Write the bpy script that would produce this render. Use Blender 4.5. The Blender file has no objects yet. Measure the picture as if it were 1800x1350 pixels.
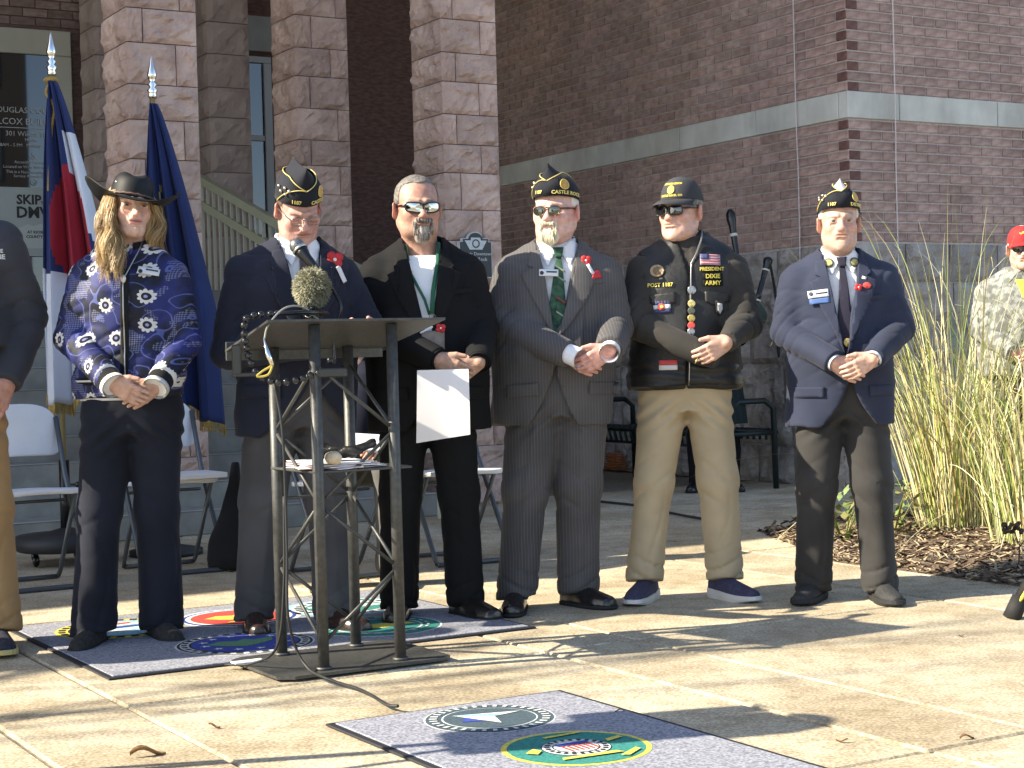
import bpy, bmesh, math, random
import numpy as np
from math import radians as RAD, sin, cos, pi
from mathutils import Vector, Matrix

SC = bpy.context.scene
COL = SC.collection
# ------------------------------------------------------------------ camera
TH = RAD(30.5)          # the pavement joints, the walls and the lectern all share these two axes
EYE = 1.035
def _camera():
    pitch, roll = RAD(-.9), RAD(-1.55)
    fw = Vector((0, cos(pitch), sin(pitch))); u0 = Vector((0, -sin(pitch), cos(pitch))); r0 = Vector((1, 0, 0))
    rt = r0*cos(roll) + u0*sin(roll); up = -r0*sin(roll) + u0*cos(roll)
    m = Matrix((rt, up, -fw)).transposed().to_4x4(); m.translation = (0, 0, EYE)
    cd = bpy.data.cameras.new('camera'); cd.sensor_width = 36; cd.lens = 60; cd.clip_start = .05; cd.clip_end = 3000
    co = bpy.data.objects.new('camera', cd); co.matrix_world = m; COL.objects.link(co); SC.camera = co
_camera()
# ------------------------------------------------------------------ sky, sun, exposure
SUN_AZ, SUN_EL = RAD(15), RAD(34)     # azimuth the light travels towards, and height
wd = bpy.data.worlds.new('World'); SC.world = wd; wd.use_nodes = True
_n = wd.node_tree; _bg = _n.nodes['Background']
_sky = _n.nodes.new('ShaderNodeTexSky'); _sky.sky_type = 'NISHITA'; _sky.sun_disc = False
_sky.sun_elevation = SUN_EL; _sky.sun_rotation = RAD(-105); _sky.altitude = 1800; _sky.dust_density = 2.5; _sky.air_density = .8; _sky.ozone_density = .3
_n.links.new(_sky.outputs[0], _bg.inputs[0]); _bg.inputs[1].default_value = .135
_sd = bpy.data.lights.new('sun', 'SUN'); _sd.energy = 4.7; _sd.angle = RAD(.5); _sd.color = (1, .925, .79)
_so = bpy.data.objects.new('sun', _sd); COL.objects.link(_so); _so.location = (-20, -6, 16)
_so.rotation_euler = Vector((cos(SUN_AZ)*cos(SUN_EL), sin(SUN_AZ)*cos(SUN_EL), -sin(SUN_EL))).to_track_quat('-Z', 'Y').to_euler()
SC.view_settings.view_transform = 'Standard'; SC.view_settings.look = 'None'
SC.view_settings.exposure = 1.5; SC.view_settings.gamma = 1
SC.view_settings.use_white_balance = True; SC.view_settings.white_balance_temperature = 6900; SC.view_settings.white_balance_tint = 8
SC.cycles.max_bounces = 6

rng = random.Random(7)
def UWP(u, w, z=0):
    return Vector((u*cos(TH) - w*sin(TH), u*sin(TH) + w*cos(TH), z))

# ------------------------------------------------------------------ objects
def tag(o, label=None, cat=None, group=None, kind=None):
    if label: o['label'] = label
    if cat: o['category'] = cat
    if group: o['group'] = group
    if kind: o['kind'] = kind
    return o
def empty(name, loc=(0, 0, 0), rz=0):
    o = bpy.data.objects.new(name, None); COL.objects.link(o)
    o.location = loc; o.rotation_euler = (0, 0, rz); o.empty_display_size = .1
    return o
def link(name, me, parent=None, loc=None, rot=None, scale=None):
    o = bpy.data.objects.new(name, me); COL.objects.link(o)
    if parent: o.parent = parent
    if loc is not None: o.location = loc
    if rot is not None: o.rotation_euler = rot
    if scale is not None: o.scale = scale
    return o
def copy_tree(o, parent=None):
    c = o.copy(); COL.objects.link(c); c.parent = parent
    for ch in list(o.children): copy_tree(ch, c)
    return c

class MB:
    """collects boxes, tubes, lathes; build() links them as one mesh object"""
    def __init__(s): s.v, s.f, s.mi, s.sm = [], [], [], []
    def add(s, v, f, m=0, smooth=False):
        b = len(s.v); s.v += [tuple(p) for p in v]
        s.f += [tuple(i+b for i in q) for q in f]; s.mi += [m]*len(f); s.sm += [smooth]*len(f)
        return s
    def box(s, x0, x1, y0, y1, z0, z1, m=0, bev=0, mat=None):
        if bev <= 0:
            v = [(x, y, z) for z in (z0, z1) for y in (y0, y1) for x in (x0, x1)]
            f = [(0, 2, 3, 1), (4, 5, 7, 6), (0, 1, 5, 4), (2, 6, 7, 3), (0, 4, 6, 2), (1, 3, 7, 5)]
        else:
            c = ((x0+x1)/2, (y0+y1)/2, (z0+z1)/2); h = (abs(x1-x0)/2, abs(y1-y0)/2, abs(z1-z0)/2)
            v, f = bevbox(h, bev); v = [(p[0]+c[0], p[1]+c[1], p[2]+c[2]) for p in v]
        if mat is not None: v = [tuple(mat @ Vector(p)) for p in v]
        return s.add(v, f, m)
    def tube(s, pts, r, n=8, m=0, cap=True, smooth=True):
        v, f = tube(pts, r, n, cap); return s.add(v, f, m, smooth)
    def lathe(s, prof, n=24, m=0, axis=None, smooth=True, mat=None):
        v, f = lathe(prof, n)
        if mat is not None: v = [tuple(mat @ Vector(p)) for p in v]
        return s.add(v, f, m, smooth)
    def ball(s, c, r, n=12, m=0, sq=(1, 1, 1)):
        prof = [(r*sin(pi*i/n), -r*cos(pi*i/n)) for i in range(n+1)]
        v, f = lathe(prof, n*2)
        return s.add([(p[0]*sq[0]+c[0], p[1]*sq[1]+c[1], p[2]*sq[2]+c[2]) for p in v], f, m, True)
    def mesh(s, name, mats):
        me = bpy.data.meshes.new(name); me.from_pydata(s.v, [], s.f)
        for m in (mats if isinstance(mats, (list, tuple)) else [mats]): me.materials.append(m)
        me.polygons.foreach_set('material_index', s.mi); me.polygons.foreach_set('use_smooth', s.sm)
        me.update(); return me
    def build(s, name, mats, parent=None, **k):
        return link(name, s.mesh(name, mats), parent, **k)

def bevbox(h, b):
    hx, hy, hz = h; b = min(b, hx*.9, hy*.9, hz*.9); v = []; idx = {}
    for sx in (-1, 1):
        for sy in (-1, 1):
            for sz in (-1, 1):
                for a in range(3):
                    p = [sx*(hx-b), sy*(hy-b), sz*(hz-b)]; p[a] = (sx, sy, sz)[a]*h[a]
                    idx[sx, sy, sz, a] = len(v); v.append(tuple(p))
    f = []; g = lambda s, a: idx[s[0], s[1], s[2], a]
    for a in range(3):
        o = [i for i in range(3) if i != a]
        for sa in (-1, 1):
            q = []
            for s1, s2 in ((-1, -1), (1, -1), (1, 1), (-1, 1)):
                s = [0, 0, 0]; s[a] = sa; s[o[0]] = s1; s[o[1]] = s2; q.append(g(s, a))
            f.append(tuple(q))
        for s1 in (-1, 1):
            for s2 in (-1, 1):
                q = []
                for sa, fa in ((-1, o[0]), (1, o[0]), (1, o[1]), (-1, o[1])):
                    s = [0, 0, 0]; s[a] = sa; s[o[0]] = s1; s[o[1]] = s2; q.append(g(s, fa))
                f.append(tuple(q))
    for sx in (-1, 1):
        for sy in (-1, 1):
            for sz in (-1, 1): f.append(tuple(g((sx, sy, sz), a) for a in range(3)))
    # consistent outward winding
    out = []
    for q in f:
        P = [Vector(v[i]) for i in q]; n = (P[1]-P[0]).cross(P[2]-P[0]); c = sum(P, Vector())/len(P)
        out.append(q if n.dot(c) > 0 else tuple(reversed(q)))
    return v, out
def tube(pts, r, n=8, cap=True):
    P = [Vector(p) for p in pts]; v, f = [], []
    if not hasattr(r, '__len__'): r = [r]*len(P)
    up = None
    for i, p in enumerate(P):
        t = (P[min(i+1, len(P)-1)] - P[max(i-1, 0)]).normalized()
        if up is None: up = t.orthogonal().normalized()
        up = (up - t*up.dot(t)).normalized(); sd = t.cross(up)
        for k in range(n):
            a = 2*pi*k/n; v.append(tuple(p + (up*cos(a) + sd*sin(a))*r[i]))
    for i in range(len(P)-1):
        for k in range(n):
            a, b = i*n+k, i*n+(k+1) % n; f.append((a, b, b+n, a+n))
    if cap: f.append(tuple(reversed(range(n)))); f.append(tuple(range(len(v)-n, len(v))))
    return v, f
def lathe(prof, n=24):
    v, f = [], []
    for r, z in prof:
        for k in range(n): v.append((r*cos(2*pi*k/n), r*sin(2*pi*k/n), z))
    for i in range(len(prof)-1):
        for k in range(n):
            a, b = i*n+k, i*n+(k+1) % n; f.append((a, b, b+n, a+n))
    return v, f
def spline(pts, n=8):
    P = [np.array(p, float) for p in pts]; P = [2*P[0]-P[1]] + P + [2*P[-1]-P[-2]]; out = []
    for i in range(1, len(P)-2):
        for k in range(n):
            t = k/n; a, b, c, d = P[i-1:i+3]
            out.append(tuple(.5*((2*b) + (-a+c)*t + (2*a-5*b+4*c-d)*t*t + (-a+3*b-3*c+d)*t**3)))
    out.append(tuple(P[-2])); return out

def text_mesh(txt, size, mat, depth=.001, align='CENTER', bold=0):
    cu = bpy.data.curves.new('lettering', 'FONT'); cu.body = txt; cu.size = size; cu.extrude = depth
    cu.align_x = align; cu.align_y = 'CENTER'; cu.resolution_u = 2; cu.offset = bold
    o = bpy.data.objects.new('lettering', cu); COL.objects.link(o)
    bpy.context.view_layer.update()
    me = bpy.data.meshes.new_from_object(o.evaluated_get(bpy.context.evaluated_depsgraph_get()))
    bpy.data.objects.remove(o); me.materials.clear(); me.materials.append(mat); me.name = 'lettering'
    return me      # lies in XY, facing +Z

# ------------------------------------------------------------------ materials
MATS = {}
def hexc(h):
    c = [int(h[i:i+2], 16)/255 for i in (0, 2, 4)]
    return tuple(x/12.92 if x <= .04045 else ((x+.055)/1.055)**2.4 for x in c)
def mat(name, c1, c2=None, scale=8, rough=.7, bump=0, bscale=40, metal=0, spec=.5, rnd=0, detail=4, coord='Object', sheen=0, stretch=None, ramp=(.35, .65), attr=None, coat=0, trans=0, bdist=.01, wear=0):
    if name in MATS: return MATS[name]
    m = bpy.data.materials.new(name); m.use_nodes = True; nt = m.node_tree; N = nt.nodes; L = nt.links
    b = N['Principled BSDF']; b.inputs['Roughness'].default_value = rough; b.inputs['Metallic'].default_value = metal
    b.inputs['Specular IOR Level'].default_value = spec
    if sheen: b.inputs['Sheen Weight'].default_value = sheen; b.inputs['Sheen Roughness'].default_value = .5
    if coat: b.inputs['Coat Weight'].default_value = coat
    if trans: b.inputs['Transmission Weight'].default_value = trans
    tc = N.new('ShaderNodeTexCoord'); vec = tc.outputs[coord]
    if stretch:
        mp = N.new('ShaderNodeMapping'); mp.inputs['Scale'].default_value = stretch; L.new(vec, mp.inputs[0]); vec = mp.outputs[0]
    col = None
    if c2 is not None:
        nz = N.new('ShaderNodeTexNoise'); nz.inputs['Scale'].default_value = scale; nz.inputs['Detail'].default_value = detail; L.new(vec, nz.inputs[0])
        rp = N.new('ShaderNodeValToRGB'); rp.color_ramp.elements[0].position = ramp[0]; rp.color_ramp.elements[1].position = ramp[1]
        rp.color_ramp.elements[0].color = (*c1, 1); rp.color_ramp.elements[1].color = (*c2, 1); L.new(nz.outputs[0], rp.inputs[0]); col = rp.outputs[0]
    if attr:
        at = N.new('ShaderNodeAttribute'); at.attribute_name = attr
        if col is None: col = at.outputs['Color']
        else:
            mx = N.new('ShaderNodeMixRGB'); mx.blend_type = 'MULTIPLY'; mx.inputs[0].default_value = 1
            L.new(col, mx.inputs[1]); L.new(at.outputs['Color'], mx.inputs[2]); col = mx.outputs[0]
    if wear and col is not None:
        ge = N.new('ShaderNodeNewGeometry'); mpw = N.new('ShaderNodeMapping'); mpw.inputs['Scale'].default_value = (1, 1, .35); L.new(ge.outputs['Position'], mpw.inputs[0])
        nw_ = N.new('ShaderNodeTexNoise'); nw_.inputs['Scale'].default_value = 2.3; nw_.inputs['Detail'].default_value = 7; nw_.inputs['Roughness'].default_value = .62; L.new(mpw.outputs[0], nw_.inputs[0])
        rw_ = N.new('ShaderNodeValToRGB'); rw_.color_ramp.elements[0].position = .34; rw_.color_ramp.elements[1].position = .64; a_ = 1-wear; rw_.color_ramp.elements[0].color = (a_, a_*.97, a_*.95, 1); rw_.color_ramp.elements[1].color = (1.08, 1.08, 1.08, 1); L.new(nw_.outputs[0], rw_.inputs[0])
        mw = N.new('ShaderNodeMixRGB'); mw.blend_type = 'MULTIPLY'; mw.inputs[0].default_value = 1; L.new(col, mw.inputs[1]); L.new(rw_.outputs[0], mw.inputs[2]); col = mw.outputs[0]
    if rnd:
        oi = N.new('ShaderNodeObjectInfo'); hs = N.new('ShaderNodeHueSaturation'); mr = N.new('ShaderNodeMapRange')
        mr.inputs['To Min'].default_value = 1-rnd; mr.inputs['To Max'].default_value = 1+rnd
        L.new(oi.outputs['Random'], mr.inputs[0]); L.new(mr.outputs[0], hs.inputs['Value'])
        if col is None: hs.inputs['Color'].default_value = (*c1, 1)
        else: L.new(col, hs.inputs['Color'])
        col = hs.outputs[0]
    if col is None: b.inputs['Base Color'].default_value = (*c1, 1)
    else: L.new(col, b.inputs['Base Color'])
    if bump:
        n2 = N.new('ShaderNodeTexNoise'); n2.inputs['Scale'].default_value = bscale; n2.inputs['Detail'].default_value = 5; L.new(vec, n2.inputs[0])
        bp = N.new('ShaderNodeBump'); bp.inputs['Strength'].default_value = bump; bp.inputs['Distance'].default_value = bdist
        L.new(n2.outputs[0], bp.inputs['Height']); L.new(bp.outputs[0], b.inputs['Normal'])
    MATS[name] = m; return m
# ================================================================== ground and pavement
def speckle_concrete(name, base, dark, light, stain):
    m = bpy.data.materials.new(name); m.use_nodes = True; N = m.node_tree.nodes; L = m.node_tree.links; b = N['Principled BSDF']
    tc = N.new('ShaderNodeTexCoord'); ge = N.new('ShaderNodeNewGeometry'); vec = ge.outputs['Position']
    n1 = N.new('ShaderNodeTexNoise'); n1.inputs['Scale'].default_value = 95; n1.inputs['Detail'].default_value = 3; L.new(vec, n1.inputs[0])
    r1 = N.new('ShaderNodeValToRGB'); e = r1.color_ramp.elements; e[0].position = .36; e[0].color = (*dark, 1); e[1].position = .66; e[1].color = (*light, 1)
    k = e.new(.5); k.color = (*base, 1); L.new(n1.outputs[0], r1.inputs[0])
    n2 = N.new('ShaderNodeTexNoise'); n2.inputs['Scale'].default_value = 1.6; n2.inputs['Detail'].default_value = 6; L.new(vec, n2.inputs[0])
    r2 = N.new('ShaderNodeValToRGB'); r2.color_ramp.elements[0].position = .35; r2.color_ramp.elements[0].color = (*stain, 1); r2.color_ramp.elements[1].position = .6; r2.color_ramp.elements[1].color = (1, 1, 1, 1)
    L.new(n2.outputs[0], r2.inputs[0])
    mx = N.new('ShaderNodeMixRGB'); mx.blend_type = 'MULTIPLY'; mx.inputs[0].default_value = 1; L.new(r1.outputs[0], mx.inputs[1]); L.new(r2.outputs[0], mx.inputs[2])
    vo = N.new('ShaderNodeTexVoronoi'); vo.inputs['Scale'].default_value = 3.2; L.new(vec, vo.inputs[0])
    r3 = N.new('ShaderNodeValToRGB'); r3.color_ramp.elements[0].position = .045; r3.color_ramp.elements[0].color = (.62, .60, .57, 1); r3.color_ramp.elements[1].position = .085; r3.color_ramp.elements[1].color = (1, 1, 1, 1); L.new(vo.outputs['Distance'], r3.inputs[0])
    n5 = N.new('ShaderNodeTexNoise'); n5.inputs['Scale'].default_value = 9; n5.inputs['Detail'].default_value = 8; n5.inputs['Roughness'].default_value = .7; L.new(vec, n5.inputs[0])
    r5 = N.new('ShaderNodeValToRGB'); r5.color_ramp.elements[0].position = .36; r5.color_ramp.elements[0].color = (.72, .69, .65, 1); r5.color_ramp.elements[1].position = .55; r5.color_ramp.elements[1].color = (1, 1, 1, 1); L.new(n5.outputs[0], r5.inputs[0])
    for rr_ in (r3, r5):
        mq = N.new('ShaderNodeMixRGB'); mq.blend_type = 'MULTIPLY'; mq.inputs[0].default_value = 1; L.new(mx.outputs[0], mq.inputs[1]); L.new(rr_.outputs[0], mq.inputs[2]); mx = mq
    oi = N.new('ShaderNodeObjectInfo'); hs = N.new('ShaderNodeHueSaturation'); mr = N.new('ShaderNodeMapRange'); mr.inputs['To Min'].default_value = .93; mr.inputs['To Max'].default_value = 1.05
    L.new(oi.outputs['Random'], mr.inputs[0]); L.new(mr.outputs[0], hs.inputs['Value']); L.new(mx.outputs[0], hs.inputs['Color'])
    L.new(hs.outputs[0], b.inputs['Base Color']); b.inputs['Roughness'].default_value = .85
    n3 = N.new('ShaderNodeTexNoise'); n3.inputs['Scale'].default_value = 120; L.new(vec, n3.inputs[0])
    bp = N.new('ShaderNodeBump'); bp.inputs['Strength'].default_value = .22; bp.inputs['Distance'].default_value = .004; L.new(n3.outputs[0], bp.inputs['Height']); L.new(bp.outputs[0], b.inputs['Normal'])
    return m
M_slab = speckle_concrete('slab_concrete', (.50, .43, .305), (.34, .285, .20), (.66, .58, .44), (.70, .66, .60))
M_gnd = mat('ground_far', (.20, .19, .17), (.28, .26, .23), scale=.8, rough=.95)
M_joint = mat('joint_sand', (.16, .135, .095), (.26, .22, .16), scale=30, rough=.95)
g = MB().add([(-260, -200, -.05), (260, -200, -.05), (260, 320, -.05), (-260, 320, -.05)], [(0, 1, 2, 3)]).build('ground', M_gnd); tag(g, kind='structure')
pav = empty('pavement', (0, 0, 0), TH); tag(pav, kind='structure')
MB().box(-9, 14, -1, 15, -.04, -.009).build('joint_bed', M_joint, pav)
US = [-6.6, -6.2, -4.7, -4.3, -2.75, -2.35, -.8, -.4, 1.2, 1.6, 3.1, 3.5, 5.0, 5.5, 7.0, 7.4, 8.9]
WS = [-.54, 1.34, 3.22, 5.1, 6.98, 8.86, 10.74]
for i in range(len(US)-1):
    for j in range(len(WS)-1):
        u0, u1, w0, w1 = US[i], US[i+1], WS[j], WS[j+1]
        hx, hy = (u1-u0)/2-.006, (w1-w0)/2-.006
        b = MB(); v, f = bevbox((hx, hy, .03), .007); b.add(v, f)
        b.build('slab', M_slab, pav, loc=((u0+u1)/2, (w0+w1)/2, -.03 + rng.uniform(-.0015, .001)))
# ---- planting bed with mulch
M_mulch = mat('mulch', (.07, .048, .032), (.19, .135, .09), scale=60, rough=.95, bump=.8, bscale=70)
bed = MB(); nu, nw = 50, 30
def bedz(u, w): return .030 + .014*sin(u*5)*sin(w*4+1) + .010*sin(u*13+w*9)
def bedu(w): return 5.53 + max(0, w-6.35)*.46
vv = [(bedu(5.13 + 2.6*j/nw) + 8*i/nu, 5.13 + 2.6*j/nw, bedz(5.52+8*i/nu, 5.12+2.62*j/nw) if 0 < j < nw and 0 < i < nu else .0) for i in range(nu+1) for j in range(nw+1)]
bed.add(vv, [(i*(nw+1)+j, (i+1)*(nw+1)+j, (i+1)*(nw+1)+j+1, i*(nw+1)+j+1) for i in range(nu) for j in range(nw)], 0, True)
tag(bed.build('planting_bed', M_mulch, None, rot=(0, 0, TH)), kind='structure')
chips = MB(); r = random.Random(3)
for k in range(6500):
    w = 5.14 + 2.57*r.random(); u = bedu(w) + 3.4*r.random()**1.2; z = bedz(u, w)*min(1, (u-bedu(w))/.16, (w-5.12)/.09) + r.uniform(0, .018)
    a = r.uniform(0, pi); t = r.uniform(-.5, .5); L = r.uniform(.008, .042); b_ = r.uniform(.004, .011); h = .003
    mt = Matrix.Translation((u, w, z)) @ Matrix.Rotation(a, 4, 'Z') @ Matrix.Rotation(t, 4, 'Y')
    v = [(-L, -b_, -h), (L, -b_*.6, -h), (L, b_*.7, h), (-L, b_, h), (0, 0, h*2.5)]
    chips.add([tuple(mt @ Vector(p)) for p in v], [(0, 1, 4), (1, 2, 4), (2, 3, 4), (3, 0, 4)], r.choice((0, 1, 1, 2)))
tag(chips.build('wood_chips', [mat('chip_brown', (.15, .105, .07), rough=.9), mat('chip_tan', (.36, .28, .18), rough=.9), mat('chip_dark', (.055, .032, .02), rough=.9)], None, rot=(0, 0, TH)),
    'shredded bark and wood chips covering the planting bed', 'mulch', kind='stuff')

# ================================================================== brick building (corner block)
M_brick = mat('brick', (.31, .192, .158), (.47, .335, .285), wear=.2, scale=13, rough=.9, bump=.35, bscale=60, rnd=.17, stretch=(1, 1, 2.2))
M_bricks = mat('brick_mass', (.32, .205, .17), (.46, .335, .285), wear=.2, scale=13, rough=.9, bump=.35, bscale=60, attr='tone', stretch=(1, 1, 2.2))
M_brickd = mat('brick_dark', (.12, .05, .04), (.17, .085, .07), scale=20, rough=.88, bump=.3, rnd=.15)
M_mortar = mat('mortar', (.42, .36, .33), (.52, .46, .42), scale=40, rough=.95, bump=.3, bscale=90)
M_band = mat('band_limestone', (.55, .54, .48), (.63, .62, .55), wear=.22, scale=6, rough=.85, bump=.15, bscale=90, rnd=.05)
M_stone = mat('grey_rock_stone', wear=.3, c1=(.30, .265, .235), c2=(.50, .45, .40), scale=5, rough=.92, bump=.9, bscale=12, rnd=.14, bdist=.05)
KU, KW = 8.496, 9.491
bld = empty('brick_building', UWP(KU, KW), TH)
tag(bld, 'reddish brown brick building corner with pale stone band and grey rock base', 'building')
def rockblock(seed, L, D, H, faces='F', nx=7, nz=5, amp=.022, edge=.5):
    """a stone with a rough quarry face on -y (F) and, for corners, on -x (L); edges stay on the joint plane"""
    r = np.random.RandomState(seed); ph = r.rand(12)*6.3; fr = r.uniform(.8, 2.6, 12)
    def nz_(a, b):
        s = .42 + .22*sin(a*fr[0]*3+ph[0])*cos(b*fr[1]*3+ph[1]) + .20*math.floor(2.2*sin(a*fr[2]*4+b*fr[3]*3+ph[2])) *.5 + .22*abs(sin(a*fr[4]*5-b*fr[5]*5+ph[3])) + r.uniform(-.16, .16)
        return s
    m = MB(); m.box(0, L, 0, D, 0, H)
    m.f = [q for k, q in enumerate(m.f) if not ((k == 2 and 'F' in faces) or (k == 4 and 'L' in faces))]; m.mi = m.mi[:len(m.f)]; m.sm = m.sm[:len(m.f)]
    def face(W_, fn):
        v = []
        for i in range(nx+1):
            for j in range(nz+1):
                a, b = i/nx, j/nz
                e = min(a*W_, (1-a)*W_, b*H, (1-b)*H)
                d = 0 if e < 1e-6 else amp*max(.15, nz_(a, b))*min(1, e/.03*edge + .35)
                ja, jb = (0, 0) if i in (0, nx) or j in (0, nz) else (r.uniform(-.3, .3)/nx, r.uniform(-.3, .3)/nz)
                v.append(fn((a+ja)*W_, (b+jb)*H, d))
        m.add(v, [(i*(nz+1)+j, (i+1)*(nz+1)+j, (i+1)*(nz+1)+j+1, i*(nz+1)+j+1) for i in range(nx) for j in range(nz)])
    if 'F' in faces: face(L, lambda a, b, d: (a, -d, b))
    if 'L' in faces: face(D, lambda a, b, d: (-d, D-a, b))
    return m
# core walls (mortar stands 7 mm behind the brick faces)
core = MB(); core.box(.008, 14, .008, 9.2, 0, 7.4); core.build('wall_core', M_mortar, bld)
BL, BH, J = .225, .0747, .011
brick_mesh = []
for k in range(5):
    b = MB(); q = random.Random(k)
    b.box(0, BL-J, 0, .09, 0, BH-J, bev=.003); b.v = [(x+q.uniform(-.0015, .0015), y, z+q.uniform(-.0012, .0012)) for x, y, z in b.v]
    brick_mesh.append(b.mesh('brick', M_brick))
half = MB(); half.box(0, BL/2-J, 0, .09, 0, BH-J, bev=.003); half_d = half.mesh('brick', M_brickd); half_n = half.mesh('brick', M_brick)
rows = [(1.818 + k*BH, k) for k in range(12)] + [(2.918 + k*BH, k+12) for k in range(26)]
cand = []
for z, k in rows:
    odd = k % 2
    # left face (u = 0 plane, runs along +w): mirrored brick; right face (w = 0 plane, runs along +u)
    w = 0.0
    if odd: cand.append(('L', w, z, BL/2, True)); w += BL/2
    else: cand.append(('L', w, z, BL, False)); w += BL
    while w < 9.0: cand.append(('L', w, z, BL, False)); w += BL
    u = 0.0
    if not odd: cand.append(('R', u, z, BL/2, True)); u += BL/2
    else: cand.append(('R', u, z, BL, False)); u += BL
    while u < 3.4: cand.append(('R', u, z, BL, False)); u += BL
rb = random.Random(11); near, far = [], []
for c in cand:
    s, t, z, L, d = c
    P = UWP(KU + (t if s == 'R' else 0), KW + (t if s == 'L' else 0), z)
    x = P.x/P.y*3000 + 900; y = 646 - (z-EYE)/P.y*3000
    vis = -60 < y and ((s == 'R' and x < 1840) or s == 'L') and x > 580
    (near if vis and (s == 'R' or t < 2.05) and z < 3.72 else far).append(c)
near.sort(key=lambda c: c[1] if c[0] == 'L' else -1)
if len(near) > 300: far += near[300:]; near = near[:300]
for s, t, z, L, d in near:
    me = (half_d if d else brick_mesh[rb.randrange(5)]) if (d or L == BL) else half_n
    if not d and L == BL and rb.random() < .05: me = brick_mesh[0]
    o = link('brick', me, bld)
    jt = rb.uniform(-.002, .002)
    if s == 'R': o.location = (t + (J if t == 0 else 0), jt - .0, z)
    else:
        o.rotation_euler = (0, 0, -pi/2); o.location = (jt, t+L-J/2, z)
fm = MB(); tones = []
for s, t, z, L, d in far:
    n0 = len(fm.f); jt = rb.uniform(-.002, .002)
    if s == 'R': fm.box(t, t+L-J, jt, .09, z, z+BH-J)
    else: fm.box(jt, .09, t, t+L-J, z, z+BH-J)
    q = rb.uniform(.82, 1.17) if not d else .5
    tones += [(q*rb.uniform(.97, 1.05), q, q*rb.uniform(.95, 1.03), 1)]*(len(fm.f)-n0)
o = fm.build('brick_courses', M_bricks, bld); o['kind'] = 'stuff'
at_ = o.data.color_attributes.new('tone', 'FLOAT_COLOR', 'CORNER')
cols = np.repeat(np.array(tones, np.float32), 4, axis=0); at_.data.foreach_set('color', cols.ravel())
# pale band stones
for a, b_ in ((0, .50), (.50, 1.52), (1.52, 2.53), (2.53, 3.5)):
    MB().box(a+.004 - (.012 if a == 0 else 0), b_-.004, -.012, .09, 2.718, 2.912, bev=.004).build('band_stone', M_band, bld)
for a, b_ in ((.09, 1.05), (1.05, 2.06), (2.06, 3.07), (3.07, 4.08), (4.08, 5.09), (5.09, 6.1), (6.1, 7.11), (7.11, 9.0)):
    MB().box(-.012, .085, a+.004, b_-.004, 2.718, 2.912, bev=.004).build('band_stone', M_band, bld)
# rock-faced base, five courses
rs = random.Random(5); zc = [0, .30, .62, .93, 1.25, 1.52, 1.811]
for c in range(6):
    z0, z1 = zc[c], zc[c+1]
    u = 0.0
    while u < 3.2:
        L = rs.uniform(.32, .72); L = min(L, 3.3-u)
        if L > .15:
            m = rockblock(rs.randrange(9999), L-.010, .12, z1-z0-.010, 'FL' if u == 0 else 'F', amp=.042, nx=8, nz=6)
            m.build('base_stone', M_stone, bld, loc=(u, -.004, z0))
        u += max(L, .2)
    w = .12
    while w < 6.2:
        L = rs.uniform(.32, .78)
        m = rockblock(rs.randrange(9999), L-.010, .12, z1-z0-.010, 'F', amp=.042, nx=8, nz=6)
        m.build('base_stone', M_stone, bld, loc=(-.004, w+L-.010, z0), rot=(0, 0, -pi/2)); w += L
# two thin white cords hang down the wall, one on each face
M_cord = mat('white_cord', (.62, .56, .53), rough=.8)
for nm, pts, lab in (('wall_cord', [(.43, -.03, 6.5), (.432, -.035, 3.0), (.43, -.03, 2.2), (.428, -.05, .02)], 'thin white cord hanging down the brick face right of the corner'),
                     ('wall_cord', [(-.03, .54, 6.5), (-.035, .535, 3.0), (-.03, .53, 2.2), (-.05, .53, .02)], 'thin white cord hanging down the brick face left of the corner')):
    q = empty(nm, UWP(KU + pts[-1][0], KW + pts[-1][1]), TH); b0 = pts[-1]
    s = spline([(p[0]-b0[0]+rng.uniform(-.003, .003), p[1]-b0[1], p[2]) for p in pts], 8)
    bpy.data.objects.remove(q)
    o = MB().tube(s, .0045, 6).build(nm, M_cord, None, loc=UWP(KU + b0[0], KW + b0[1]), rot=(0, 0, TH)); tag(o, lab, 'cord', 'cords hanging on the brick wall')

# ================================================================== portico: columns, roof, entrance wall, stairs
M_pink = mat('pink_rock_stone', (.42, .28, .23), (.64, .465, .385), wear=.22, scale=4.5, rough=.9, bump=.9, bscale=11, rnd=.15, bdist=.05, detail=8)
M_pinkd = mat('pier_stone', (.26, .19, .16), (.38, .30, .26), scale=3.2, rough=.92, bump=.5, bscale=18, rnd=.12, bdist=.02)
def stone_column(u, w, S, label, name='stone_column', zt=4.7, ch=.23, m=None, seed=1, amp=.042):
    root = empty(name, UWP(u, w), TH); tag(root, label, 'column')
    MB().box(.03, S-.0, .03, S, 0, 6.2).build('column_core', M_mortar, root)
    r = random.Random(seed); z = 0; k = 0
    while z < zt:
        h = ch*r.uniform(.86, 1.14); sp = S*(r.uniform(.2, .32) if k % 2 else r.uniform(.62, .8))
        a = rockblock(r.randrange(9999), sp-.006, S*.99, h-.006, 'FL', amp=amp, nx=9, nz=7); a.build('stone', m or M_pink, root, loc=(0, 0, z))
        b = rockblock(r.randrange(9999), S-sp-.006, S*.99, h-.006, 'F', amp=amp, nx=7, nz=7); b.build('stone', m or M_pink, root, loc=(sp, 0, z))
        z += h; k += 1
    return root
stone_column(3.375, 10.32, .46, 'pink rough stone column behind the woman in the black hat', seed=2)
stone_column(5.395, 12.37, .46, 'pink rough stone column directly behind the speaker at the lectern', seed=3)
stone_column(5.666, 10.47, .45, 'pink rough stone column carrying the dark plaque', seed=4)
M_trim = mat('door_trim', (.36, .34, .27), (.40, .38, .31), scale=4, rough=.6)
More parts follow.
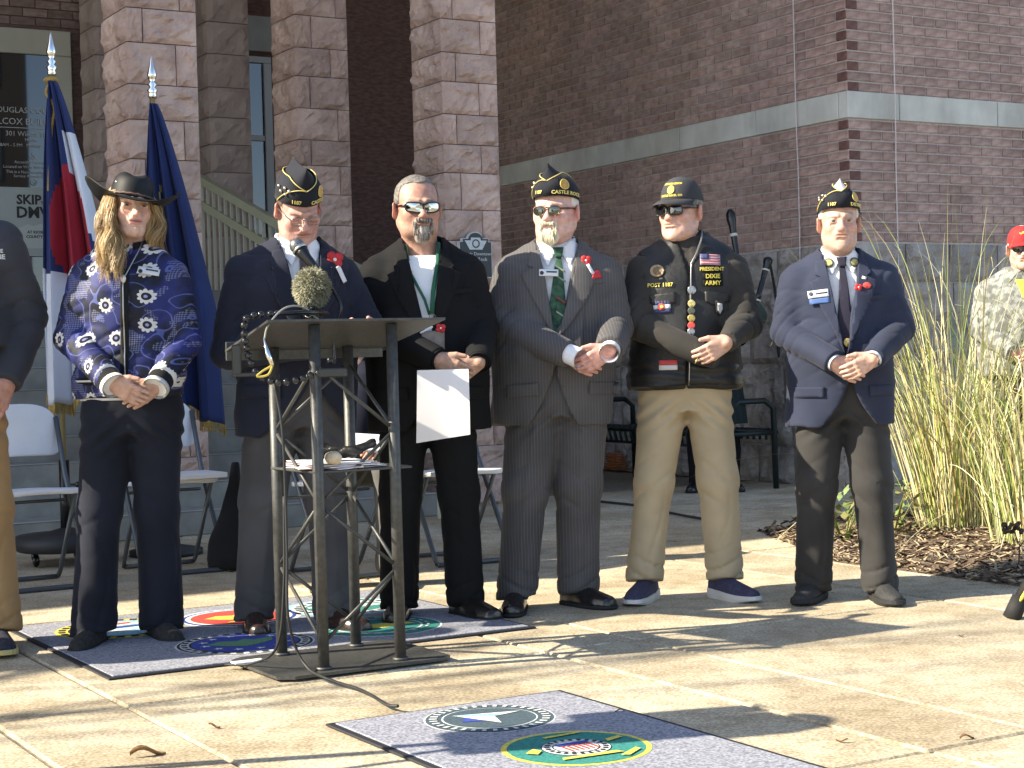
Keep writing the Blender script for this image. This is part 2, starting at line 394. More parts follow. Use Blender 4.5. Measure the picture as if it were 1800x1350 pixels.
M_glass = mat('dark_glass', (.012, .014, .015), rough=.02, spec=1.0)
M_white = mat('white_print', (.75, .75, .72), rough=.6)
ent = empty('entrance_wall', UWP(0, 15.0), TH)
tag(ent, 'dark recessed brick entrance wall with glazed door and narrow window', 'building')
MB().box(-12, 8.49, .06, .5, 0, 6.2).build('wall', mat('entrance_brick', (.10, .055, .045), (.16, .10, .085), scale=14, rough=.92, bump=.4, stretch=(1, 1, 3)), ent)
# brick courses over the door that the photo shows
dr = MB()
for k in range(10):
    z = 4.06 + k*.078; u = 3.0 + (.11 if k % 2 else 0)
    while u < 4.9: dr.box(u, u+.21, .045, .08, z, z+.066); u += .222
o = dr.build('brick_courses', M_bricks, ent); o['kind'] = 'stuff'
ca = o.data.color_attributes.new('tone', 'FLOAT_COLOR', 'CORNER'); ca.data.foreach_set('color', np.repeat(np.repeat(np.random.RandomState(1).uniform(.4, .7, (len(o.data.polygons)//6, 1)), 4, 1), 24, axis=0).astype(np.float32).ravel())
# door
MB().box(2.6, 4.40, .0, .055, 3.80, 4.02, bev=.006).box(4.24, 4.40, .0, .055, 1.5, 3.797, bev=.006).box(2.6, 4.237, .01, .05, 1.5, 1.62, bev=.004).build('door_frame', M_trim, ent)
door = MB().box(2.6, 4.235, .028, .04, 1.62, 3.798).build('door_glass', M_glass, ent)
ys = .020
dp_ = mat('door_print', (.42, .42, .40), rough=.6)
for txt, sz, u, z in (('DOUGLAS COUNTY', .070, 4.0, 3.305), ('WILCOX BUILDING', .080, 3.99, 3.205), ('301 Wilcox Street', .060, 4.03, 3.10), ('Hours.', .042, 4.03, 3.05),
                      ('8AM - 5 PM   Monday - Friday', .040, 4.0, 3.0), ('Accessible Entrance', .036, 4.02, 2.854), ('Located on West Side of Building', .036, 4.02, 2.812),
                      ('This is a Non-Smoking Facility', .036, 4.02, 2.768), ('Service Animals Only', .036, 4.02, 2.732)):
    link('lettering', text_mesh(txt, sz, dp_, .0008), ent, loc=(u, ys, z), rot=(pi/2, 0, 0))
MB().box(3.5, 4.232, ys-.001, ys+.001, 3.150, 3.156).build('rule', dp_, ent)
ring = MB().tube([(4.04+.024*cos(a*pi/8), ys, 2.68+.024*sin(a*pi/8)) for a in range(17)], .004, 4).tube([(4.025, ys, 2.695), (4.055, ys, 2.665)], .004, 4)
ring.tube([(4.04+.018*cos(pi+a*pi/8), ys, 2.90+.018*sin(pi+a*pi/8)) for a in range(12)], .0035, 4).tube([(4.035, ys, 2.94), (4.035, ys, 2.905), (4.052, ys, 2.90), (4.06, ys, 2.888)], .0035, 4)
ring.build('pictogram', dp_, ent)
# poster on the door
pst = empty('poster', UWP(3.98, 14.985), TH); tag(pst, 'pale poster with black capital letters fixed to the glass door', 'poster')
MB().box(-.30, .215, -.004, .004, 2.03, 2.63).build('sheet', mat('poster_paper', (.33, .36, .34), (.37, .40, .38), scale=3, rough=.5), pst)
mk = mat('poster_black', (.02, .02, .02), rough=.6)
for t, s, u, z in (('SKIP', .115, .0, 2.520), ('THE', .036, .135, 2.495), ('DMV', .135, .03, 2.408), ('AT KIOSKS', .034, .06, 2.24), ('COUNTY 27', .034, .06, 2.20)):
    link('lettering', text_mesh(t, s, mk, .0008, bold=s*.03), pst, loc=(u, -.006, z), rot=(pi/2, 0, 0))
MB().add([(-.10, -.0055, 2.27), (-.02, -.0055, 2.31), (.03, -.0055, 2.295), (.10, -.0055, 2.315), (.20, -.0055, 2.28), (.20, -.0055, 2.10), (-.12, -.0055, 2.10)], [(0, 1, 2, 3, 4, 5, 6)]).build('printed_panel', mat('poster_light', (.45, .47, .44), rough=.6), pst)
# piers beside the door and the window
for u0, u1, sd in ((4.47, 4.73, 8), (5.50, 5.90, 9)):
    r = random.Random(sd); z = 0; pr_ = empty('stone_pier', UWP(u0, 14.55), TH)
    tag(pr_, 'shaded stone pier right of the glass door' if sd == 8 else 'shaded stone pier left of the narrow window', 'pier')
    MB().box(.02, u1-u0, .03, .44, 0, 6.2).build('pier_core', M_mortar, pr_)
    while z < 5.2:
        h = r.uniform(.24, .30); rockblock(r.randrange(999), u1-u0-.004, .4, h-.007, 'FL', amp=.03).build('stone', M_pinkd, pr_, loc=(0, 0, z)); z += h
win = MB().box(5.90, 6.50, .0, .05, 3.97, 4.30, bev=.004)
win.build('lintel_panel', mat('lintel_concrete', (.30, .31, .30), (.35, .36, .35), scale=5, rough=.8), ent)
wf = MB(); wf.box(5.90, 6.30, .0, .05, 3.86, 3.92, bev=.004).box(6.22, 6.30, .0, .05, 1.6, 3.858, bev=.004).box(5.90, 6.217, .004, .05, 3.13, 3.18, bev=.004)
wf.build('window_frame', mat('window_frame', (.42, .45, .46), rough=.4), ent)
MB().box(5.9, 6.218, .03, .04, 1.6, 3.858).build('pane', M_glass, ent)
# roof slab over the portico (above the frame; it shades everything behind the people)
rf = MB().box(-16, 8.48, 10.02, 19, 6.2, 6.7, bev=.02); tag(rf.build('portico_roof', mat('soffit', (.62, .58, .52), rough=.9), None, rot=(0, 0, TH)), 'flat portico roof resting on the stone columns above the frame', 'roof')
# stairs up to the landing
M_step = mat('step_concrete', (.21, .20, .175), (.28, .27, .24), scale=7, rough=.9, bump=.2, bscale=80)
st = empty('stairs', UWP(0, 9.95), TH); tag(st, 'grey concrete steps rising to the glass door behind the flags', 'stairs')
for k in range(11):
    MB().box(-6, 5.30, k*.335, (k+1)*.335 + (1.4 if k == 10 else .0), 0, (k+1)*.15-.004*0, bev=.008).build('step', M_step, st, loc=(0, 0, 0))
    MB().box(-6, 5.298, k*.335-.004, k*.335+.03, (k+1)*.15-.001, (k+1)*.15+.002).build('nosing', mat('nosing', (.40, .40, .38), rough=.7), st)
# handrail
M_rail = mat('olive_rail_paint', (.34, .345, .235), (.385, .39, .275), scale=5, rough=.45)
M_bal = mat('cream_baluster_paint', (.47, .46, .37), rough=.5)
hr = empty('stair_railing', UWP(5.2, 9.7), TH); tag(hr, 'olive green sloping stair railing with cream balusters', 'railing')
def rz(w): return 1.30 + .31*(w-9.7)
for dz, th, nm in ((0, .028, 'top_rail'), (-.21, .022, 'lower_rail')):
    v = []
    for w in (9.7, 14.3):
        z = rz(w)+dz; v += [(-th, w-9.7, z-.035), (th, w-9.7, z-.035), (th, w-9.7, z+.035), (-th, w-9.7, z+.035)]
    MB().add(v, [(0, 1, 2, 3), (4, 7, 6, 5), (0, 4, 5, 1), (1, 5, 6, 2), (2, 6, 7, 3), (3, 7, 4, 0)]).build(nm, M_rail, hr)
k = 0
w = 9.8
while w < 14.2:
    MB().box(-.011, .011, -.011, .011, max(0, rz(w)-.95), rz(w)-.03).build('baluster', M_bal, hr, loc=(0, w-9.7, 0)); w += .135
for w in (9.72, 14.25): MB().box(-.04, .04, -.04, .04, 0, rz(w)+.03, bev=.006).build('post', M_bal, hr, loc=(0, w-9.7, 0))
# plaque on the column
M_plq = mat('plaque_dark', (.025, .028, .032), rough=.45); M_plw = mat('plaque_white', (.62, .64, .64), (.5, .52, .52), scale=60, rough=.5)
pq = empty('plaque', UWP(5.865, 10.42), TH); tag(pq, 'dark historic district plaque with white border on the stone column', 'plaque')
def plq(s, z0=0): 
    p = [(-.13, -.17), (.13, -.17), (.13, .085), (.104, .085), (.104, .108), (.058, .108)]
    p += [(.058*cos(a), .108+.045*sin(a)) for a in np.linspace(.1, pi-.1, 10)] + [(-.058, .108), (-.104, .108), (-.104, .085), (-.13, .085)]
    return [(x*s, z*s) for x, z in p]
def plate(poly, y0, y1, m, name, parent):
    n = len(poly); b = MB(); b.add([(x, y0, z) for x, z in poly] + [(x, y1, z) for x, z in poly], [tuple(range(n))] + [tuple(range(2*n-1, n-1, -1))] + [(i, i+n, (i+1) % n+n, (i+1) % n) for i in range(n)])
    return b.build(name, m, parent)
pq.location.z = 1.765
plate(plq(1), -.012, .02, M_plw, 'border', pq); plate(plq(.955), -.016, -.011, M_plq, 'panel', pq)
plate([(-.088, .092), (-.04, .092), (-.036, .112), (.036, .112), (.04, .092), (.088, .092), (.05, .028), (-.05, .028)], -.019, -.015, M_plw, 'emblem', pq)
MB().lathe([(.030, -.001), (.030, .002), (.022, .002), (.022, -.001)], 20).build('emblem_ring', M_plq, pq, loc=(0, -.019, .07), rot=(pi/2, 0, 0))
for t, s, z, x in (('Historic Downtown', .032, -.002, 0), ('Castle Rock', .036, -.040, 0), ('Colorado', .020, -.070, 0), ('Sponsored by', .017, -.098, .005), ('Historical Society', .017, -.118, .01)):
    link('lettering', text_mesh(t, s, M_plw, .0008), pq, loc=(x, -.0175, z), rot=(pi/2, 0, 0))
plate([(-.03, -.158), (.06, -.158), (.03, -.142), (.015, -.144), (.005, -.128), (-.004, -.14)], -.0185, -.0155, M_plw, 'hill_emblem', pq)
# ================================================================== figure modelling: signed distances -> surface nets
f32 = np.float32
def axis(lo, hi, coarse, fine=None, spans=()):
    pts = [lo]
    while pts[-1] < hi:
        x = pts[-1]; st = coarse
        for a, b in spans:
            if a - 1e-6 <= x < b: st = fine
            elif x < a < x + coarse: st = min(st, max(fine, a-x))
        pts.append(x + st)
    return np.array(pts, f32)
class Vol:
    def __init__(s, xs, ys, zs): s.x, s.y, s.z = xs, ys, zs; s.D = np.full((len(xs), len(ys), len(zs)), 1., f32)
    def win(s, lo, hi):
        sl = []
        for a, l, h in zip((s.x, s.y, s.z), lo, hi):
            i, j = np.searchsorted(a, l), np.searchsorted(a, h, 'right'); sl.append(slice(max(0, i-1), min(len(a), j+1)))
        return tuple(sl), s.x[sl[0]][:, None, None], s.y[sl[1]][None, :, None], s.z[sl[2]][None, None, :]
    def op(s, fn, lo, hi, k=.0, sub=False, m=.04):
        sl, X, Y, Z = s.win([a-m-k for a in lo], [a+m+k for a in hi])
        if any(q.stop <= q.start for q in sl): return
        d = np.broadcast_to(fn(X, Y, Z), s.D[sl].shape).astype(f32); D = s.D[sl]
        if sub: d = -d
        if k <= 0: s.D[sl] = np.maximum(D, d) if sub else np.minimum(D, d)
        elif sub:
            h = np.clip(.5 - .5*(d-D)/k, 0, 1); s.D[sl] = d + (D-d)*h + k*h*(1-h)
        else:
            h = np.clip(.5 + .5*(d-D)/k, 0, 1); s.D[sl] = d + (D-d)*h - k*h*(1-h)
    def cone(s, a, b, r1, r2, k=.0, sub=False, sq=None, cut=None):
        a = np.array(a, float); b = np.array(b, float); R = max(r1, r2); ab = b-a; L2 = float(ab@ab) or 1e-9
        sx, sy, sz = sq or (1, 1, 1)
        def fn(X, Y, Z):
            t = np.clip(((X-a[0])*ab[0] + (Y-a[1])*ab[1] + (Z-a[2])*ab[2])/L2, 0, 1)
            d = np.sqrt(((X-a[0]-t*ab[0])/sx)**2 + ((Y-a[1]-t*ab[1])/sy)**2 + ((Z-a[2]-t*ab[2])/sz)**2) - (r1 + (r2-r1)*t)
            if cut: d = np.maximum(d, ((X-b[0])*ab[0] + (Y-b[1])*ab[1] + (Z-b[2])*ab[2])/math.sqrt(L2))
            return d
        s.op(fn, np.minimum(a, b)-R*1.3, np.maximum(a, b)+R*1.3, k, sub)
    def ell(s, c, r, k=.0, sub=False, R=None):
        c = np.array(c, float); r = np.array(r, float); m = float(r.max())
        def fn(X, Y, Z):
            x, y, z = X-c[0], Y-c[1], Z-c[2]
            if R is not None: x, y, z = (R[0][i]*x + R[1][i]*y + R[2][i]*z for i in range(3))
            k0 = np.sqrt((x/r[0])**2 + (y/r[1])**2 + (z/r[2])**2); k1 = np.sqrt((x/r[0]**2)**2 + (y/r[1]**2)**2 + (z/r[2]**2)**2) + 1e-6
            return k0*(k0-1)/k1
        s.op(fn, c-m, c+m, k, sub)
    def loft(s, rows, k=.0, n=2.3, sub=False):
        """rows (z, cx, cy, a, b): superellipse sections stacked in z"""
        T = np.array(rows, float); z0, z1 = T[0, 0], T[-1, 0]
        def fn(X, Y, Z):
            zz = Z.ravel(); cx, cy, a, b = (np.interp(zz, T[:, 0], T[:, i])[None, None, :] for i in range(1, 5))
            q = (np.abs((X-cx)/a)**n + np.abs((Y-cy)/b)**n)**(1/n)
            return np.maximum((q-1)*np.minimum(a, b), np.maximum(z0-Z, Z-z1))
        mx = T[:, 3].max() + np.abs(T[:, 1]).max(); my = T[:, 4].max() + np.abs(T[:, 2]).max()
        s.op(fn, (-mx, -my, z0), (mx, my, z1), k, sub)
    def add(s, fn, lo, hi):
        sl, X, Y, Z = s.win(lo, hi); s.D[sl] += np.broadcast_to(fn(X, Y, Z), s.D[sl].shape).astype(f32)
    def height(s):
        """front surface y(x, z) seen from -y"""
        ins = s.D < 0; i = ins.argmax(1); ok = ins.any(1) & (i > 0); i = np.maximum(i, 1)
        I, K = np.indices(i.shape); d1 = s.D[I, i, K]; d0 = s.D[I, i-1, K]; t = d0/(d0-d1+1e-9)
        Hm = np.where(ok, s.y[i-1] + t*(s.y[i]-s.y[i-1]), np.nan); xs, zs = s.x.copy(), s.z.copy()
        def f(x, z):
            a = min(max(np.searchsorted(xs, x)-1, 0), len(xs)-2); b = min(max(np.searchsorted(zs, z)-1, 0), len(zs)-2)
            tx = (x-xs[a])/(xs[a+1]-xs[a]); tz = (z-zs[b])/(zs[b+1]-zs[b]); q = Hm[a:a+2, b:b+2]
            if np.isnan(q).any():
                q2 = Hm[max(0, a-4):a+6, max(0, b-4):b+6]
                return float(np.nanmean(q2)) if not np.isnan(q2).all() else 0.
            return float((q[0, 0]*(1-tx)+q[1, 0]*tx)*(1-tz) + (q[0, 1]*(1-tx)+q[1, 1]*tx)*tz)
        return f
    def mesh(s, name, mats, smooth=True, color=None):
        D = s.D; xs, ys, zs = s.x, s.y, s.z; S = D < 0
        c = np.zeros([n-1 for n in D.shape], np.int8)
        for i in (0, 1):
            for j in (0, 1):
                for k in (0, 1): c += S[i:D.shape[0]-1+i, j:D.shape[1]-1+j, k:D.shape[2]-1+k]
        I, Jx, K = np.nonzero((c > 0) & (c < 8)); n = len(I); ids = np.full(c.shape, -1, np.int32); ids[I, Jx, K] = np.arange(n)
        cor = [(i, j, k) for i in (0, 1) for j in (0, 1) for k in (0, 1)]
        val = {q: D[I+q[0], Jx+q[1], K+q[2]] for q in cor}; acc = np.zeros((n, 3)); cnt = np.zeros(n)
        for a in cor:
            for ax in range(3):
                if a[ax]: continue
                b = list(a); b[ax] = 1; b = tuple(b); va, vb = val[a], val[b]; m = (va < 0) != (vb < 0)
                t = np.where(m, va/(va-vb+1e-12), 0)
                pa = np.stack([xs[I+a[0]], ys[Jx+a[1]], zs[K+a[2]]], 1).astype(float); pb = np.stack([xs[I+b[0]], ys[Jx+b[1]], zs[K+b[2]]], 1)
                acc += (pa + (pb-pa)*t[:, None])*m[:, None]; cnt += m
        V = acc/np.maximum(cnt, 1)[:, None]; F = []
        for ax in range(3):
            o = [i for i in range(3) if i != ax]; sl0 = [slice(1, -1)]*3; sl0[ax] = slice(0, -1); sl1 = list(sl0); sl1[ax] = slice(1, None)
            A, B = S[tuple(sl0)], S[tuple(sl1)]; P = np.array(np.nonzero(A != B)).T
            if not len(P): continue
            fl = A[tuple(P.T)]; P = P.copy(); P[:, o[0]] += 1; P[:, o[1]] += 1
            def cid(d0, d1):
                q = P.copy(); q[:, o[0]] += d0; q[:, o[1]] += d1; return ids[tuple(q.T)]
            Q = np.stack([cid(-1, -1), cid(0, -1), cid(0, 0), cid(-1, 0)], 1)
            flip = fl if ax != 1 else ~fl
            Q = np.where(flip[:, None], Q, Q[:, ::-1]); F.append(Q)
        F = np.concatenate(F); F = F[(F >= 0).all(1)]
        me = bpy.data.meshes.new(name); me.vertices.add(len(V)); me.vertices.foreach_set('co', V.astype(f32).ravel())
        me.loops.add(len(F)*4); me.loops.foreach_set('vertex_index', F.ravel().astype(np.int32)); me.polygons.add(len(F))
        me.polygons.foreach_set('loop_start', np.arange(0, len(F)*4, 4, dtype=np.int32)); me.polygons.foreach_set('loop_total', np.full(len(F), 4, np.int32))
        for m in (mats if isinstance(mats, (list, tuple)) else [mats]): me.materials.append(m)
        me.polygons.foreach_set('use_smooth', np.full(len(F), smooth)); me.update(calc_edges=True)
        if color is not None:
            ca = me.color_attributes.new('tint', 'FLOAT_COLOR', 'POINT'); C = np.ones((len(V), 4), f32); C[:, :3] = color(V); ca.data.foreach_set('color', C.ravel())
        return me
def wob(X, Y, Z, seed, f, n=5):
    r = np.random.RandomState(seed); out = 0
    for _ in range(n):
        d = r.randn(3); d /= np.linalg.norm(d); q = f*r.uniform(.5, 1.6); out = out + np.sin((X*d[0] + Y*d[1] + Z*d[2])*q + r.rand()*6.3)
    return out/n**.5/1.2
def crs(a, e=4):
    """narrow valleys between soft ridges"""
    return .55 - 1.6*(1-np.abs(np.sin(a)))**e
def applique(name, poly, H, mats, parent, off=.004, th=.004, step=.014, mi=None):
    """a cloth or badge piece outlined in (x, z), laid onto the front surface H"""
    bm = bmesh.new(); vs = [bm.verts.new((x, 0, z)) for x, z in poly]; f = bm.faces.new(vs)
    bmesh.ops.triangulate(bm, faces=[f])
    xs = [p[0] for p in poly]; zs = [p[1] for p in poly]
    for ax, lo, hi in ((0, min(xs), max(xs)), (2, min(zs), max(zs))):
        n = int((hi-lo)/step)
        for i in range(1, n+1):
            co = [0, 0, 0]; no = [0, 0, 0]; co[ax] = lo + (hi-lo)*i/(n+1); no[ax] = 1
            bmesh.ops.bisect_plane(bm, geom=bm.verts[:]+bm.edges[:]+bm.faces[:], plane_co=co, plane_no=no)
    for v in bm.verts: v.co.y = H(v.co.x, v.co.z) - off
    bmesh.ops.recalc_face_normals(bm, faces=bm.faces[:])
    for f in bm.faces:
        if f.normal.y > 0: f.normal_flip()
        f.smooth = True
    if th > 0:
        r = bmesh.ops.extrude_face_region(bm, geom=bm.faces[:])
        for e in r['geom']:
            if isinstance(e, bmesh.types.BMVert): e.co.y -= th
        bmesh.ops.recalc_face_normals(bm, faces=bm.faces[:])
    me = bpy.data.meshes.new(name); bm.to_mesh(me); bm.free()
    me.materials.append(mats); return link(name, me, parent)
def disc(cx, cz, r, n=14, sx=1): return [(cx + r*sx*cos(2*pi*i/n), cz + r*sin(2*pi*i/n)) for i in range(n)]
def rect(cx, cz, w, h, tilt=0): return [(cx + x*cos(tilt) - z*sin(tilt), cz + x*sin(tilt) + z*cos(tilt)) for x, z in ((-w/2, -h/2), (w/2, -h/2), (w/2, h/2), (-w/2, h/2))]
def text_on(txt, size, m, H, x, z, parent, off=.008, bold=.02, tilt=0, depth=.0008):
    me = text_mesh(txt, size, m, depth, bold=size*bold)
    for v in me.vertices:
        a, b, c = v.co; a, b = a*cos(tilt)-b*sin(tilt), a*sin(tilt)+b*cos(tilt)
        v.co = (x+a, H(x+a, z+b) - off - c, z+b)
    return link('lettering', me, parent)

def rotm(yaw=0, pitch=0, roll=0):
    return np.array((Matrix.Rotation(yaw, 3, 'Z') @ Matrix.Rotation(pitch, 3, 'X') @ Matrix.Rotation(roll, 3, 'Y')))
def skin_mat(name, c):
    m = mat(name, (.86, .83, .82), (1.12, 1.08, 1.06), scale=38, rough=.5, bump=.45, bscale=75, attr='tint', spec=.4, bdist=.004)
    b = m.node_tree.nodes['Principled BSDF']; b.inputs['Subsurface Weight'].default_value = .12; b.inputs['Subsurface Radius'].default_value = (.012, .005, .003); b.inputs['Subsurface Scale'].default_value = .6
    return m
M_skin = skin_mat('skin', None)

def head_sdf(V, c, R, p):
    """head in its own frame: eyes at z = 0, face towards -y, carried into place by R and c"""
    T = lambda q: tuple(np.array(c) + R @ np.array(q, float))
    w = p.get('w', 1); j = p.get('jaw', 1); fat = p.get('fat', 0); cz = p.get('chin', 0)
    E = lambda q, r, k, sub=False: V.ell(T(q), r, k, sub, R)
    C = lambda a, b, r1, r2, k, sub=False: V.cone(T(a), T(b), r1, r2, k, sub)
    E((0, .020, .040), (.076*w, .096, .086), 0)
    E((0, -.022, -.032), (.059*w*j, .068, .090-cz), .03)
    E((0, -.052, -.078+cz*.7), (.040*j, .040, .036), .03)
    C((-.047*w*j, .012, -.060), (-.020, -.062, -.100+cz), .017+fat*.007, .015, .03); C((.047*w*j, .012, -.060), (.020, -.062, -.100+cz), .017+fat*.007, .015, .03)
    E((0, -.078, -.103+cz), (.021, .018, .018), .018)
    for s in (-1, 1):
        E((s*.040*w, -.056, -.030), (.024+fat*.006, .024, .028), .025)
        C((s*.014, -.0885, .020), (s*.046*w, -.066, .020), .010, .009, .014)
        E((s*.032, -.0915, -.002), (.019, .016, .0125), .014, True)
        if fat: E((s*.036, -.030, -.086), (.026+.004*fat, .034, .028), .03)
    n = p.get('nose', 1)
    C((0, -.084, .012), (0, -.104*1, -.032), .0075, .0125*n, .014); E((0, -.106, -.035), (.0125*n, .012, .010), .008)
    for s in (-1, 1): E((s*.0125*n, -.096, -.038), (.0085, .011, .008), .007)
    for s in (-1, 1):
        E((s*.0325, -.0735, -.002), (.0175, .0145, .0130), .006)                     # lids
        if not p.get('closed'): E((s*.0325, -.0885, -.0015), (.0120, .0085, .0035), .002, True)
        C((s*.018, -.097, -.040), (s*.033, -.088, -.070), .0042, .0030, .005, True)   # smile line
        if fat: C((s*.020, -.092, -.020), (s*.044, -.078, -.018), .0025, .002, .005, True)
    E((0, -.084, -.060), (.027, .013, .019), .018)
    C((-.020, -.0935, -.0565), (.020, -.0935, -.0565), .0052, .0052, .006); C((-.016, -.0925, -.068), (.016, -.0925, -.068), .0060, .0060, .006)
    C((-.024, -.0985, -.0622), (.024, -.0985, -.0622), .0024, .0024, .004, True)
    C((-.014, -.094, -.078), (.014, -.094, -.078), .004, .004, .010, True)
    for s in (-1, 1):
        q = R @ np.array(Matrix.Rotation(s*.55, 3, 'Z') @ Matrix.Rotation(.15, 3, 'X'))
        V.ell(T((s*(.0765*w+.006), .020, -.012)), (.0095, .021, .034), .006, False, q); V.ell(T((s*(.0765*w+.014), .014, -.008)), (.006, .011, .018), .005, True, q)
    V.cone(T((0, .022, -.05)), (c[0]*.55 + p.get('nx', 0), c[1]*.4 + .03, c[2]-.205), .056*w*(1+.1*fat), .064*(1+.15*fat), .035)
def head_paint(c, R, p):
    sk = np.array(p.get('skin', (.50, .27, .19))); red = sk*np.array((1.08, .72, .70)); lip = np.array(p.get('lip', sk*np.array((.92, .52, .52))))
    hair = np.array(p.get('brow', (.12, .08, .05)))
    def f(Vs):
        L = (Vs - np.array(c)) @ R; x, y, z = L.T; C = np.tile(sk, (len(Vs), 1)).astype(float)
        def mix(w, col):
            nonlocal C
            w = np.clip(w, 0, 1)[:, None]; C = C*(1-w) + np.array(col)*w
        g = lambda cx, cz, rx, rz: np.exp(-(((np.abs(x)-cx)/rx)**2 + ((z-cz)/rz)**2))*(y < -.03)
        mix(.6*g(.042, -.030, .022, .020), red); mix(.7*g(0, -.034, .014, .012), red); mix(.35*g(.0, .06, .04, .02), red)
        hd = z > -.2
        ly = y < -.078
        mix(1.3*np.exp(-((np.abs(x)/.022)**4 + ((z+.0622)/.0085)**4))*ly*p.get('lipw', .8), lip)
        mix(1.4*np.exp(-((x/.024)**4 + ((z+.0622)/.0022)**2))*ly, sk*.32)
        mix(p.get('browd', .8)*np.exp(-(((np.abs(x)-.033)/.019)**4 + ((z-.0215-.10*(.035-np.abs(np.abs(x)-.035)))/.0045)**2))*(y < -.05), hair)
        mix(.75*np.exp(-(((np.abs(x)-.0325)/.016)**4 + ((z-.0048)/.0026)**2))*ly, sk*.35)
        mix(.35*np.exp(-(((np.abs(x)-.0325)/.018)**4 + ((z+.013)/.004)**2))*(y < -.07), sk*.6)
        if p.get('stub'): mix(p['stub']*((z < -.035) & (z > -.125) & (y < .0))*1., sk*np.array((.62, .62, .66)))
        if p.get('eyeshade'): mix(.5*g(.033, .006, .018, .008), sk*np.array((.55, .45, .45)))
        mix(.45*(np.abs(x) > .074)*(np.abs(z) < .05), red)
        C[~hd] = np.array(p.get('hand', sk*np.array((1.02, .86, .84))))
        k = 1 + .05*np.sin(x*190+z*140)*np.sin(z*210-x*90)
        return C*k[:, None]
    return f
def hand_sdf(V, wrist, fdir, tdir, curl=(.5, .7), spread=1., view=(0, -1, .2), thumb=.25, s=1.0):
    X = np.array(fdir, float); X /= np.linalg.norm(X); Y = np.array(tdir, float); Y -= X*(X@Y); Y /= np.linalg.norm(Y); N = np.cross(X, Y)
    if N @ np.array(view, float) < 0: N = -N
    W = np.array(wrist, float); T = lambda a, b, n: W + (X*a + Y*b + N*n)*s
    V.cone(T(-.010, 0, 0), T(.015, 0, 0), .024*s, .025*s, 0, sq=None)
    for b in (-.026, -.009, .009, .026): V.cone(T(.005, b*.7, .000), T(.082, b*1.05, .004), .0165*s, .0125*s, .012)
    for b, L in ((.030, .072), (.010, .080), (-.010, .074), (-.029, .058)):
        p0 = T(.080, b, .002); a = curl[0]; p1 = p0 + (X*cos(a) - N*sin(a))*L*.52*s; a2 = a + curl[1]; p2 = p1 + (X*cos(a2) - N*sin(a2))*L*.48*s
        V.cone(p0, p1, .0100*s, .0090*s, .004); V.cone(p1, p2, .0090*s, .0072*s, .003)
        V.ell(T(.082, b, .008), (.008*s,)*3, .006)
    t0, t1 = T(.022, .022, -.004), T(.062, .048+thumb*.02, -.004); t2 = t1 + (X*cos(.35) + Y*(.25+thumb*.5) )*.034*s
    V.cone(t0, t1, .0165*s, .0115*s, .012); V.cone(t1, t2, .0110*s, .0085*s, .003)

def shoe(parent, x, y, ang, m, sole_m, L=.285, sneaker=False, name='shoe', z0=0):
    V = Vol(axis(-.075, .075, .006), axis(-.24, .12, .007), axis(-.01, .15, .006)); s = L/.285
    rows = [(-.185, .020, .030), (-.165, .036, .040), (-.11, .047, .052), (-.05, .045, .066), (0, .037, .088), (.04, .036, .098), (.085, .030, .092), (.098, .012, .07)]
    T = np.array(rows)*s
    def fn(X, Yv, Z):
        yy = Yv.ravel(); a = np.interp(yy, T[:, 0], T[:, 1], left=.004, right=.004)[None, :, None]; h = np.interp(yy, T[:, 0], T[:, 2], left=.005, right=.005)[None, :, None]
        q = (np.abs((X - .006*np.sin(yy*12)[None, :, None])/a)**2.4 + np.abs((Z-.012)/h)**2.2)**(1/2.3)
        return np.maximum(np.maximum((q-1)*np.minimum(a, h), .012-Z), np.maximum(T[0, 0]-Yv, Yv-T[-1, 0]))
    V.op(fn, (-.07, -.22, 0), (.07, .11, .13))
    V.add(lambda X, Yv, Z: -.0022*np.exp(-((Yv+.045)/.045)**2)*(np.abs(X) < .02)*np.maximum(0, np.sin(Yv*420)), (-.03, -.1, .05), (.03, .02, .14))
    o = link(name, V.mesh(name, m), parent, loc=(x, y, z0), rot=(0, 0, ang))
    b = MB(); n = len(rows); out = []
    for i in range(25):
        yy = T[0, 0]*1.03 + (T[-1, 0]*1.03-T[0, 0]*1.03)*(.5-.5*cos(pi*i/24)); a = float(np.interp(yy, T[:, 0], T[:, 1]))*1.06 + .002
        e = min(1, math.sqrt(max(0, (i/3))) if i < 3 else 1, math.sqrt(max(0, (24-i)/2)) if i > 22 else 1); out.append((a*max(e, .15), yy))
    hs = .030 if sneaker else .016
    ring = [(a + .006*sin(yy*12), yy) for a, yy in out] + [(-a + .006*sin(yy*12), yy) for a, yy in reversed(out)]; n = len(ring)
    v = []
    for zz, e in ((0, .97), (hs*.5, 1.02), (hs, 1.0)):
        for xx, yy in ring: v.append((xx*e, yy*e, zz + (hs*.35*max(0, -yy-.12)/.08 if sneaker and zz == 0 else 0) + (.010 if sneaker and zz == hs and yy > .03 else 0)))
    b.add(v, [tuple(reversed(range(n))), tuple(range(2*n, 3*n))] + [(k*n+i, k*n+(i+1) % n, (k+1)*n+(i+1) % n, (k+1)*n+i) for k in (0, 1) for i in range(n)], 0, False)
    b.build('sole', sole_m, o); return o

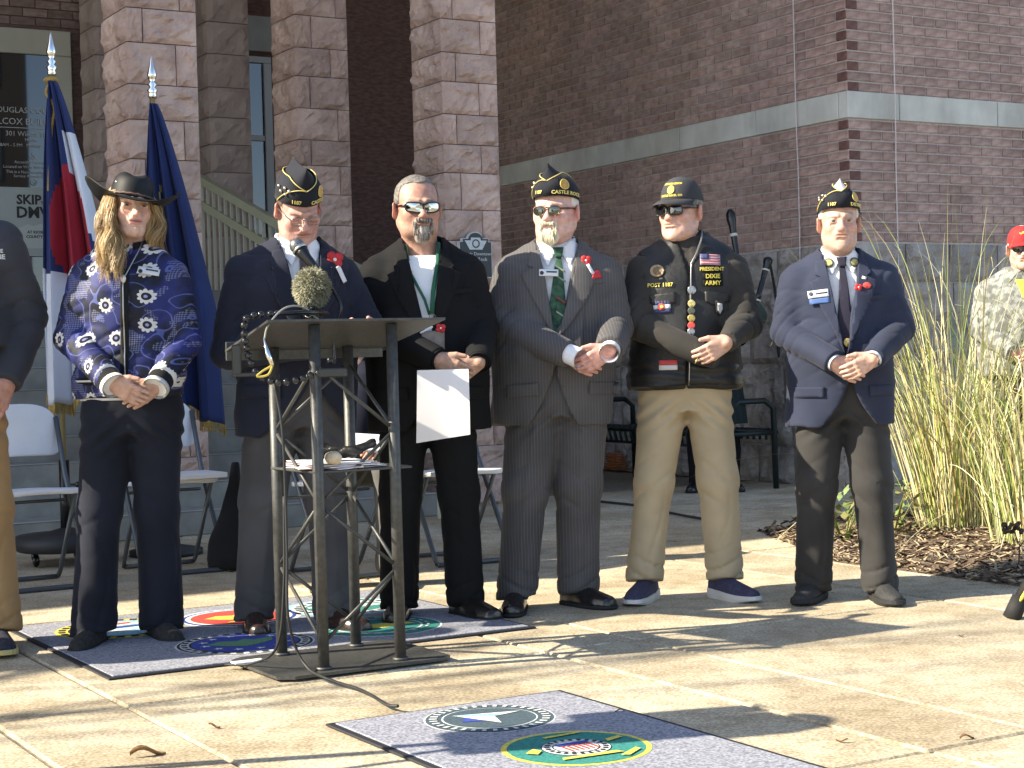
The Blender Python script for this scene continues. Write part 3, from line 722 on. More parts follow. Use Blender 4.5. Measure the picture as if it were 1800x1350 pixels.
def trousers(parent, m, feet, hip=.105, waist=(.185, .135), zw=1.02, knee=.088, hem=.092, zc=.80, lean=0., zh=.035, crease=True, seed=1, knees=None, brk=.010, crotch_y=0, name='trousers', rise=None):
    V = Vol(axis(-.42, .42, .0085), axis(-.26, .26, .0085), axis(-.02, zw+.03, .009))
    a, b = waist
    V.loft([(zc-.01, lean*.8, .01, a*.80, b*.92), (zc+.08, lean*.85, .005, a*.98, b*1.0), (zw-.03, lean, 0, a, b), (zw, lean, 0, a*.99, b*.98)], 0, 2.2)
    segs = []
    for i, (fx, fy) in enumerate(feet):
        s = -1 if i == 0 else 1; hx = lean*.85 + s*.088; kx = (knees[i] if knees else hx*.45 + fx*.55); ky = fy*.5 - .012
        V.cone((hx, 0, zc+.06), (kx, ky, .50), hip, knee, .03, sq=(1, 1.12, 1)); V.cone((kx, ky, .50), (fx, fy+.015, zh-.03), knee, hem, .03, sq=(.93, 1.1, 1)); segs.append((kx, ky, fx, fy))
    # folds: break above the shoe, drag lines at knee and crotch
    for (kx, ky, fx, fy), q in zip(segs, (1, 2)):
        def fold(X, Y, Z):
            w = np.exp(-((Z-zh-.05)/.085)**2); n = crs((Z*1.0 + .30*(X-fx)*(1 if q == 1 else -1) + .12*Y)*44 + 1.6*np.sin((X-fx)*14+q) + q)
            kn = np.exp(-((Z-.48)/.13)**2)*.45*crs((Z - .7*(X-kx)*(1 if q == 1 else -1))*24 + q*2 + 1.2*np.sin(Y*18))
            return -brk*w*n*.75 - brk*kn
        V.add(fold, (fx-.14, -.3, -.02), (fx+.14, .3, .72))
        if crease:
            def cr(X, Y, Z):
                xc = np.where(Z > .5, kx + (lean*.85+np.sign(fx)*.088-kx)*np.clip((Z-.5)/.36, 0, 1), fx + (kx-fx)*np.clip(Z/.5, 0, 1)); return -.0065*np.exp(-((X-xc)/.011)**2)*(Y < 0)*np.clip((Z-.12)/.1, 0, 1)
            V.add(cr, (fx-.15, -.3, .06), (fx+.15, .05, zc))
    V.add(lambda X, Y, Z: -.0045*wob(X, Y, Z*.35, seed, 26) - .0042*crs(X*21 + Y*13 + Z*4*np.sin(X*3+seed) + 1.3*np.sin(Z*9+seed))*np.clip((.62-Z)/.3, 0, 1), (-.4, -.3, 0), (.4, .3, zw))
    V.add(lambda X, Y, Z: -.006*np.exp(-((Z-zc+.02)/.07)**2)*np.sin((np.abs(X-lean*.8)*.8+Z)*95), (-.25, -.3, zc-.2), (.25, .1, zc+.12))
    for i, (fx, fy) in enumerate(feet): V.op(lambda X, Y, Z: Z - zh - .10*np.maximum(0, -(Y-fy) - .03)*-.35 - .03*np.clip((Y-fy)/-.1, 0, 1), (fx-.16, -.3, -.03), (fx+.16, .3, zh+.04), 0, True)
    return link(name, V.mesh(name, m), parent)

JROWS = [(.755, .228, .150), (.90, .220, .148), (1.05, .205, .138), (1.20, .205, .138), (1.32, .208, .138), (1.395, .190, .120), (1.445, .145, .092), (1.495, .10, .075), (1.515, .078, .068)]
def jacket(parent, m, arms, rows=JROWS, hem=.755, vz=1.10, vtop=.085, cut=.16, lean=0., seed=1, sr=(.078, .063, .050), dy=0., lift=0., name='jacket', res=.0075, wr=1., closed=False, yl=0., shx=.205, flap=.0):
    """arms: per side (shoulder, elbow, wrist). yl: forward lean of the chest."""
    xs = [q[i][0] for q in arms for i in range(3)]; yy = [q[i][1] for q in arms for i in range(3)]; zz = [q[i][2] for q in arms for i in range(3)]
    V = Vol(axis(min(xs)-.11, max(xs)+.11, res), axis(min(min(yy)-.10, -.27), .24, res), axis(min(hem, min(zz))-.06, 1.56, res))
    z1 = rows[-1][0]; off = lambda z: lean*(.3+.7*(z-hem)/(z1-hem))
    V.loft([(z, off(z), dy - yl*max(0, (z-hem)/(z1-hem))**1.3, a, b) for z, a, b in rows if z >= hem-1e-6], 0, 2.25)
    for sd in arms:
        S = sd[0]; s = 1 if S[0] > lean else -1
        V.cone((lean + s*.055, dy-yl+.015, 1.478), (S[0]-s*.012, S[1], S[2]+.012), .048, sr[0]*.86, .035)
    V.add(lambda X, Y, Z: -.005*wr*wob(X, Y, Z*.6, seed, 17) - .0035*wr*wob(X, Y, Z, seed+5, 38), (-.5, -.5, hem-.1), (.5, .3, 1.42))
    bt = vz
    V.add(lambda X, Y, Z: -.006*wr*np.exp(-((Z-bt)/.13)**2)*crs(((Z-bt) + np.abs(X-lean)*.55)*34)*np.exp(-(np.abs(X-lean)/.13)**2)*(Y < 0), (-.3, -.4, bt-.3), (.3, 0, bt+.25))
    H = V.height()
    if not closed:
        xo = lambda Z: lean*(.3+.7*np.clip((Z-hem)/(z1-hem), 0, 1))
        V.op(lambda X, Y, Z: np.maximum(np.maximum(np.abs(X-xo(Z)) - np.clip((Z-vz)/(1.50-vz), 0, 2)*vtop - .003, vz-Z), Y-dy+yl*0-.02), (-.2, -.5, vz), (.2, .05, 1.56), 0, True)
        zc = vz-.05
        V.op(lambda X, Y, Z: np.maximum(np.maximum((np.abs(X-xo(Z)-flap) - np.clip((zc-Z)/(zc-hem), 0, 1.4)**2*cut - .001), Z-zc), Y-dy+.02), (-.3, -.5, hem-.1), (.3, .05, zc), 0, True)
    for i, sd in enumerate(arms):
        S, E, Wr = (np.array(q, float) for q in sd)
        V.cone(S, E, sr[0], sr[1], .028, sq=(1, 1.06, 1)); V.cone(E, Wr, sr[1], sr[2], .010, cut=True)
        ax = (E-S)/np.linalg.norm(E-S); fx = (Wr-E)/np.linalg.norm(Wr-E); bi = fx-ax; bi /= np.linalg.norm(bi)+1e-6
        def fold(X, Y, Z, E=E, ax=ax, fx=fx, bi=bi, q=i, S=S):
            px, py, pz = X-E[0], Y-E[1], Z-E[2]; r2 = px*px+py*py+pz*pz; inn = px*bi[0]+py*bi[1]+pz*bi[2]; t = px*(ax-fx)[0]*-1+py*(ax-fx)[1]*-1+pz*(ax-fx)[2]*-1
            n = crs((px*(ax+fx)[0]+py*(ax+fx)[1]+pz*(ax+fx)[2])*38 + 1.4*np.sin(px*25+q)+1.2*np.sin(pz*21))
            u = crs(((X-S[0])*ax[0]+(Y-S[1])*ax[1]+(Z-S[2])*ax[2] + .5*(Y-S[1]) + .3*(X-S[0]))*27 + 1.6*np.sin(Y*17+q+X*9))
            rs = (X-S[0])**2+(Y-S[1])**2+(Z-S[2])**2
            return -wr*(.0075*np.exp(-r2/.0160)*n + .0042*np.exp(-rs/.05)*u)
        lo = np.minimum(np.minimum(S, E), Wr)-.12; hi = np.maximum(np.maximum(S, E), Wr)+.12; V.add(fold, lo, hi)
        V.add(lambda X, Y, Z, q=i: -.0030*wr*wob(X, Y, Z, seed+9+q, 34), lo, hi)
    global LAST_H
    LAST_H = V.height(); o = link(name, V.mesh(name, m), parent); return o, H
def lapels(jk, H, m, lean=0., vz=1.10, vtop=.085, w=.068, notch=True, th=.008):
    for s in (-1, 1):
        e = lambda z: vtop*max(0, (z-vz)/(1.50-vz))
        P = [(lean*.6 + s*.004, vz), (lean + s*(e(1.37)+.004), 1.37), (lean + s*(e(1.47)+.002), 1.47), (lean + s*(e(1.47)+.036), 1.463), (lean + s*(e(1.40)+w*.86), 1.405), (lean + s*(e(1.395)+w*.55), 1.395), (lean + s*(e(1.375)+w*1.28), 1.372), (lean + s*(e(1.28)+w*.95), 1.27), (lean*.8 + s*(e(1.16)+w*.42), 1.16)]
        applique('lapel', P, H, m, jk, off=.0035, th=th)
def shirt(parent, m, H_in=None, lean=0., zb=.95, yl=0., dy=0., rows=JROWS, collar=True, neck=.068, name='shirt', inset=.021, zt=1.6):
    V = Vol(axis(-.30, .34, .008), axis(-.26, .16, .007), axis(zb-.03, 1.575, .007)); z1 = rows[-1][0]; hem = .755
    off = lambda z: lean*(.3+.7*(z-hem)/(z1-hem))
    V.loft([(z, off(z), dy - yl*max(0, (z-hem)/(z1-hem))**1.3, a-inset, b-inset) for z, a, b in rows if zb-1e-6 <= z <= zt] , 0, 2.25)
    V.add(lambda X, Y, Z: -.0035*wob(X, Y, Z*.4, 3, 40), (-.3, -.3, zb), (.3, .2, 1.45))
    if collar:
        V.op(lambda X, Y, Z: np.maximum(np.abs(np.sqrt(((X-lean))**2 + (Y-dy+yl-.028)**2*.95) - neck) - .006, np.abs(Z - 1.500 - .30*(Y-dy+yl-.028)) - .026), (lean-.1, -.25, 1.44), (lean+.1, .15, 1.56), .004)
    H = V.height()
    o = link(name, V.mesh(name, m), parent)
    if collar:
        for s in (-1, 1):
            applique('collar_flap', [(lean+s*.003, 1.468), (lean+s*.030, 1.487), (lean+s*.062, 1.515), (lean+s*.078, 1.490), (lean+s*.066, 1.440), (lean+s*.046, 1.402)], H, m, o, off=.007, th=.005)
    return o, H
def tie(parent, m, H, lean=0., zb=1.08, w=.040):
    o = applique('tie', [(lean-.012, 1.437), (lean+.012, 1.437), (lean*.7+w, zb+.03), (lean*.6, zb-.01), (lean*.7-w, zb+.03)], H, m, parent, off=.010, th=.006)
    applique('knot', [(lean-.022, 1.478), (lean+.022, 1.478), (lean+.014, 1.436), (lean-.014, 1.436)], H, m, o, off=.015, th=.008); return o
def cuffs(parent, m, E, Wr, r=.037, L=.03, name='shirt_cuff', start=-.02):
    E, Wr = Vector(E), Vector(Wr); d = (Wr-E).normalized(); p = [Wr + d*(start), Wr + d*(L*.5), Wr + d*L]
    return MB().tube(p, [r, r*1.02, r*1.0], 20, cap=False).tube(list(reversed(p)), [r*.9, r*.9, r*.86], 20, cap=False).build(name, m, parent)
def poppy(parent, H, x, z, m, s=1., leaf=True, off=.006, H2=None):
    o = None; mm = mat('poppy_red', (.55, .02, .025), (.38, .012, .018), scale=60, rough=.6)
    b = MB(); y = H(x, z) - off
    for a in (.6, 2.2, 3.7, 5.3):
        c = (x+.017*s*cos(a), y-.004, z+.015*s*sin(a)); b.ball(c, .0165*s, 6, 0, (1, .38, .95))
    b.ball((x, y-.011, z), .006*s, 6, 1, (1, .5, 1)); o = b.build('poppy', [mm, mat('poppy_white', (.7, .7, .66))], parent)
    if leaf: applique('paper_tag', rect(x+.022*s, z-.048*s, .018*s, .060*s, .5), H, mat('paper_tag', (.72, .73, .76), rough=.6), o, off=off+.002, th=.002)
    return o
def eyes(parent, c, R, iris=(.03, .02, .012)):
    for s in (-1, 1):
        b = MB(); prof = [(.0118*sin(pi*i/14), -.0118*cos(pi*i/14)) for i in range(15)]; v, f = lathe(prof, 16); Mx = Matrix.Rotation(pi/2, 3, 'X')
        b.add([tuple(Mx @ Vector(p)) for p in v], f, 0, True)
        b.mi = [1 if sum(b.v[i][1] for i in q)/4 < -.0098 else 0 for q in b.f]
        p = np.array(c) + R @ np.array((s*.0325, -.0748, -.0012))
        o = b.build('eye', [mat('eye_white', (.62, .58, .54), rough=.2), mat('iris_dark', iris, rough=.08)], parent, loc=tuple(p)); o.rotation_euler = Matrix(R.tolist()).to_euler()
def hp(c, R): return lambda q: tuple(np.array(c) + R @ np.array(q, float))
def sunglasses(parent, c, R, lens, frame, kind='wrap', name='sunglasses'):
    T = hp(c, R); fb = MB(); root = None
    hw, hh, cx = {'wrap': (.0335, .0195, .0345), 'round': (.024, .0185, .0325), 'sport': (.029, .019, .033), 'thin': (.024, .016, .033)}[kind]
    tilt = {'wrap': .42, 'round': .14, 'sport': .25, 'thin': .14}[kind]; yo = -.106 if kind != 'wrap' else -.104
    sh = {'wrap': 3.2, 'round': 2.6, 'sport': 3.4, 'thin': 3.0}[kind]
    fr = fb; rims = []; lenses = []
    for s in (-1, 1):
        ring = []
        for i in range(22):
            a = 2*pi*i/22; ca, sa = cos(a), sin(a); x = cx + hw*math.copysign(abs(ca)**(2/sh), ca); z = -.004 + hh*math.copysign(abs(sa)**(2/sh), sa)
            if sa < 0: z *= 1.0; x -= (.004 if kind == 'round' else .0)*(-sa)
            ring.append((s*x, yo + tilt*max(0, x-.012)**1.25*1.9, z + (.10*(x-.03) if kind == 'wrap' else 0)))
        rims.append([T(q) for q in ring]); cen = T((s*cx, yo - .002 + tilt*max(0, cx-.012)**1.25*1.9, -.004)); lenses.append(cen)
    rt = {'wrap': .0032, 'round': .0026, 'sport': .0030, 'thin': .0014}[kind]
    for r in rims: fr.tube(r + [r[0]], rt, 6, cap=False)
    fr.tube([T((-.012, yo+.002, .006)), T((0, yo-.003, .009)), T((.012, yo+.002, .006))], rt*1.15, 6)
    for s in (-1, 1):
        y1 = yo + tilt*max(0, cx+hw-.012)**1.25*1.9
        fr.tube([T((s*(cx+hw), y1, .004)), T((s*.076, -.05, .006)), T((s*.081, .01, .006)), T((s*.080, .03, -.008))], [.0042 if kind != 'thin' else .0018]*2 + [.003, .0025] if kind != 'thin' else .0018, 6)
    o = fr.build(name, frame, parent)
    for r, cn in zip(rims, lenses):
        b = MB(); n = len(r); mid = [tuple(np.array(cn)*.5 + np.array(q)*.5 + (R @ np.array((0, -.0018, 0)))) for q in r]
        b.add([cn] + mid + r, [(0, 1+i, 1+(i+1) % n) for i in range(n)] + [(1+i, 1+n+i, 1+n+(i+1) % n, 1+(i+1) % n) for i in range(n)], 0, True); b.build('lens', lens, o)
    return o
def garrison(parent, c, R, m, pipe, label_side, label_front, tilt=0., top=None, ht=.135, emb=True, z0=.048, cuff_m=None, pins=True, side=1, rx=.082, ry=.107, cs=1.):
    """fore-and-aft cap: pinched crown, turned-up cuff with piping that meets at the front"""
    q = rotm(0, tilt, 0); Rh = R @ q; T = lambda p: tuple(np.array(c) + Rh @ np.array(p, float)); N = 48
    base = lambda a: (rx*sin(a), .012 - ry*cos(a))                       # a = 0 front, + towards viewer right
    zb = lambda a: z0 - .010*math.cos(a)*0 + .006*abs(sin(a)) - .022*(1-cos(a))/2 + .0
    root = MB(); v = []; rowsN = 12
    hgt = lambda a: ht*(.90 + .10*abs(cos(a))**2)
    for i in range(rowsN+1):
        t = i/rowsN
        for k in range(N):
            a = 2*pi*k/N; x, y = base(a); e = max(0, 1 - t**2.3); v.append(T((x*e*(1+.05*sin(pi*t)), (y-.012)*(1 - .10*t*t) + .012, zb(a) + hgt(a)*t)))
    root.add(v, [(i*N+k, i*N+(k+1) % N, (i+1)*N+(k+1) % N, (i+1)*N+k) for i in range(rowsN) for k in range(N)], 0, True)
    o = root.build('garrison_cap', top or m, parent)
    # cuff
    ch = lambda a: cs*(.062 + .040*min(1, abs(sin(a/2))*1.9))
    def P(a, t, off=.005):
        x, y = base(a); z = zb(a) + ch(a)*t; tt = ch(a)*t/ht; e = max(.0, 1-tt**2.3)
        nx, ny = sin(a), -cos(a); return T((x*(e*(1+.05*sin(pi*tt)))+nx*off, (y-.012)*(1-.1*tt*tt)+.012+ny*off, z))
    b = MB(); v = []
    for t, of in ((0, .001), (0, .0055), (.5, .0065), (1, .0065), (1, .001)):
        for k in range(N): v.append(P(2*pi*k/N, t, of))
    b.add(v, [(i*N+k, i*N+(k+1) % N, (i+1)*N+(k+1) % N, (i+1)*N+k) for i in range(4) for k in range(N)], 0, True); cu = b.build('cuff', cuff_m or m, o)
    MB().tube([P(2*pi*k/N, 1, .006) for k in range(N+1)], .0021, 5, cap=False).tube([P(-side*(.02 + 1.35*k/14), 1 - (k/14)**1.35*.98, .0085) for k in range(15)], .0019, 5).build('piping', pipe, o)
    def wrap(txt, size, a0, z, mm, bold=.03):
        me = text_mesh(txt, size, mm, .0006, bold=size*bold)
        for vv in me.vertices:
            x, y, zz = vv.co; a = a0 + x/.092; vv.co = P(a, (z+y)/ch(a), .0088+zz)
        link('lettering', me, o)
    if label_front: wrap(label_front, .020, side*.92, .014, pipe)
    if label_side: wrap(label_side, .019, -side*.42, .016, pipe)
    if emb:
        e = MB(); v = []
        for rr, of, in ((0, .010), (.017, .010), (.017, .007)):
            for k in range(16): v.append(P(side*.80 + rr*cos(k*pi/8)/.092, (.048 + rr*1.15*sin(k*pi/8))/ch(side*.8), of))
        e.add(v, [(i*16+k, i*16+(k+1) % 16, (i+1)*16+(k+1) % 16, (i+1)*16+k) for i in range(2) for k in range(16)]); eb = e.build('emblem', mat('emblem_gold', (.62, .36, .06), (.30, .15, .03), scale=240, rough=.45), o)
        MB().tube([P(side*.80 + .018*cos(k*pi/8)/.092, (.048 + .0205*sin(k*pi/8))/ch(side*.8), .0095) for k in range(17)], .0016, 5, cap=False).build('emblem_rim', pipe, eb)
    if pins:
        pb = MB()
        for a, z, r in ((-.75, .055, .007), (-1.0, .062, .006), (-.9, .040, .006), (-1.15, .046, .006), (-1.35, .060, .006)): pb.ball(P(side*a, z/ch(a), .010), r, 6, 0, (1, .8, 1))
        pb.build('pins', mat('pin_metal', (.62, .55, .40), rough=.3, metal=.8), o)
    return o
def beard(parent, c, R, cm, parts, seed=1, name='beard', base=None):
    """full goatee modelled in strand-like ridges"""
    T = hp(c, R); b = MB(); r = random.Random(seed); base = base or (.034, .030, .036)
    V = Vol(axis(c[0]-.14, c[0]+.14, .0036), axis(c[1]-.16, c[1]+.02, .0036), axis(c[2]-.21, c[2]-.02, .0036))
    V.ell(T((0, -.072, -.098)), base, 0, False, R); V.ell(T((0, -.078, -.112)), (base[0]*.72, base[1]*.8, base[2]), .02, False, R)
    for s in (-1, 1): V.cone(T((s*.006, -.0985, -.0485)), T((s*.027, -.088, -.056)), .0065, .0060, .004); V.cone(T((s*.028, -.086, -.056)), T((s*.030, -.078, -.085)), .0065, .010, .008)
    V.cone(T((-.020, -.100, -.0625)), T((.020, -.100, -.0625)), .0042, .0042, .003, True); V.cone(T((-.013, -.102, -.069)), T((.013, -.102, -.069)), .0048, .0048, .003, True)
    V.add(lambda X, Y, Z: -.0020*wob(X*1.6, Y*1.6, Z*.4, seed, 260) - .002*wob(X, Y, Z*.5, seed+1, 120), tuple(np.array(c)-.22), tuple(np.array(c)+.2))
    v0 = V.mesh(name, cm); nv = len(v0.vertices); co = np.empty(nv*3, f32); v0.vertices.foreach_get('co', co); b.add(co.reshape(-1, 3).tolist(), [tuple(q.vertices) for q in v0.polygons], 0, True); bpy.data.meshes.remove(v0)
    for (x0, y0, z0), (x1, y1, z1), n, rad, jit in parts:
        for _ in range(n):
            t = r.random(); sx = x0 + (x1-x0)*t + r.uniform(-jit, jit); sy = y0 + (y1-y0)*t*t + r.uniform(-.004, .003); sz = z0 + (z1-z0)*r.random()
            L = rad*r.uniform(.7, 1.25); dx = sx*.10 + r.uniform(-.004, .004)
            p = [(sx, sy, sz), (sx+dx*.5, sy-.010, sz-L*.45), (sx+dx*.8, sy-.006, sz-L)]
            b.tube([T(q) for q in p], [.0018, .0017, .0006], 4, m=r.choice((0, 0, 1)), cap=False)
    return b.build(name, cm, parent)

def make_body(root, spec, arms=None, hands=(), feet=((-.12, 0), (.12, 0)), hidden_legs=True):
    c = spec['head']; R = rotm(*spec.get('rot', (0, 0, 0))); p = spec.get('face', {}); lean = spec.get('lean', 0)
    hx = [h[0][0] for h in hands]; hy = [h[0][1] for h in hands]; hz = [h[0][2] for h in hands]
    fs = .0029
    sx = [(c[0]-.115, c[0]+.115)] + ([(min(hx)-.12, max(hx)+.12)] if hands else [])
    sy = [(c[1]-.14, c[1]+.13)] + ([(min(hy)-.10, max(hy)+.08)] if hands else [])
    sz = [(c[2]-.17, c[2]+.14)] + ([(min(hz)-.15, max(hz)+.08)] if hands else [])
    lo = [min(a for a, _ in q) for q in (sx, sy, sz)]; hi = [max(b for _, b in q) for q in (sx, sy, sz)]
    V = Vol(axis(min(-.36, lo[0]), max(.40, hi[0]), .024, fs, sx), axis(min(-.25, lo[1]), max(.18, hi[1]), .024, fs, sy), axis(.02, hi[2]+.02, .024, fs, sz))
    bt = spec.get('bt', 1.); V.loft([(.80, lean*.4, 0, .13*bt, .09*bt), (1.0, lean*.5, 0, .14*bt, .09*bt), (1.22, lean*.8, spec.get('cy', 0), .14*bt, .09*bt), (1.34, lean, c[1]*.5+.01, .12*bt, .07*bt), (1.42, lean, c[1]*.5+.01, .06*bt, .05*bt)], 0, 2.1)
    for s, (fx, fy) in zip((-1, 1), feet):
        kx = (lean*.85+s*.088)*.45 + fx*.55; V.cone((lean*.85+s*.085, 0, .84), (kx, fy*.5-.012, .5), .055, .042, .03); V.cone((kx, fy*.5-.012, .5), (fx, fy+.015, .06), .042, .036, .02)
    if arms:
        for S, E, Wr in arms: V.cone(S, E, .034, .030, .01); V.cone(E, Wr, .030, .024, .01)
    head_sdf(V, c, R, p)
    for h in hands: hand_sdf(V, *h[:3], **(h[3] if len(h) > 3 else {}))
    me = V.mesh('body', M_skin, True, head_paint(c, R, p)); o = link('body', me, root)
    if not p.get('closed') and not p.get('noeyes'): eyes(o, c, R, p.get('iris', (.03, .02, .012)))
    return o, c, R
def hair_cap(parent, c, R, m, lo=.0, front=.045, k=1.03, name='hair', side=-.03, w=1):
    """close-cropped hair over the skull"""
    T = np.array(c); V = Vol(axis(c[0]-.13, c[0]+.13, .0042), axis(c[1]-.15, c[1]+.15, .0042), axis(c[2]-.10, c[2]+.15, .0042))
    V.ell(tuple(T + R @ np.array((0, .022, .040))), (.0785*w*k, .098*k, .088*k), 0, False, R)
    def keep(X, Y, Z):
        x, y, z = X-c[0], Y-c[1], Z-c[2]; lx, ly, lz = (R[0][i]*x + R[1][i]*y + R[2][i]*z for i in range(3))
        line = np.where(ly < -.02, front + (ly+.02)*-.25, side + np.clip(-ly-.0, -.1, .02)*0.9 + np.clip((ly+.02)/.1, 0, 1)*-.06)
        line = np.where((ly > -.035) & (ly < .04) & (np.abs(lx) > .06), np.maximum(line, .012), line)
        return lz - line
    V.op(keep, tuple(T-.16), tuple(T+.16), .004, True)
    V.add(lambda X, Y, Z: -.0016*wob(X, Y, Z, 4, 220), tuple(T-.15), tuple(T+.15))
    return link(name, V.mesh(name, m), parent)
# ================================================================== cloth and skin materials
def fabric(name, c, rough=.85, sheen=.05, bump=.25, bs=300, var=.22, scale=4):
    return mat(name, tuple(x*(1-var) for x in c), tuple(x*(1+var) for x in c), scale=scale, rough=rough, bump=bump, bscale=bs, sheen=sheen, spec=.25, bdist=.003)
def pinstripe(name, c, cs, pitch=.0125):
    m = fabric(name, c); N = m.node_tree.nodes; L = m.node_tree.links; b = N['Principled BSDF']; src = b.inputs['Base Color'].links[0].from_socket
    tc = N.new('ShaderNodeTexCoord'); sp = N.new('ShaderNodeSeparateXYZ'); L.new(tc.outputs['Object'], sp.inputs[0])
    nz = N.new('ShaderNodeTexNoise'); nz.inputs['Scale'].default_value = 6; L.new(tc.outputs['Object'], nz.inputs[0])
    ad = N.new('ShaderNodeMath'); ad.operation = 'MULTIPLY_ADD'; L.new(nz.outputs[0], ad.inputs[0]); ad.inputs[1].default_value = .012; L.new(sp.outputs[0], ad.inputs[2])
    ml = N.new('ShaderNodeMath'); ml.operation = 'DIVIDE'; L.new(ad.outputs[0], ml.inputs[0]); ml.inputs[1].default_value = pitch
    fr = N.new('ShaderNodeMath'); fr.operation = 'FRACT'; L.new(ml.outputs[0], fr.inputs[0])
    lt = N.new('ShaderNodeMath'); lt.operation = 'LESS_THAN'; L.new(fr.outputs[0], lt.inputs[0]); lt.inputs[1].default_value = .14
    mx = N.new('ShaderNodeMixRGB'); L.new(lt.outputs[0], mx.inputs[0]); L.new(src, mx.inputs[1]); mx.inputs[2].default_value = (*cs, 1); L.new(mx.outputs[0], b.inputs['Base Color'])
    return m
M_navy = fabric('navy_wool', (.012, .0145, .027)); M_navy2 = fabric('blue_blazer_wool', (.022, .027, .050)); M_black = fabric('black_wool', (.0042, .0043, .0050), sheen=0)
M_grey = pinstripe('grey_pinstripe', (.076, .071, .072), (.125, .12, .12)); M_greytr = fabric('grey_flannel', (.066, .063, .065)); M_char = fabric('charcoal_cotton', (.032, .030, .029))
M_khaki = fabric('khaki_cotton', (.42, .335, .215), var=.08, scale=7); M_tan = fabric('tan_cotton', (.36, .22, .10), var=.1); M_jean = fabric('dark_denim', (.010, .012, .021), var=.3)
M_shirt = mat('white_shirt', (.74, .74, .76), (.80, .80, .81), scale=5, rough=.8, bump=.2, bscale=150)
M_cap = fabric('navy_cap_felt', (.011, .012, .018)); M_pipe = mat('gold_piping', (.62, .50, .16), rough=.6); M_gold = mat('gold_thread', (.70, .58, .10), rough=.6)
M_blkleather = mat('black_leather', (.012, .012, .012), (.022, .021, .020), scale=14, rough=.46, bump=.2, bscale=60, spec=.35)
M_shoeblk = mat('black_shoe_leather', (.010, .009, .009), (.018, .016, .015), scale=20, rough=.25, spec=.6); M_soleblk = mat('black_rubber', (.012, .012, .012), rough=.8)
M_lensblk = mat('black_lens', (.008, .008, .009), rough=.04, spec=1.); M_mirror = mat('mirror_lens', (.55, .55, .50), rough=.03, metal=1.)
M_lensgrn = mat('green_lens', (.020, .026, .018), rough=.04, spec=1.)
M_frameblk = mat('black_frame', (.010, .010, .010), rough=.25); M_framebrn = mat('tortoise_frame', (.10, .045, .018), (.04, .018, .008), scale=60, rough=.25)
M_badge = mat('badge_white', (.66, .68, .70), rough=.4); M_badgeb = mat('badge_blue', (.06, .12, .30), rough=.4); M_ink = mat('ink_dark', (.03, .035, .05), rough=.6)
M_whitehair = mat('white_hair', (.55, .52, .47), (.70, .67, .62), scale=120, rough=.6, bump=.4, bscale=200, stretch=(1, 1, .3))
M_greyhair = mat('grey_hair', (.085, .075, .065), (.20, .18, .16), scale=120, rough=.6, bump=.4, bscale=220, stretch=(1, 1, .3))
M_brhair = mat('brown_hair', (.09, .055, .035), (.16, .10, .065), scale=120, rough=.6, bump=.4, bscale=220)

def person(name, loc, yaw, s, label):
    o = empty(name, loc, yaw); o.scale = (s, s, s); return tag(o, label, 'person', 'people standing in line behind the mats')
def rows_of(aw=1., bw=1., belly=0.):
    return [(z, a*aw + belly*.5*math.exp(-((z-1.05)/.16)**2), b*bw + belly*math.exp(-((z-1.05)/.17)**2)) for z, a, b in JROWS]
def clasp(hx, hy, hz, top='b'):
    s = 1 if top == 'b' else -1
    wt = (hx + s*.080, hy-.014, hz+.046); wu = (hx - s*.090, hy+.020, hz+.036)
    ht = (wt, (-s*.86, -.10, -.50), (-s*.15, -.2, 1), dict(curl=(.28, .50), thumb=.2)); hu = (wu, (s*.84, .02, -.55), (s*.2, -.25, 1), dict(curl=(.25, .45), thumb=.1))
    return (wu, wt, [ht, hu]) if top == 'b' else (wt, wu, [ht, hu])
def arm(s, lean, w, ex=.225, ez=1.165, sx=.176, sz=1.372, ey=-.035, back=-.012):
    S = np.array((lean + s*sx, .005, sz)); E = np.array((lean*.8 + s*ex, ey, ez)); w = np.array(w); d = (w-E)/np.linalg.norm(w-E)
    return (S, E, w - d*back)
def badge(jk, H, x, z, tilt=0, w=.078, h=.026, two=False, off=.008):
    o = applique('name_badge', rect(x, z, w, h, tilt), H, M_badge, jk, off=off, th=.003)
    text_on('NAME', .012, M_ink, H, x+.004, z+.003, o, off=off+.004, tilt=tilt) if False else None
    applique('badge_print', rect(x+.012, z+.003, w*.55, h*.22, tilt), H, M_ink, o, off=off+.0035, th=.0008); applique('badge_logo', disc(x-w*.36, z, h*.3, 8), H, M_ink, o, off=off+.0035, th=.0008)
    if two: applique('badge_bar', rect(x+.004, z-h*.95, w*.98, h*.7, tilt), H, M_badgeb, o, off=off, th=.002)
    return o
def button(jk, H, x, z, m=None, r=.009, off=.006): applique('button', disc(x, z, r, 10), H, m or M_frameblk, jk, off=off, th=.004)
def pocket(jk, H, m, x, z, w=.12, h=.045, tilt=0): applique('pocket_flap', rect(x, z, w, h, tilt), H, m, jk, off=.003, th=.004)

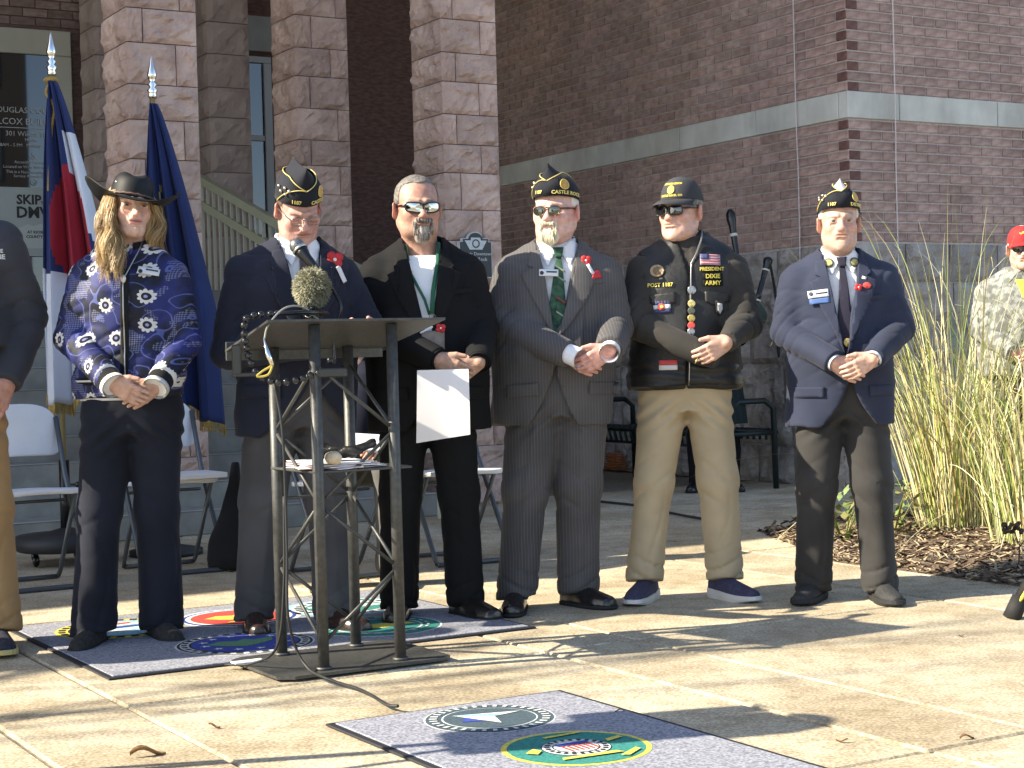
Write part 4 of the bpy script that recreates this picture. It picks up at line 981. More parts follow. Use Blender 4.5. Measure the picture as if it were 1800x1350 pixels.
# ------------------------------------------------------------------ old man in the blue blazer (right)
def old_man():
    P = person('person', (1.345, 7.02, 0), RAD(-3), .951, 'older man in blue blazer and dark trousers, white hair under a navy cap, hands clasped'); P['group'] = 'people standing in line behind the mats'
    lean = .012; feet = ((-.135, .0), (.150, -.06)); rows = rows_of(1.03, 1.05, .035)
    wa, wb, hs = clasp(.030, -.262, 1.000, 'b'); arms = [arm(-1, lean, wa, .238, sx=.182), arm(1, lean, wb, .248, sx=.182)]
    spec = dict(head=(.012, -.035, 1.632), rot=(RAD(-2), RAD(1), 0), lean=lean, face=dict(skin=(.50, .325, .255), w=1.03, jaw=1.04, fat=.5, chin=-.008, brow=(.45, .40, .34), browd=.5, nose=1.15, lipw=.35, hand=(0.549, 0.350, 0.275), iris=(.05, .05, .05)))
    body, c, R = make_body(P, spec, arms, hs, feet)
    hair_cap(P, c, R, M_whitehair, front=.060, side=-.030, w=1.04)
    trousers(P, M_char, feet, hip=.108, waist=(.190, .150), knee=.084, hem=.082, lean=lean, seed=21, crease=False, brk=.012)
    for i, (fx, fy) in enumerate(feet): shoe(P, fx, fy-.02, (-.42, .22)[i], mat('black_mesh_shoe', (.014, .014, .015), (.03, .03, .03), scale=90, rough=.8), M_soleblk, .30, True)
    sh, HS = shirt(P, M_shirt, lean=lean, rows=rows, zb=1.0); tie(sh, fabric('purple_black_tie', (.018, .016, .030)), HS, lean, 1.04, .042)
    jk, H = jacket(P, M_navy2, arms, rows, vz=1.06, lean=lean, seed=22, cut=.12, vtop=.078, flap=.02); lapels(jk, H, M_navy2, lean, 1.06, .078)
    for s, w in ((-1, wa), (1, wb)):
        E = arms[0 if s < 0 else 1][1]; cuffs(P, M_shirt, E, arms[0 if s < 0 else 1][2], .036, .012)
    badge(jk, H, -.098, 1.322, .10, .085, .032, True, off=.012); pocket(jk, H, M_navy2, .165, .905, .12, .045); pocket(jk, H, M_navy2, -.145, .905, .12, .045)
    applique('chest_pocket', rect(.135, 1.30, .09, .018, .12), H, M_navy2, jk, off=.003, th=.004)
    for s in (-1, 1):
        d = applique('collar_pin', disc(lean+s*.055, 1.455, .021), HS, mat('pin_dark', (.06, .07, .05), rough=.4), sh, off=.014, th=.004); applique('pin_face', disc(lean+s*.055, 1.455, .015), HS, mat('pin_gold', (.55, .48, .18), (.25, .22, .10), scale=300, rough=.4), d, off=.0185, th=.002)
    applique('tie_medal', disc(.018, 1.112, .019, 10), HS, mat('pin_gold2', (.60, .45, .14), (.30, .20, .06), scale=260, rough=.35, metal=.6), sh, off=.020, th=.005)
    applique('flag_pin', rect(.098, 1.385, .018, .012, -.3), H, mat('pin_white', (.7, .7, .7)), jk, off=.011, th=.003)
    applique('red_pin', disc(.108, 1.352, .014, 10, 1.3), H, mat('pin_red', (.55, .06, .05)), jk, off=.011, th=.003); poppy(jk, H, .070, 1.345, None, .55, False, off=.012)
    garrison(P, c, R, M_cap, M_pipe, '1187', 'DISTRICT', tilt=RAD(-4), z0=.047, rx=.086, top=mat('cap_white', (.70, .68, .70), rough=.7), cs=1.12, ht=.128)
    return P
old_man()
# ------------------------------------------------------------------ heavy man in the grey pinstripe suit
def grey_man():
    P = person('person', (.135, 7.05, 0), RAD(2), 1.0, 'heavyset man in grey pinstripe suit with white goatee, round sunglasses and navy cap')
    lean = .065; feet = ((-.145, -.07), (.120, .02)); rows = rows_of(1.10, 1.12, .07)
    wa, wb, hs = clasp(.165, -.315, 1.010, 'b'); arms = [arm(-1, lean, wa, .236, 1.175, .186, 1.372, ey=-.05), arm(1, lean, wb, .246, 1.145, .186, 1.362, ey=-.05)]
    spec = dict(head=(.062, -.030, 1.632), rot=(RAD(-24), RAD(2), RAD(1)), lean=lean, face=dict(skin=(0.608, 0.395, 0.338), w=1.10, jaw=1.13, fat=1., noeyes=True, closed=True, brow=(.4, .3, .25), nose=1.15, lipw=.4))
    body, c, R = make_body(P, spec, arms, hs, feet)
    hair_cap(P, c, R, M_whitehair, front=.07, side=-.022, w=1.085)
    beard(P, c, R, [mat('beard_cream', (.66, .60, .45), rough=.7), mat('beard_dark', (.40, .35, .26), rough=.7)], [((-.034, -.085, -.072), (.034, -.085, -.080), 140, .042, .003), ((-.026, -.095, -.082), (.026, -.095, -.095), 150, .036, .003), ((-.028, -.098, -.047), (.028, -.098, -.047), 70, .016, .002), ((-.034, -.088, -.055), (-.028, -.09, -.08), 30, .03, .003), ((.034, -.088, -.055), (.028, -.09, -.08), 30, .03, .003)], 3, base=(.040, .032, .034))
    sunglasses(P, c, R, M_lensgrn, M_framebrn, 'round')
    trousers(P, M_grey, feet, hip=.128, waist=(.215, .185), knee=.096, hem=.083, lean=lean, seed=31, brk=.012, zh=.04)
    for i, (fx, fy) in enumerate(feet): shoe(P, fx, fy-.03, (-.12, .75)[i], M_shoeblk, M_soleblk, .30)
    sh, HS = shirt(P, M_shirt, lean=lean, rows=rows, zb=1.0, neck=.075); t = tie(sh, fabric('green_stripe_tie', (.030, .075, .048), var=.5, scale=40), HS, lean, 1.12, .044)
    for z, cc in ((1.40, (.28, .30, .20)), (1.36, (.22, .26, .18)), (1.27, (.20, .03, .03)), (1.21, (.25, .28, .20))): applique('tie_stripe', [(lean-.02, z), (lean+.024, z-.03), (lean+.024, z-.022), (lean-.02, z+.008)], HS, mat('tie_stripe%d' % int(z*100), cc), t, off=.017, th=.001)
    applique('waistcoat', [(lean-.09, 1.06), (lean+.08, 1.06), (lean+.10, 1.30), (lean+.004, 1.17)], HS, M_grey, sh, off=.014, th=.006)
    jk, H = jacket(P, M_grey, arms, rows, vz=1.10, lean=lean, seed=33, cut=.10, vtop=.086, sr=(.080, .068, .058), wr=1.1); lapels(jk, H, M_grey, lean, 1.10, .086, .078)
    button(jk, H, lean+.008, 1.088); pocket(jk, H, M_grey, -.10, .90, .13, .05, .05); pocket(jk, H, M_grey, .235, .90, .13, .05, -.05); applique('chest_pocket', rect(.215, 1.335, .10, .02, .10), H, M_grey, jk, off=.004, th=.005)
    for s in (0, 1): cuffs(P, M_shirt, arms[s][1], arms[s][2], .040, .040 if s else .060)
    badge(jk, H, .020, 1.372, -.05, .078, .028, off=.014); poppy(jk, H, .175, 1.42, None, .75, True, off=.013); 
    applique('pocket_square', [(.195, 1.345), (.240, 1.347), (.228, 1.380), (.205, 1.374)], H, mat('red_silk', (.50, .025, .03), rough=.5), jk, off=.006, th=.006)
    garrison(P, c, R, M_cap, M_pipe, '1187', 'CASTLE ROCK', tilt=RAD(-3), z0=.050, rx=.088, ry=.11)
    return P
grey_man()
# ------------------------------------------------------------------ man in black suit with mirrored sunglasses
def black_man():
    P = person('person', (-.325, 6.83, 0), RAD(6), 1.0, 'man in black suit with goatee and mirrored sunglasses holding white papers')
    lean = -.020; feet = ((-.150, .03), (.120, .0)); rows = rows_of(1.06, 1.06, .05)
    wa, wb, hs = clasp(.085, -.275, .990, 'a'); arms = [arm(-1, lean, wa, .228, 1.17), arm(1, lean, wb, .222, 1.16)]
    spec = dict(head=(-.035, -.030, 1.640), rot=(RAD(10), RAD(3), 0), lean=lean, face=dict(skin=(0.421, 0.254, 0.194), w=1.10, jaw=1.12, fat=.9, noeyes=True, closed=True, nose=1.1, lipw=.4, hand=(0.441, 0.282, 0.213)))
    body, c, R = make_body(P, spec, arms, hs, feet)
    hair_cap(P, c, R, M_greyhair, front=.088, side=-.028, w=1.09)
    beard(P, c, R, [mat('goatee_grey', (.30, .26, .22), rough=.7), mat('goatee_dark', (.12, .09, .07), rough=.7), ], [((-.030, -.088, -.074), (.030, -.088, -.082), 120, .034, .003), ((-.024, -.094, -.086), (.024, -.094, -.098), 110, .036, .003), ((-.030, -.097, -.046), (.030, -.097, -.046), 90, .018, .002), ((-.036, -.086, -.055), (-.031, -.086, -.085), 40, .03, .003), ((.036, -.086, -.055), (.031, -.086, -.085), 40, .03, .003)], 5, 'goatee')
    sunglasses(P, c, R, M_mirror, M_frameblk, 'wrap')
    trousers(P, M_black, feet, hip=.106, waist=(.190, .155), knee=.082, hem=.080, lean=lean, seed=41, brk=.010)
    for i, (fx, fy) in enumerate(feet): shoe(P, fx, fy-.03, (-.15, .60)[i], M_shoeblk, M_soleblk, .30)
    sh, HS = shirt(P, M_shirt, lean=lean, rows=rows, zb=1.0, collar=False, zt=1.446)
    applique('collar_flap', [(lean+.028, 1.35), (lean+.060, 1.40), (lean+.082, 1.425), (lean+.064, 1.432), (lean+.040, 1.425)], HS, M_shirt, sh, off=.008, th=.005); applique('collar_flap', [(lean-.045, 1.38), (lean-.062, 1.40), (lean-.080, 1.425), (lean-.064, 1.432), (lean-.050, 1.42)], HS, M_shirt, sh, off=.008, th=.004)
    gm = fabric('green_lanyard', (.018, .085, .052)); MB().tube([(lean+.062, -.055, 1.495), (lean+.055, HS(lean+.055, 1.42)-.022, 1.42), (lean+.030, HS(lean+.03, 1.3)-.024, 1.30), (lean+.022, HS(lean+.02, 1.2)-.028, 1.21)], .009, 6).tube([(lean-.066, -.05, 1.49), (lean-.056, HS(lean-.05, 1.40)-.020, 1.38), (lean-.004, HS(lean, 1.3)-.022, 1.27), (lean+.012, HS(lean, 1.2)-.026, 1.21)], .0055, 6).build('lanyard', gm, P)
    jk, H = jacket(P, M_black, arms, rows, vz=1.08, lean=lean, seed=43, cut=.10, vtop=.072, sr=(.076, .064, .050)); lapels(jk, H, M_black, lean, 1.08, .072, .075)
    button(jk, H, lean+.02, 1.085); pocket(jk, H, M_black, -.165, .90, .13, .05, .05); pocket(jk, H, M_black, .145, .90, .13, .05, -.05); applique('chest_pocket', rect(.125, 1.30, .09, .02, .10), H, M_black, jk, off=.004, th=.005)
    hx = lean+.022; idb = MB(); y = H(hx, 1.15)-.03; idb.tube([(hx+.012*cos(a*pi/6), y, 1.198+.012*sin(a*pi/6)) for a in range(13)], .002, 5).box(hx-.045, hx+.045, y-.004, y, 1.055, 1.145, bev=.002); idb.build('id_card', mat('id_plastic', (.10, .075, .065), (.18, .15, .14), scale=30, rough=.25), P)
    poppy(P, lambda a, b: y, hx+.030, 1.155, None, .65, False, off=.010); applique('paper_tag', rect(hx-.025, 1.150, .055, .008, .45), lambda a, b: y, M_badge, P, off=.006, th=.002)
    for s in (0, 1): cuffs(P, M_black, arms[s][1], arms[s][2], .044, .006)
    return P
black_man()
pp = MB(); n = 9; v = []      # sheets held low in front of the black suit, curling at the corner
for k, dy in enumerate((0, .004)):
    for i in range(n+1):
        for j in range(n+1):
            a, b = i/n, j/n; x = -.095 + .175*a - .02*b*(1-a) - .03*(1-b)*(1-a); z = .0 - .25*(1-b) - .030*(1-a)*(1-b); y = -.02 + dy + .07*(1-a)**2*(1-b) + .02*sin(3*a)*(1-b) - .03*(1-b)*b*4*.5
            v.append((x, y, z))
fs = [(k*(n+1)**2+i*(n+1)+j, k*(n+1)**2+(i+1)*(n+1)+j, k*(n+1)**2+(i+1)*(n+1)+j+1, k*(n+1)**2+i*(n+1)+j+1) for k in (0, 1) for i in range(n) for j in range(n)]
pp.add(v, fs, 0, True); o = pp.build('paper_sheets', mat('white_paper', (.76, .75, .78), rough=.7), None, loc=(-.245, 6.505, .995), rot=(0, 0, RAD(4))); tag(o, 'white paper sheets held by the man in the black suit', 'paper')
# ------------------------------------------------------------------ man in black leather vest
def vest_man():
    P = person('person', (.70, 7.17, 0), RAD(-2), 1.0, 'man in black leather vest with patches, dark ball cap and khaki trousers')
    lean = .052; feet = ((-.165, -.01), (.175, -.01)); rows = rows_of(1.05, 1.05, .02)
    wa, wb, hs = clasp(.105, -.262, 1.030, 'b'); hs = hs[:1]
    wa = (.130, -.236, 1.005); arms = [arm(-1, lean, wa, .232, 1.165, .176, 1.378, back=-.02, ey=-.105), arm(1, lean, wb, .236, 1.150, .176, 1.37, ey=-.07)]
    spec = dict(head=(.024, -.030, 1.628), rot=(RAD(-33), RAD(1), 0), lean=lean, face=dict(skin=(0.588, 0.373, 0.294), w=1.0, jaw=1.0, fat=.2, chin=-.006, noeyes=True, closed=True, nose=1.05, lipw=.45, hand=(0.539, 0.339, 0.263)))
    body, c, R = make_body(P, spec, [(arms[0][0], arms[0][1], arms[0][1]*.5+arms[0][2]*.5), arms[1]], hs, feet)
    hair_cap(P, c, R, M_greyhair, front=.07, side=-.015, w=1.0, k=1.015); sunglasses(P, c, R, M_lensblk, M_frameblk, 'sport')
    trousers(P, M_khaki, feet, hip=.106, waist=(.182, .145), knee=.082, hem=.078, lean=lean*.7, seed=51, crease=False, brk=.013, zh=.075)
    sm = mat('sneaker_navy', (.030, .028, .060), (.05, .048, .09), scale=80, rough=.85); so = mat('sneaker_white_sole', (.52, .50, .46), (.60, .58, .54), scale=10, rough=.6)
    for i, (fx, fy) in enumerate(feet): shoe(P, fx, fy-.02, (-.32, .62)[i], sm, so, .305, True, name='sneaker')
    ol = fabric('olive_brown_knit', (.034, .031, .028), bump=.4)
    sw, HW = jacket(P, ol, arms, rows, hem=.80, lean=lean, seed=53, closed=True, name='sweatshirt', sr=(.078, .066, .043), wr=1.2)
    # vest: sleeveless shell over the sweatshirt
    V = Vol(axis(-.30, .38, .0075), axis(-.25, .20, .0075), axis(.86, 1.60, .0075)); off = lambda z: lean*(.3+.7*(z-.755)/.76)
    V.loft([(z, off(z), 0, a+.006, b+.016) for z, a, b in rows if z > .89] , 0, 2.25); V.loft([(.885, off(.9), 0, .232, .165), (.935, off(.92), 0, .236, .168)], .0, 2.25)
    for s in (-1, 1): V.cone((lean+s*.06, .015, 1.485), (lean+s*.160, .005, 1.402), .054, .068, .03)
    V.op(lambda X, Y, Z: np.maximum(np.abs(np.sqrt((X-lean)**2*.9 + (Y-.02)**2) - .083) - .008, np.abs(Z-1.50-.20*Y)-.045), (lean-.12, -.12, 1.43), (lean+.12, .15, 1.58), .012)
    V.add(lambda X, Y, Z: -.006*wob(X, Y, Z*.7, 55, 20) - .003*wob(X, Y, Z, 56, 45), (-.4, -.4, .86), (.4, .3, 1.6))
    V.add(lambda X, Y, Z: -.004*np.exp(-((Z-.96)/.06)**2)*np.sin(Z*130 + 2*np.sin(X*12)), (-.4, -.4, .88), (.4, .3, 1.1))
    H = V.height()
    for s in (-1, 1): V.cone((lean+s*.200, .0, 1.385), (lean*.85+s*.262, -.05, 1.17), .072, .066, 0, True)
    V.op(lambda X, Y, Z: np.maximum(np.maximum(np.abs(X-lean*(.3+.7*(Z-.755)/.76)) - .004 - np.clip((Z-1.36)/.16, 0, 1)*.045, Y-.0), .885-Z), (-.1, -.3, .9), (.2, 0, 1.6), 0, True)
    vs = link('vest', V.mesh('vest', M_blkleather), P)
    xm = lambda z: lean*(.3+.7*(z-.755)/.76)
    MB().tube([(xm(z)+.008, H(xm(z)+.008, z)-.004, z) for z in np.linspace(.90, 1.40, 24)] + [(xm(1.42)+.03, H(xm(1.42)+.03, 1.43)-.004, 1.44), (lean+.05, -.10, 1.50), (lean+.058, -.075, 1.545)], .0035, 5).build('zip', mat('zip_metal', (.35, .34, .32), rough=.3, metal=.9), vs)
    for s in (-1, 1): applique('pocket_flap', [(lean*.9+s*.06, 1.285), (lean*.9+s*.165, 1.275), (lean*.9+s*.165, 1.24), (lean*.9+s*.115, 1.222), (lean*.9+s*.06, 1.24)], H, M_blkleather, vs, off=.002, th=.005); 
    a = applique('flag_patch', rect(.135, 1.415, .085, .045, -.05), H, mat('patch_white', (.42, .36, .40), rough=.8), vs, off=.004, th=.003)
    for k in range(4): applique('flag_stripe', rect(.135, 1.398+k*.0115, .083, .0055, -.05), H, mat('patch_red', (.36, .08, .10), rough=.8), a, off=.0075, th=.001)
    applique('flag_canton', rect(.112, 1.428, .036, .022, -.05), H, mat('patch_blue', (.05, .06, .16), rough=.8), a, off=.009, th=.001)
    for t, z, x in (('PRESIDENT', 1.375, .140), ('DIXIE', 1.345, .142), ('ARMY', 1.317, .142)):
        q = applique('name_strip', rect(x, z, .085, .025), H, M_black, vs, off=.004, th=.003); text_on(t, .021 if len(t) > 6 else .025, M_gold, H, x, z, q, off=.0085)
    text_on('POST 1187', .022, M_gold, H, -.075, 1.315, vs, off=.006)
    rp = applique('round_patch', disc(-.085, 1.375, .026, 16, 1.1), H, mat('patch_tan', (.40, .31, .18), (.25, .18, .10), scale=200), vs, off=.004, th=.003); applique('round_patch_center', disc(-.085, 1.375, .017, 14), H, mat('patch_brown', (.16, .11, .06)), rp, off=.0075, th=.001)
    fp = applique('state_flag_patch', rect(-.070, 1.225, .070, .050, .04), H, mat('patch_navy', (.035, .045, .14)), vs, off=.004, th=.003); applique('patch_band', rect(-.070, 1.225, .069, .016, .04), H, mat('patch_offwhite', (.6, .6, .6)), fp, off=.0075, th=.001)
    applique('patch_letter', disc(-.073, 1.225, .015, 14), H, mat('patch_crimson', (.45, .05, .06)), fp, off=.009, th=.001); applique('patch_letter_center', disc(-.071, 1.225, .0075, 10), H, mat('patch_yellow', (.65, .48, .08)), fp, off=.0105, th=.001)
    pw = applique('shield_patch', [(.150, 1.245), (.186, 1.240), (.187, 1.20), (.168, 1.180), (.151, 1.20)], H, mat('patch_black', (.012, .012, .012)), vs, off=.005, th=.003); applique('shield_profile', [(.158, 1.235), (.178, 1.232), (.180, 1.21), (.168, 1.19), (.158, 1.205)], H, mat('patch_grey', (.42, .42, .42)), pw, off=.0085, th=.001)
    for z, m_ in ((1.29, 'pin_silver'), (1.235, 'pin_gold'), (1.205, 'pin_dark'), (1.175, 'pin_gold2'), (1.145, 'pin_red'), (1.12, 'pin_silver')):
        applique('pin', disc(xm(z)+.012, z, .016 if z < 1.28 else .018, 10), H, MATS.get(m_) or mat('pin_silver', (.42, .42, .43), (.2, .2, .2), scale=200, rough=.3, metal=.7), vs, off=.007, th=.004)
    rw = applique('red_white_tag', rect(-.052, .975, .075, .020), H, mat('patch_offwhite', (.6, .6, .6)), vs, off=.004, th=.003); applique('tag_red', rect(-.052, .996, .075, .020), H, mat('pin_red', (.55, .06, .05)), rw, off=.004, th=.003)
    ring = MB().tube([tuple(np.array(wb)+np.array((-.128+.0*a, -.0, -.075)) + np.array((.011*cos(a)*.5, -.011*sin(a), .011*cos(a)))) for a in np.linspace(0, 2*pi, 13)], .002, 5); ring.build('ring', mat('pin_gold2', (.60, .45, .14)), P)
    # ball cap
    T = hp(c, R); cm = mat('cap_charcoal', (.028, .029, .034), (.045, .046, .052), scale=6, rough=.9, bump=.3, bscale=260)
    b = MB(); v = []; N = 32
    for i in range(11):
        t = i/10*pi/2
        for k in range(N):
            a = 2*pi*k/N; fr = 1 + .10*max(0, -cos(a))*0; v.append(T((.0845*cos(t)**.75*sin(a), .018 - .108*cos(t)**.75*cos(a), .040 + .098*sin(t)**(1.25 if abs(a-pi) < 1.2 else .95) + .004*cos(a))))
    b.add(v, [(i*N+k, i*N+(k+1) % N, (i+1)*N+(k+1) % N, (i+1)*N+k) for i in range(10) for k in range(N)], 0, True); cap = b.build('ball_cap', cm, P)
    b = MB(); v = []; n = 16
    for lay in (0, -.004):
        for i in range(6):
            t = i/5
            for k in range(n+1):
                a = -1.25 + 2.5*k/n; x0, y0 = .0845*sin(a), .018-.108*cos(a); ext = .078*cos(a*.9)*t; x = x0*(1+.06*t); v.append(T((x, y0-ext, .040 - .018*t*t - .55*x*x*2.2*t + lay + .002)))
    m0 = 6*(n+1); b.add(v, [(q*m0+i*(n+1)+k, q*m0+(i+1)*(n+1)+k, q*m0+(i+1)*(n+1)+k+1, q*m0+i*(n+1)+k+1) for q in (0, 1) for i in range(5) for k in range(n)] + [(5*(n+1)+k, m0+5*(n+1)+k, m0+5*(n+1)+k+1, 5*(n+1)+k+1) for k in range(n)], 0, True); b.build('brim', cm, cap)
    def cp(a, h, off=.003): 
        t = math.asin(min(1, max(0, h)/.098)); return T(((.0845*cos(t)**.75+off)*sin(a), .018 - (.108*cos(t)**.75+off)*cos(a), .042 + h))
    def wrapc(txt, size, a0, z):
        me = text_mesh(txt, size, M_gold, .0006, bold=size*.03)
        for q in me.vertices: q.co = cp(a0 + q.co.x/.095, z + q.co.y*.95, .0035+q.co.z)
        link('lettering', me, cap)
    wrapc('AMERICAN LEGION', .0125, .06, .066); wrapc('CASTLE ROCK, CO', .0125, .06, .016)
    e = MB(); v = []
    for rr, of in ((0, .005), (.018, .005), (.018, .001)):
        for k in range(18): v.append(cp(.06 + rr*cos(k*pi/9)/.095, .041 + rr*sin(k*pi/9), of))
    e.add(v, [(i*18+k, i*18+(k+1) % 18, (i+1)*18+(k+1) % 18, (i+1)*18+k) for i in range(2) for k in range(18)]); e.build('emblem', mat('cap_emblem', (.72, .62, .10), (.40, .34, .07), scale=240), cap)
    return P
vest_man()
# ------------------------------------------------------------------ speaker at the lectern
def speaker_man():
    P = person('person', (-.845, 6.64, 0), RAD(20), 1.0, 'speaker in navy blazer, navy cap and glasses looking down behind the lectern')
    lean = .005; feet = ((-.175, .06), (.115, -.06)); rows = rows_of(1.06, 1.08, .03); yl = .085
    wa, wb = (.10, -.42, 1.145), (.26, -.36, 1.13)
    hs = [((.02, -.49, 1.11), (.8, -.4, .15), (.2, .2, 1), dict(curl=(.4, .6))), ((.26, -.36, 1.13), (-.6, -.7, .0), (-.2, 0, 1), dict(curl=(.4, .6)))]
    S1 = (-.190, -.035, 1.372); E1 = (-.262, -.03, 1.085); S2 = (.182, -.035, 1.362); E2 = (.285, -.10, 1.13); arms = [tuple(map(np.array, (S1, E1, (.0, -.47, 1.10)))), tuple(map(np.array, (S2, E2, (.27, -.335, 1.13))))]
    spec = dict(head=(.004, -.135, 1.622), rot=(RAD(4), RAD(31), RAD(-4)), lean=lean, cy=-.04, face=dict(skin=(0.510, 0.305, 0.256), w=.98, jaw=1.06, fat=.3, closed=True, nose=1.05, brow=(.30, .2, .13), browd=.4, lipw=.4))
    body, c, R = make_body(P, spec, arms, hs, feet)
    hair_cap(P, c, R, M_brhair, front=.075, side=-.012, w=.98, k=1.01)
    gl = sunglasses(P, c, R, mat('clear_lens', (.9, .9, .9), rough=.02, trans=1.), mat('thin_metal_frame', (.30, .27, .24), rough=.3, metal=.8), 'thin', 'glasses')
    trousers(P, M_greytr, feet, hip=.112, waist=(.195, .155), knee=.088, hem=.080, lean=lean, seed=61, brk=.010)
    for i, (fx, fy) in enumerate(feet): shoe(P, fx, fy-.03, (-.1, .45)[i], mat('brown_black_shoe', (.022, .013, .010), (.035, .02, .016), scale=20, rough=.25, spec=.6), M_soleblk, .30)
    sh, HS = shirt(P, M_shirt, lean=lean, rows=rows, zb=1.0, neck=.072, yl=yl); tie(sh, fabric('navy_tie', (.012, .013, .022)), HS, lean, 1.08, .042)
    jk, H = jacket(P, M_navy, arms, rows, vz=1.10, lean=lean, seed=63, cut=.20, vtop=.078, yl=yl, sr=(.078, .066, .050), flap=.03, wr=1.15); lapels(jk, H, M_navy, lean, 1.10, .078, .078)
    poppy(jk, H, .128, 1.425, None, 1.15, True, off=.014); pocket(jk, H, M_navy, -.160, .93, .13, .05)
    garrison(P, c, R, M_cap, M_pipe, '1187', 'CASTLE ROCK', tilt=RAD(-4), z0=.046, ht=.150)
    return P
speaker_man()
# ------------------------------------------------------------------ woman in the western hat
def floral():
    m = bpy.data.materials.new('floral_blue'); m.use_nodes = True; nt = m.node_tree; N, L = nt.nodes, nt.links; b = N['Principled BSDF']; b.inputs['Roughness'].default_value = .7
    def node(t, **k):
        n = N.new(t)
        for a, v in k.items(): setattr(n, a, v)
        return n
    def M2(op, a, b2=None, c=None):
        n = node('ShaderNodeMath', operation=op)
        for i, v in enumerate((a, b2, c)):
            if v is None: continue
            if isinstance(v, (int, float)): n.inputs[i].default_value = v
            else: L.new(v, n.inputs[i])
        return n.outputs[0]
    def mix(f, a, c):
        n = node('ShaderNodeMixRGB'); L.new(f, n.inputs[0])
        for i, v in ((1, a), (2, c)):
            if isinstance(v, tuple): n.inputs[i].default_value = (*v, 1)
            else: L.new(v, n.inputs[i])
        return n.outputs[0]
    tc = node('ShaderNodeTexCoord'); sp = node('ShaderNodeSeparateXYZ'); L.new(tc.outputs['Object'], sp.inputs[0])
    xy = node('ShaderNodeCombineXYZ'); L.new(M2('MULTIPLY_ADD', sp.outputs[1], -.6, sp.outputs[0]), xy.inputs[0]); L.new(sp.outputs[2], xy.inputs[1])
    vec = node('ShaderNodeVectorMath', operation='SCALE'); L.new(xy.outputs[0], vec.inputs[0]); vec.inputs['Scale'].default_value = 8.8
    vo = node('ShaderNodeTexVoronoi', voronoi_dimensions='2D'); vo.inputs['Scale'].default_value = 1; vo.inputs['Randomness'].default_value = .55; L.new(vec.outputs[0], vo.inputs[0])
    df = node('ShaderNodeVectorMath', operation='SUBTRACT'); L.new(vec.outputs[0], df.inputs[0]); L.new(vo.outputs['Position'], df.inputs[1]); ds = node('ShaderNodeSeparateXYZ'); L.new(df.outputs[0], ds.inputs[0])
    an = M2('ARCTAN2', ds.outputs[1], ds.outputs[0]); rr = vo.outputs['Distance']
    pet = M2('MULTIPLY_ADD', M2('ABSOLUTE', M2('SINE', M2('MULTIPLY', an, 5.0))), .07, .185); flower = M2('LESS_THAN', rr, pet); eye_ = M2('LESS_THAN', rr, .125); core_ = M2('LESS_THAN', rr, .05)
    n1 = node('ShaderNodeTexNoise'); n1.inputs['Scale'].default_value = 1.3; L.new(vec.outputs[0], n1.inputs[0])
    r1 = node('ShaderNodeValToRGB'); e = r1.color_ramp.elements; e[0].position = .42; e[0].color = (.003, .004, .014, 1); e[1].position = .60; e[1].color = (.014, .020, .13, 1); L.new(n1.outputs[0], r1.inputs[0])
    n2 = node('ShaderNodeTexNoise'); n2.inputs['Scale'].default_value = 1.0; n2.inputs['Detail'].default_value = .5; L.new(vec.outputs[0], n2.inputs[0])
    iso = M2('LESS_THAN', M2('ABSOLUTE', M2('SUBTRACT', M2('FRACT', M2('MULTIPLY', n2.outputs[0], 6)), .5)), .045)
    ck = node('ShaderNodeTexChecker'); ck.inputs['Scale'].default_value = 20; rt = node('ShaderNodeVectorRotate'); rt.inputs['Angle'].default_value = .78; L.new(vec.outputs[0], rt.inputs[0]); L.new(rt.outputs[0], ck.inputs[0])
    n3 = node('ShaderNodeTexNoise'); n3.inputs['Scale'].default_value = 1.15; L.new(vec.outputs[0], n3.inputs[0]); dots = M2('MULTIPLY', ck.outputs[1], M2('GREATER_THAN', n3.outputs[0], .56))
    c = mix(M2('MULTIPLY', dots, .55), r1.outputs[0], (.22, .23, .36)); c = mix(M2('MULTIPLY', iso, .8), c, (.10, .125, .33)); pick = node('ShaderNodeSeparateXYZ'); L.new(vo.outputs['Color'], pick.inputs[0])
    on = M2('GREATER_THAN', pick.outputs[0], .30); c = mix(M2('MULTIPLY', flower, on), c, (.62, .60, .58)); c = mix(M2('MULTIPLY', eye_, on), c, (.006, .007, .03)); c = mix(M2('MULTIPLY', core_, on), c, (.30, .31, .5))
    L.new(c, b.inputs['Base Color']); n4 = node('ShaderNodeTexNoise'); n4.inputs['Scale'].default_value = 30; L.new(vec.outputs[0], n4.inputs[0]); bp = node('ShaderNodeBump'); bp.inputs['Strength'].default_value = .3; bp.inputs['Distance'].default_value = .003; L.new(n4.outputs[0], bp.inputs['Height']); L.new(bp.outputs[0], b.inputs['Normal'])
    return m
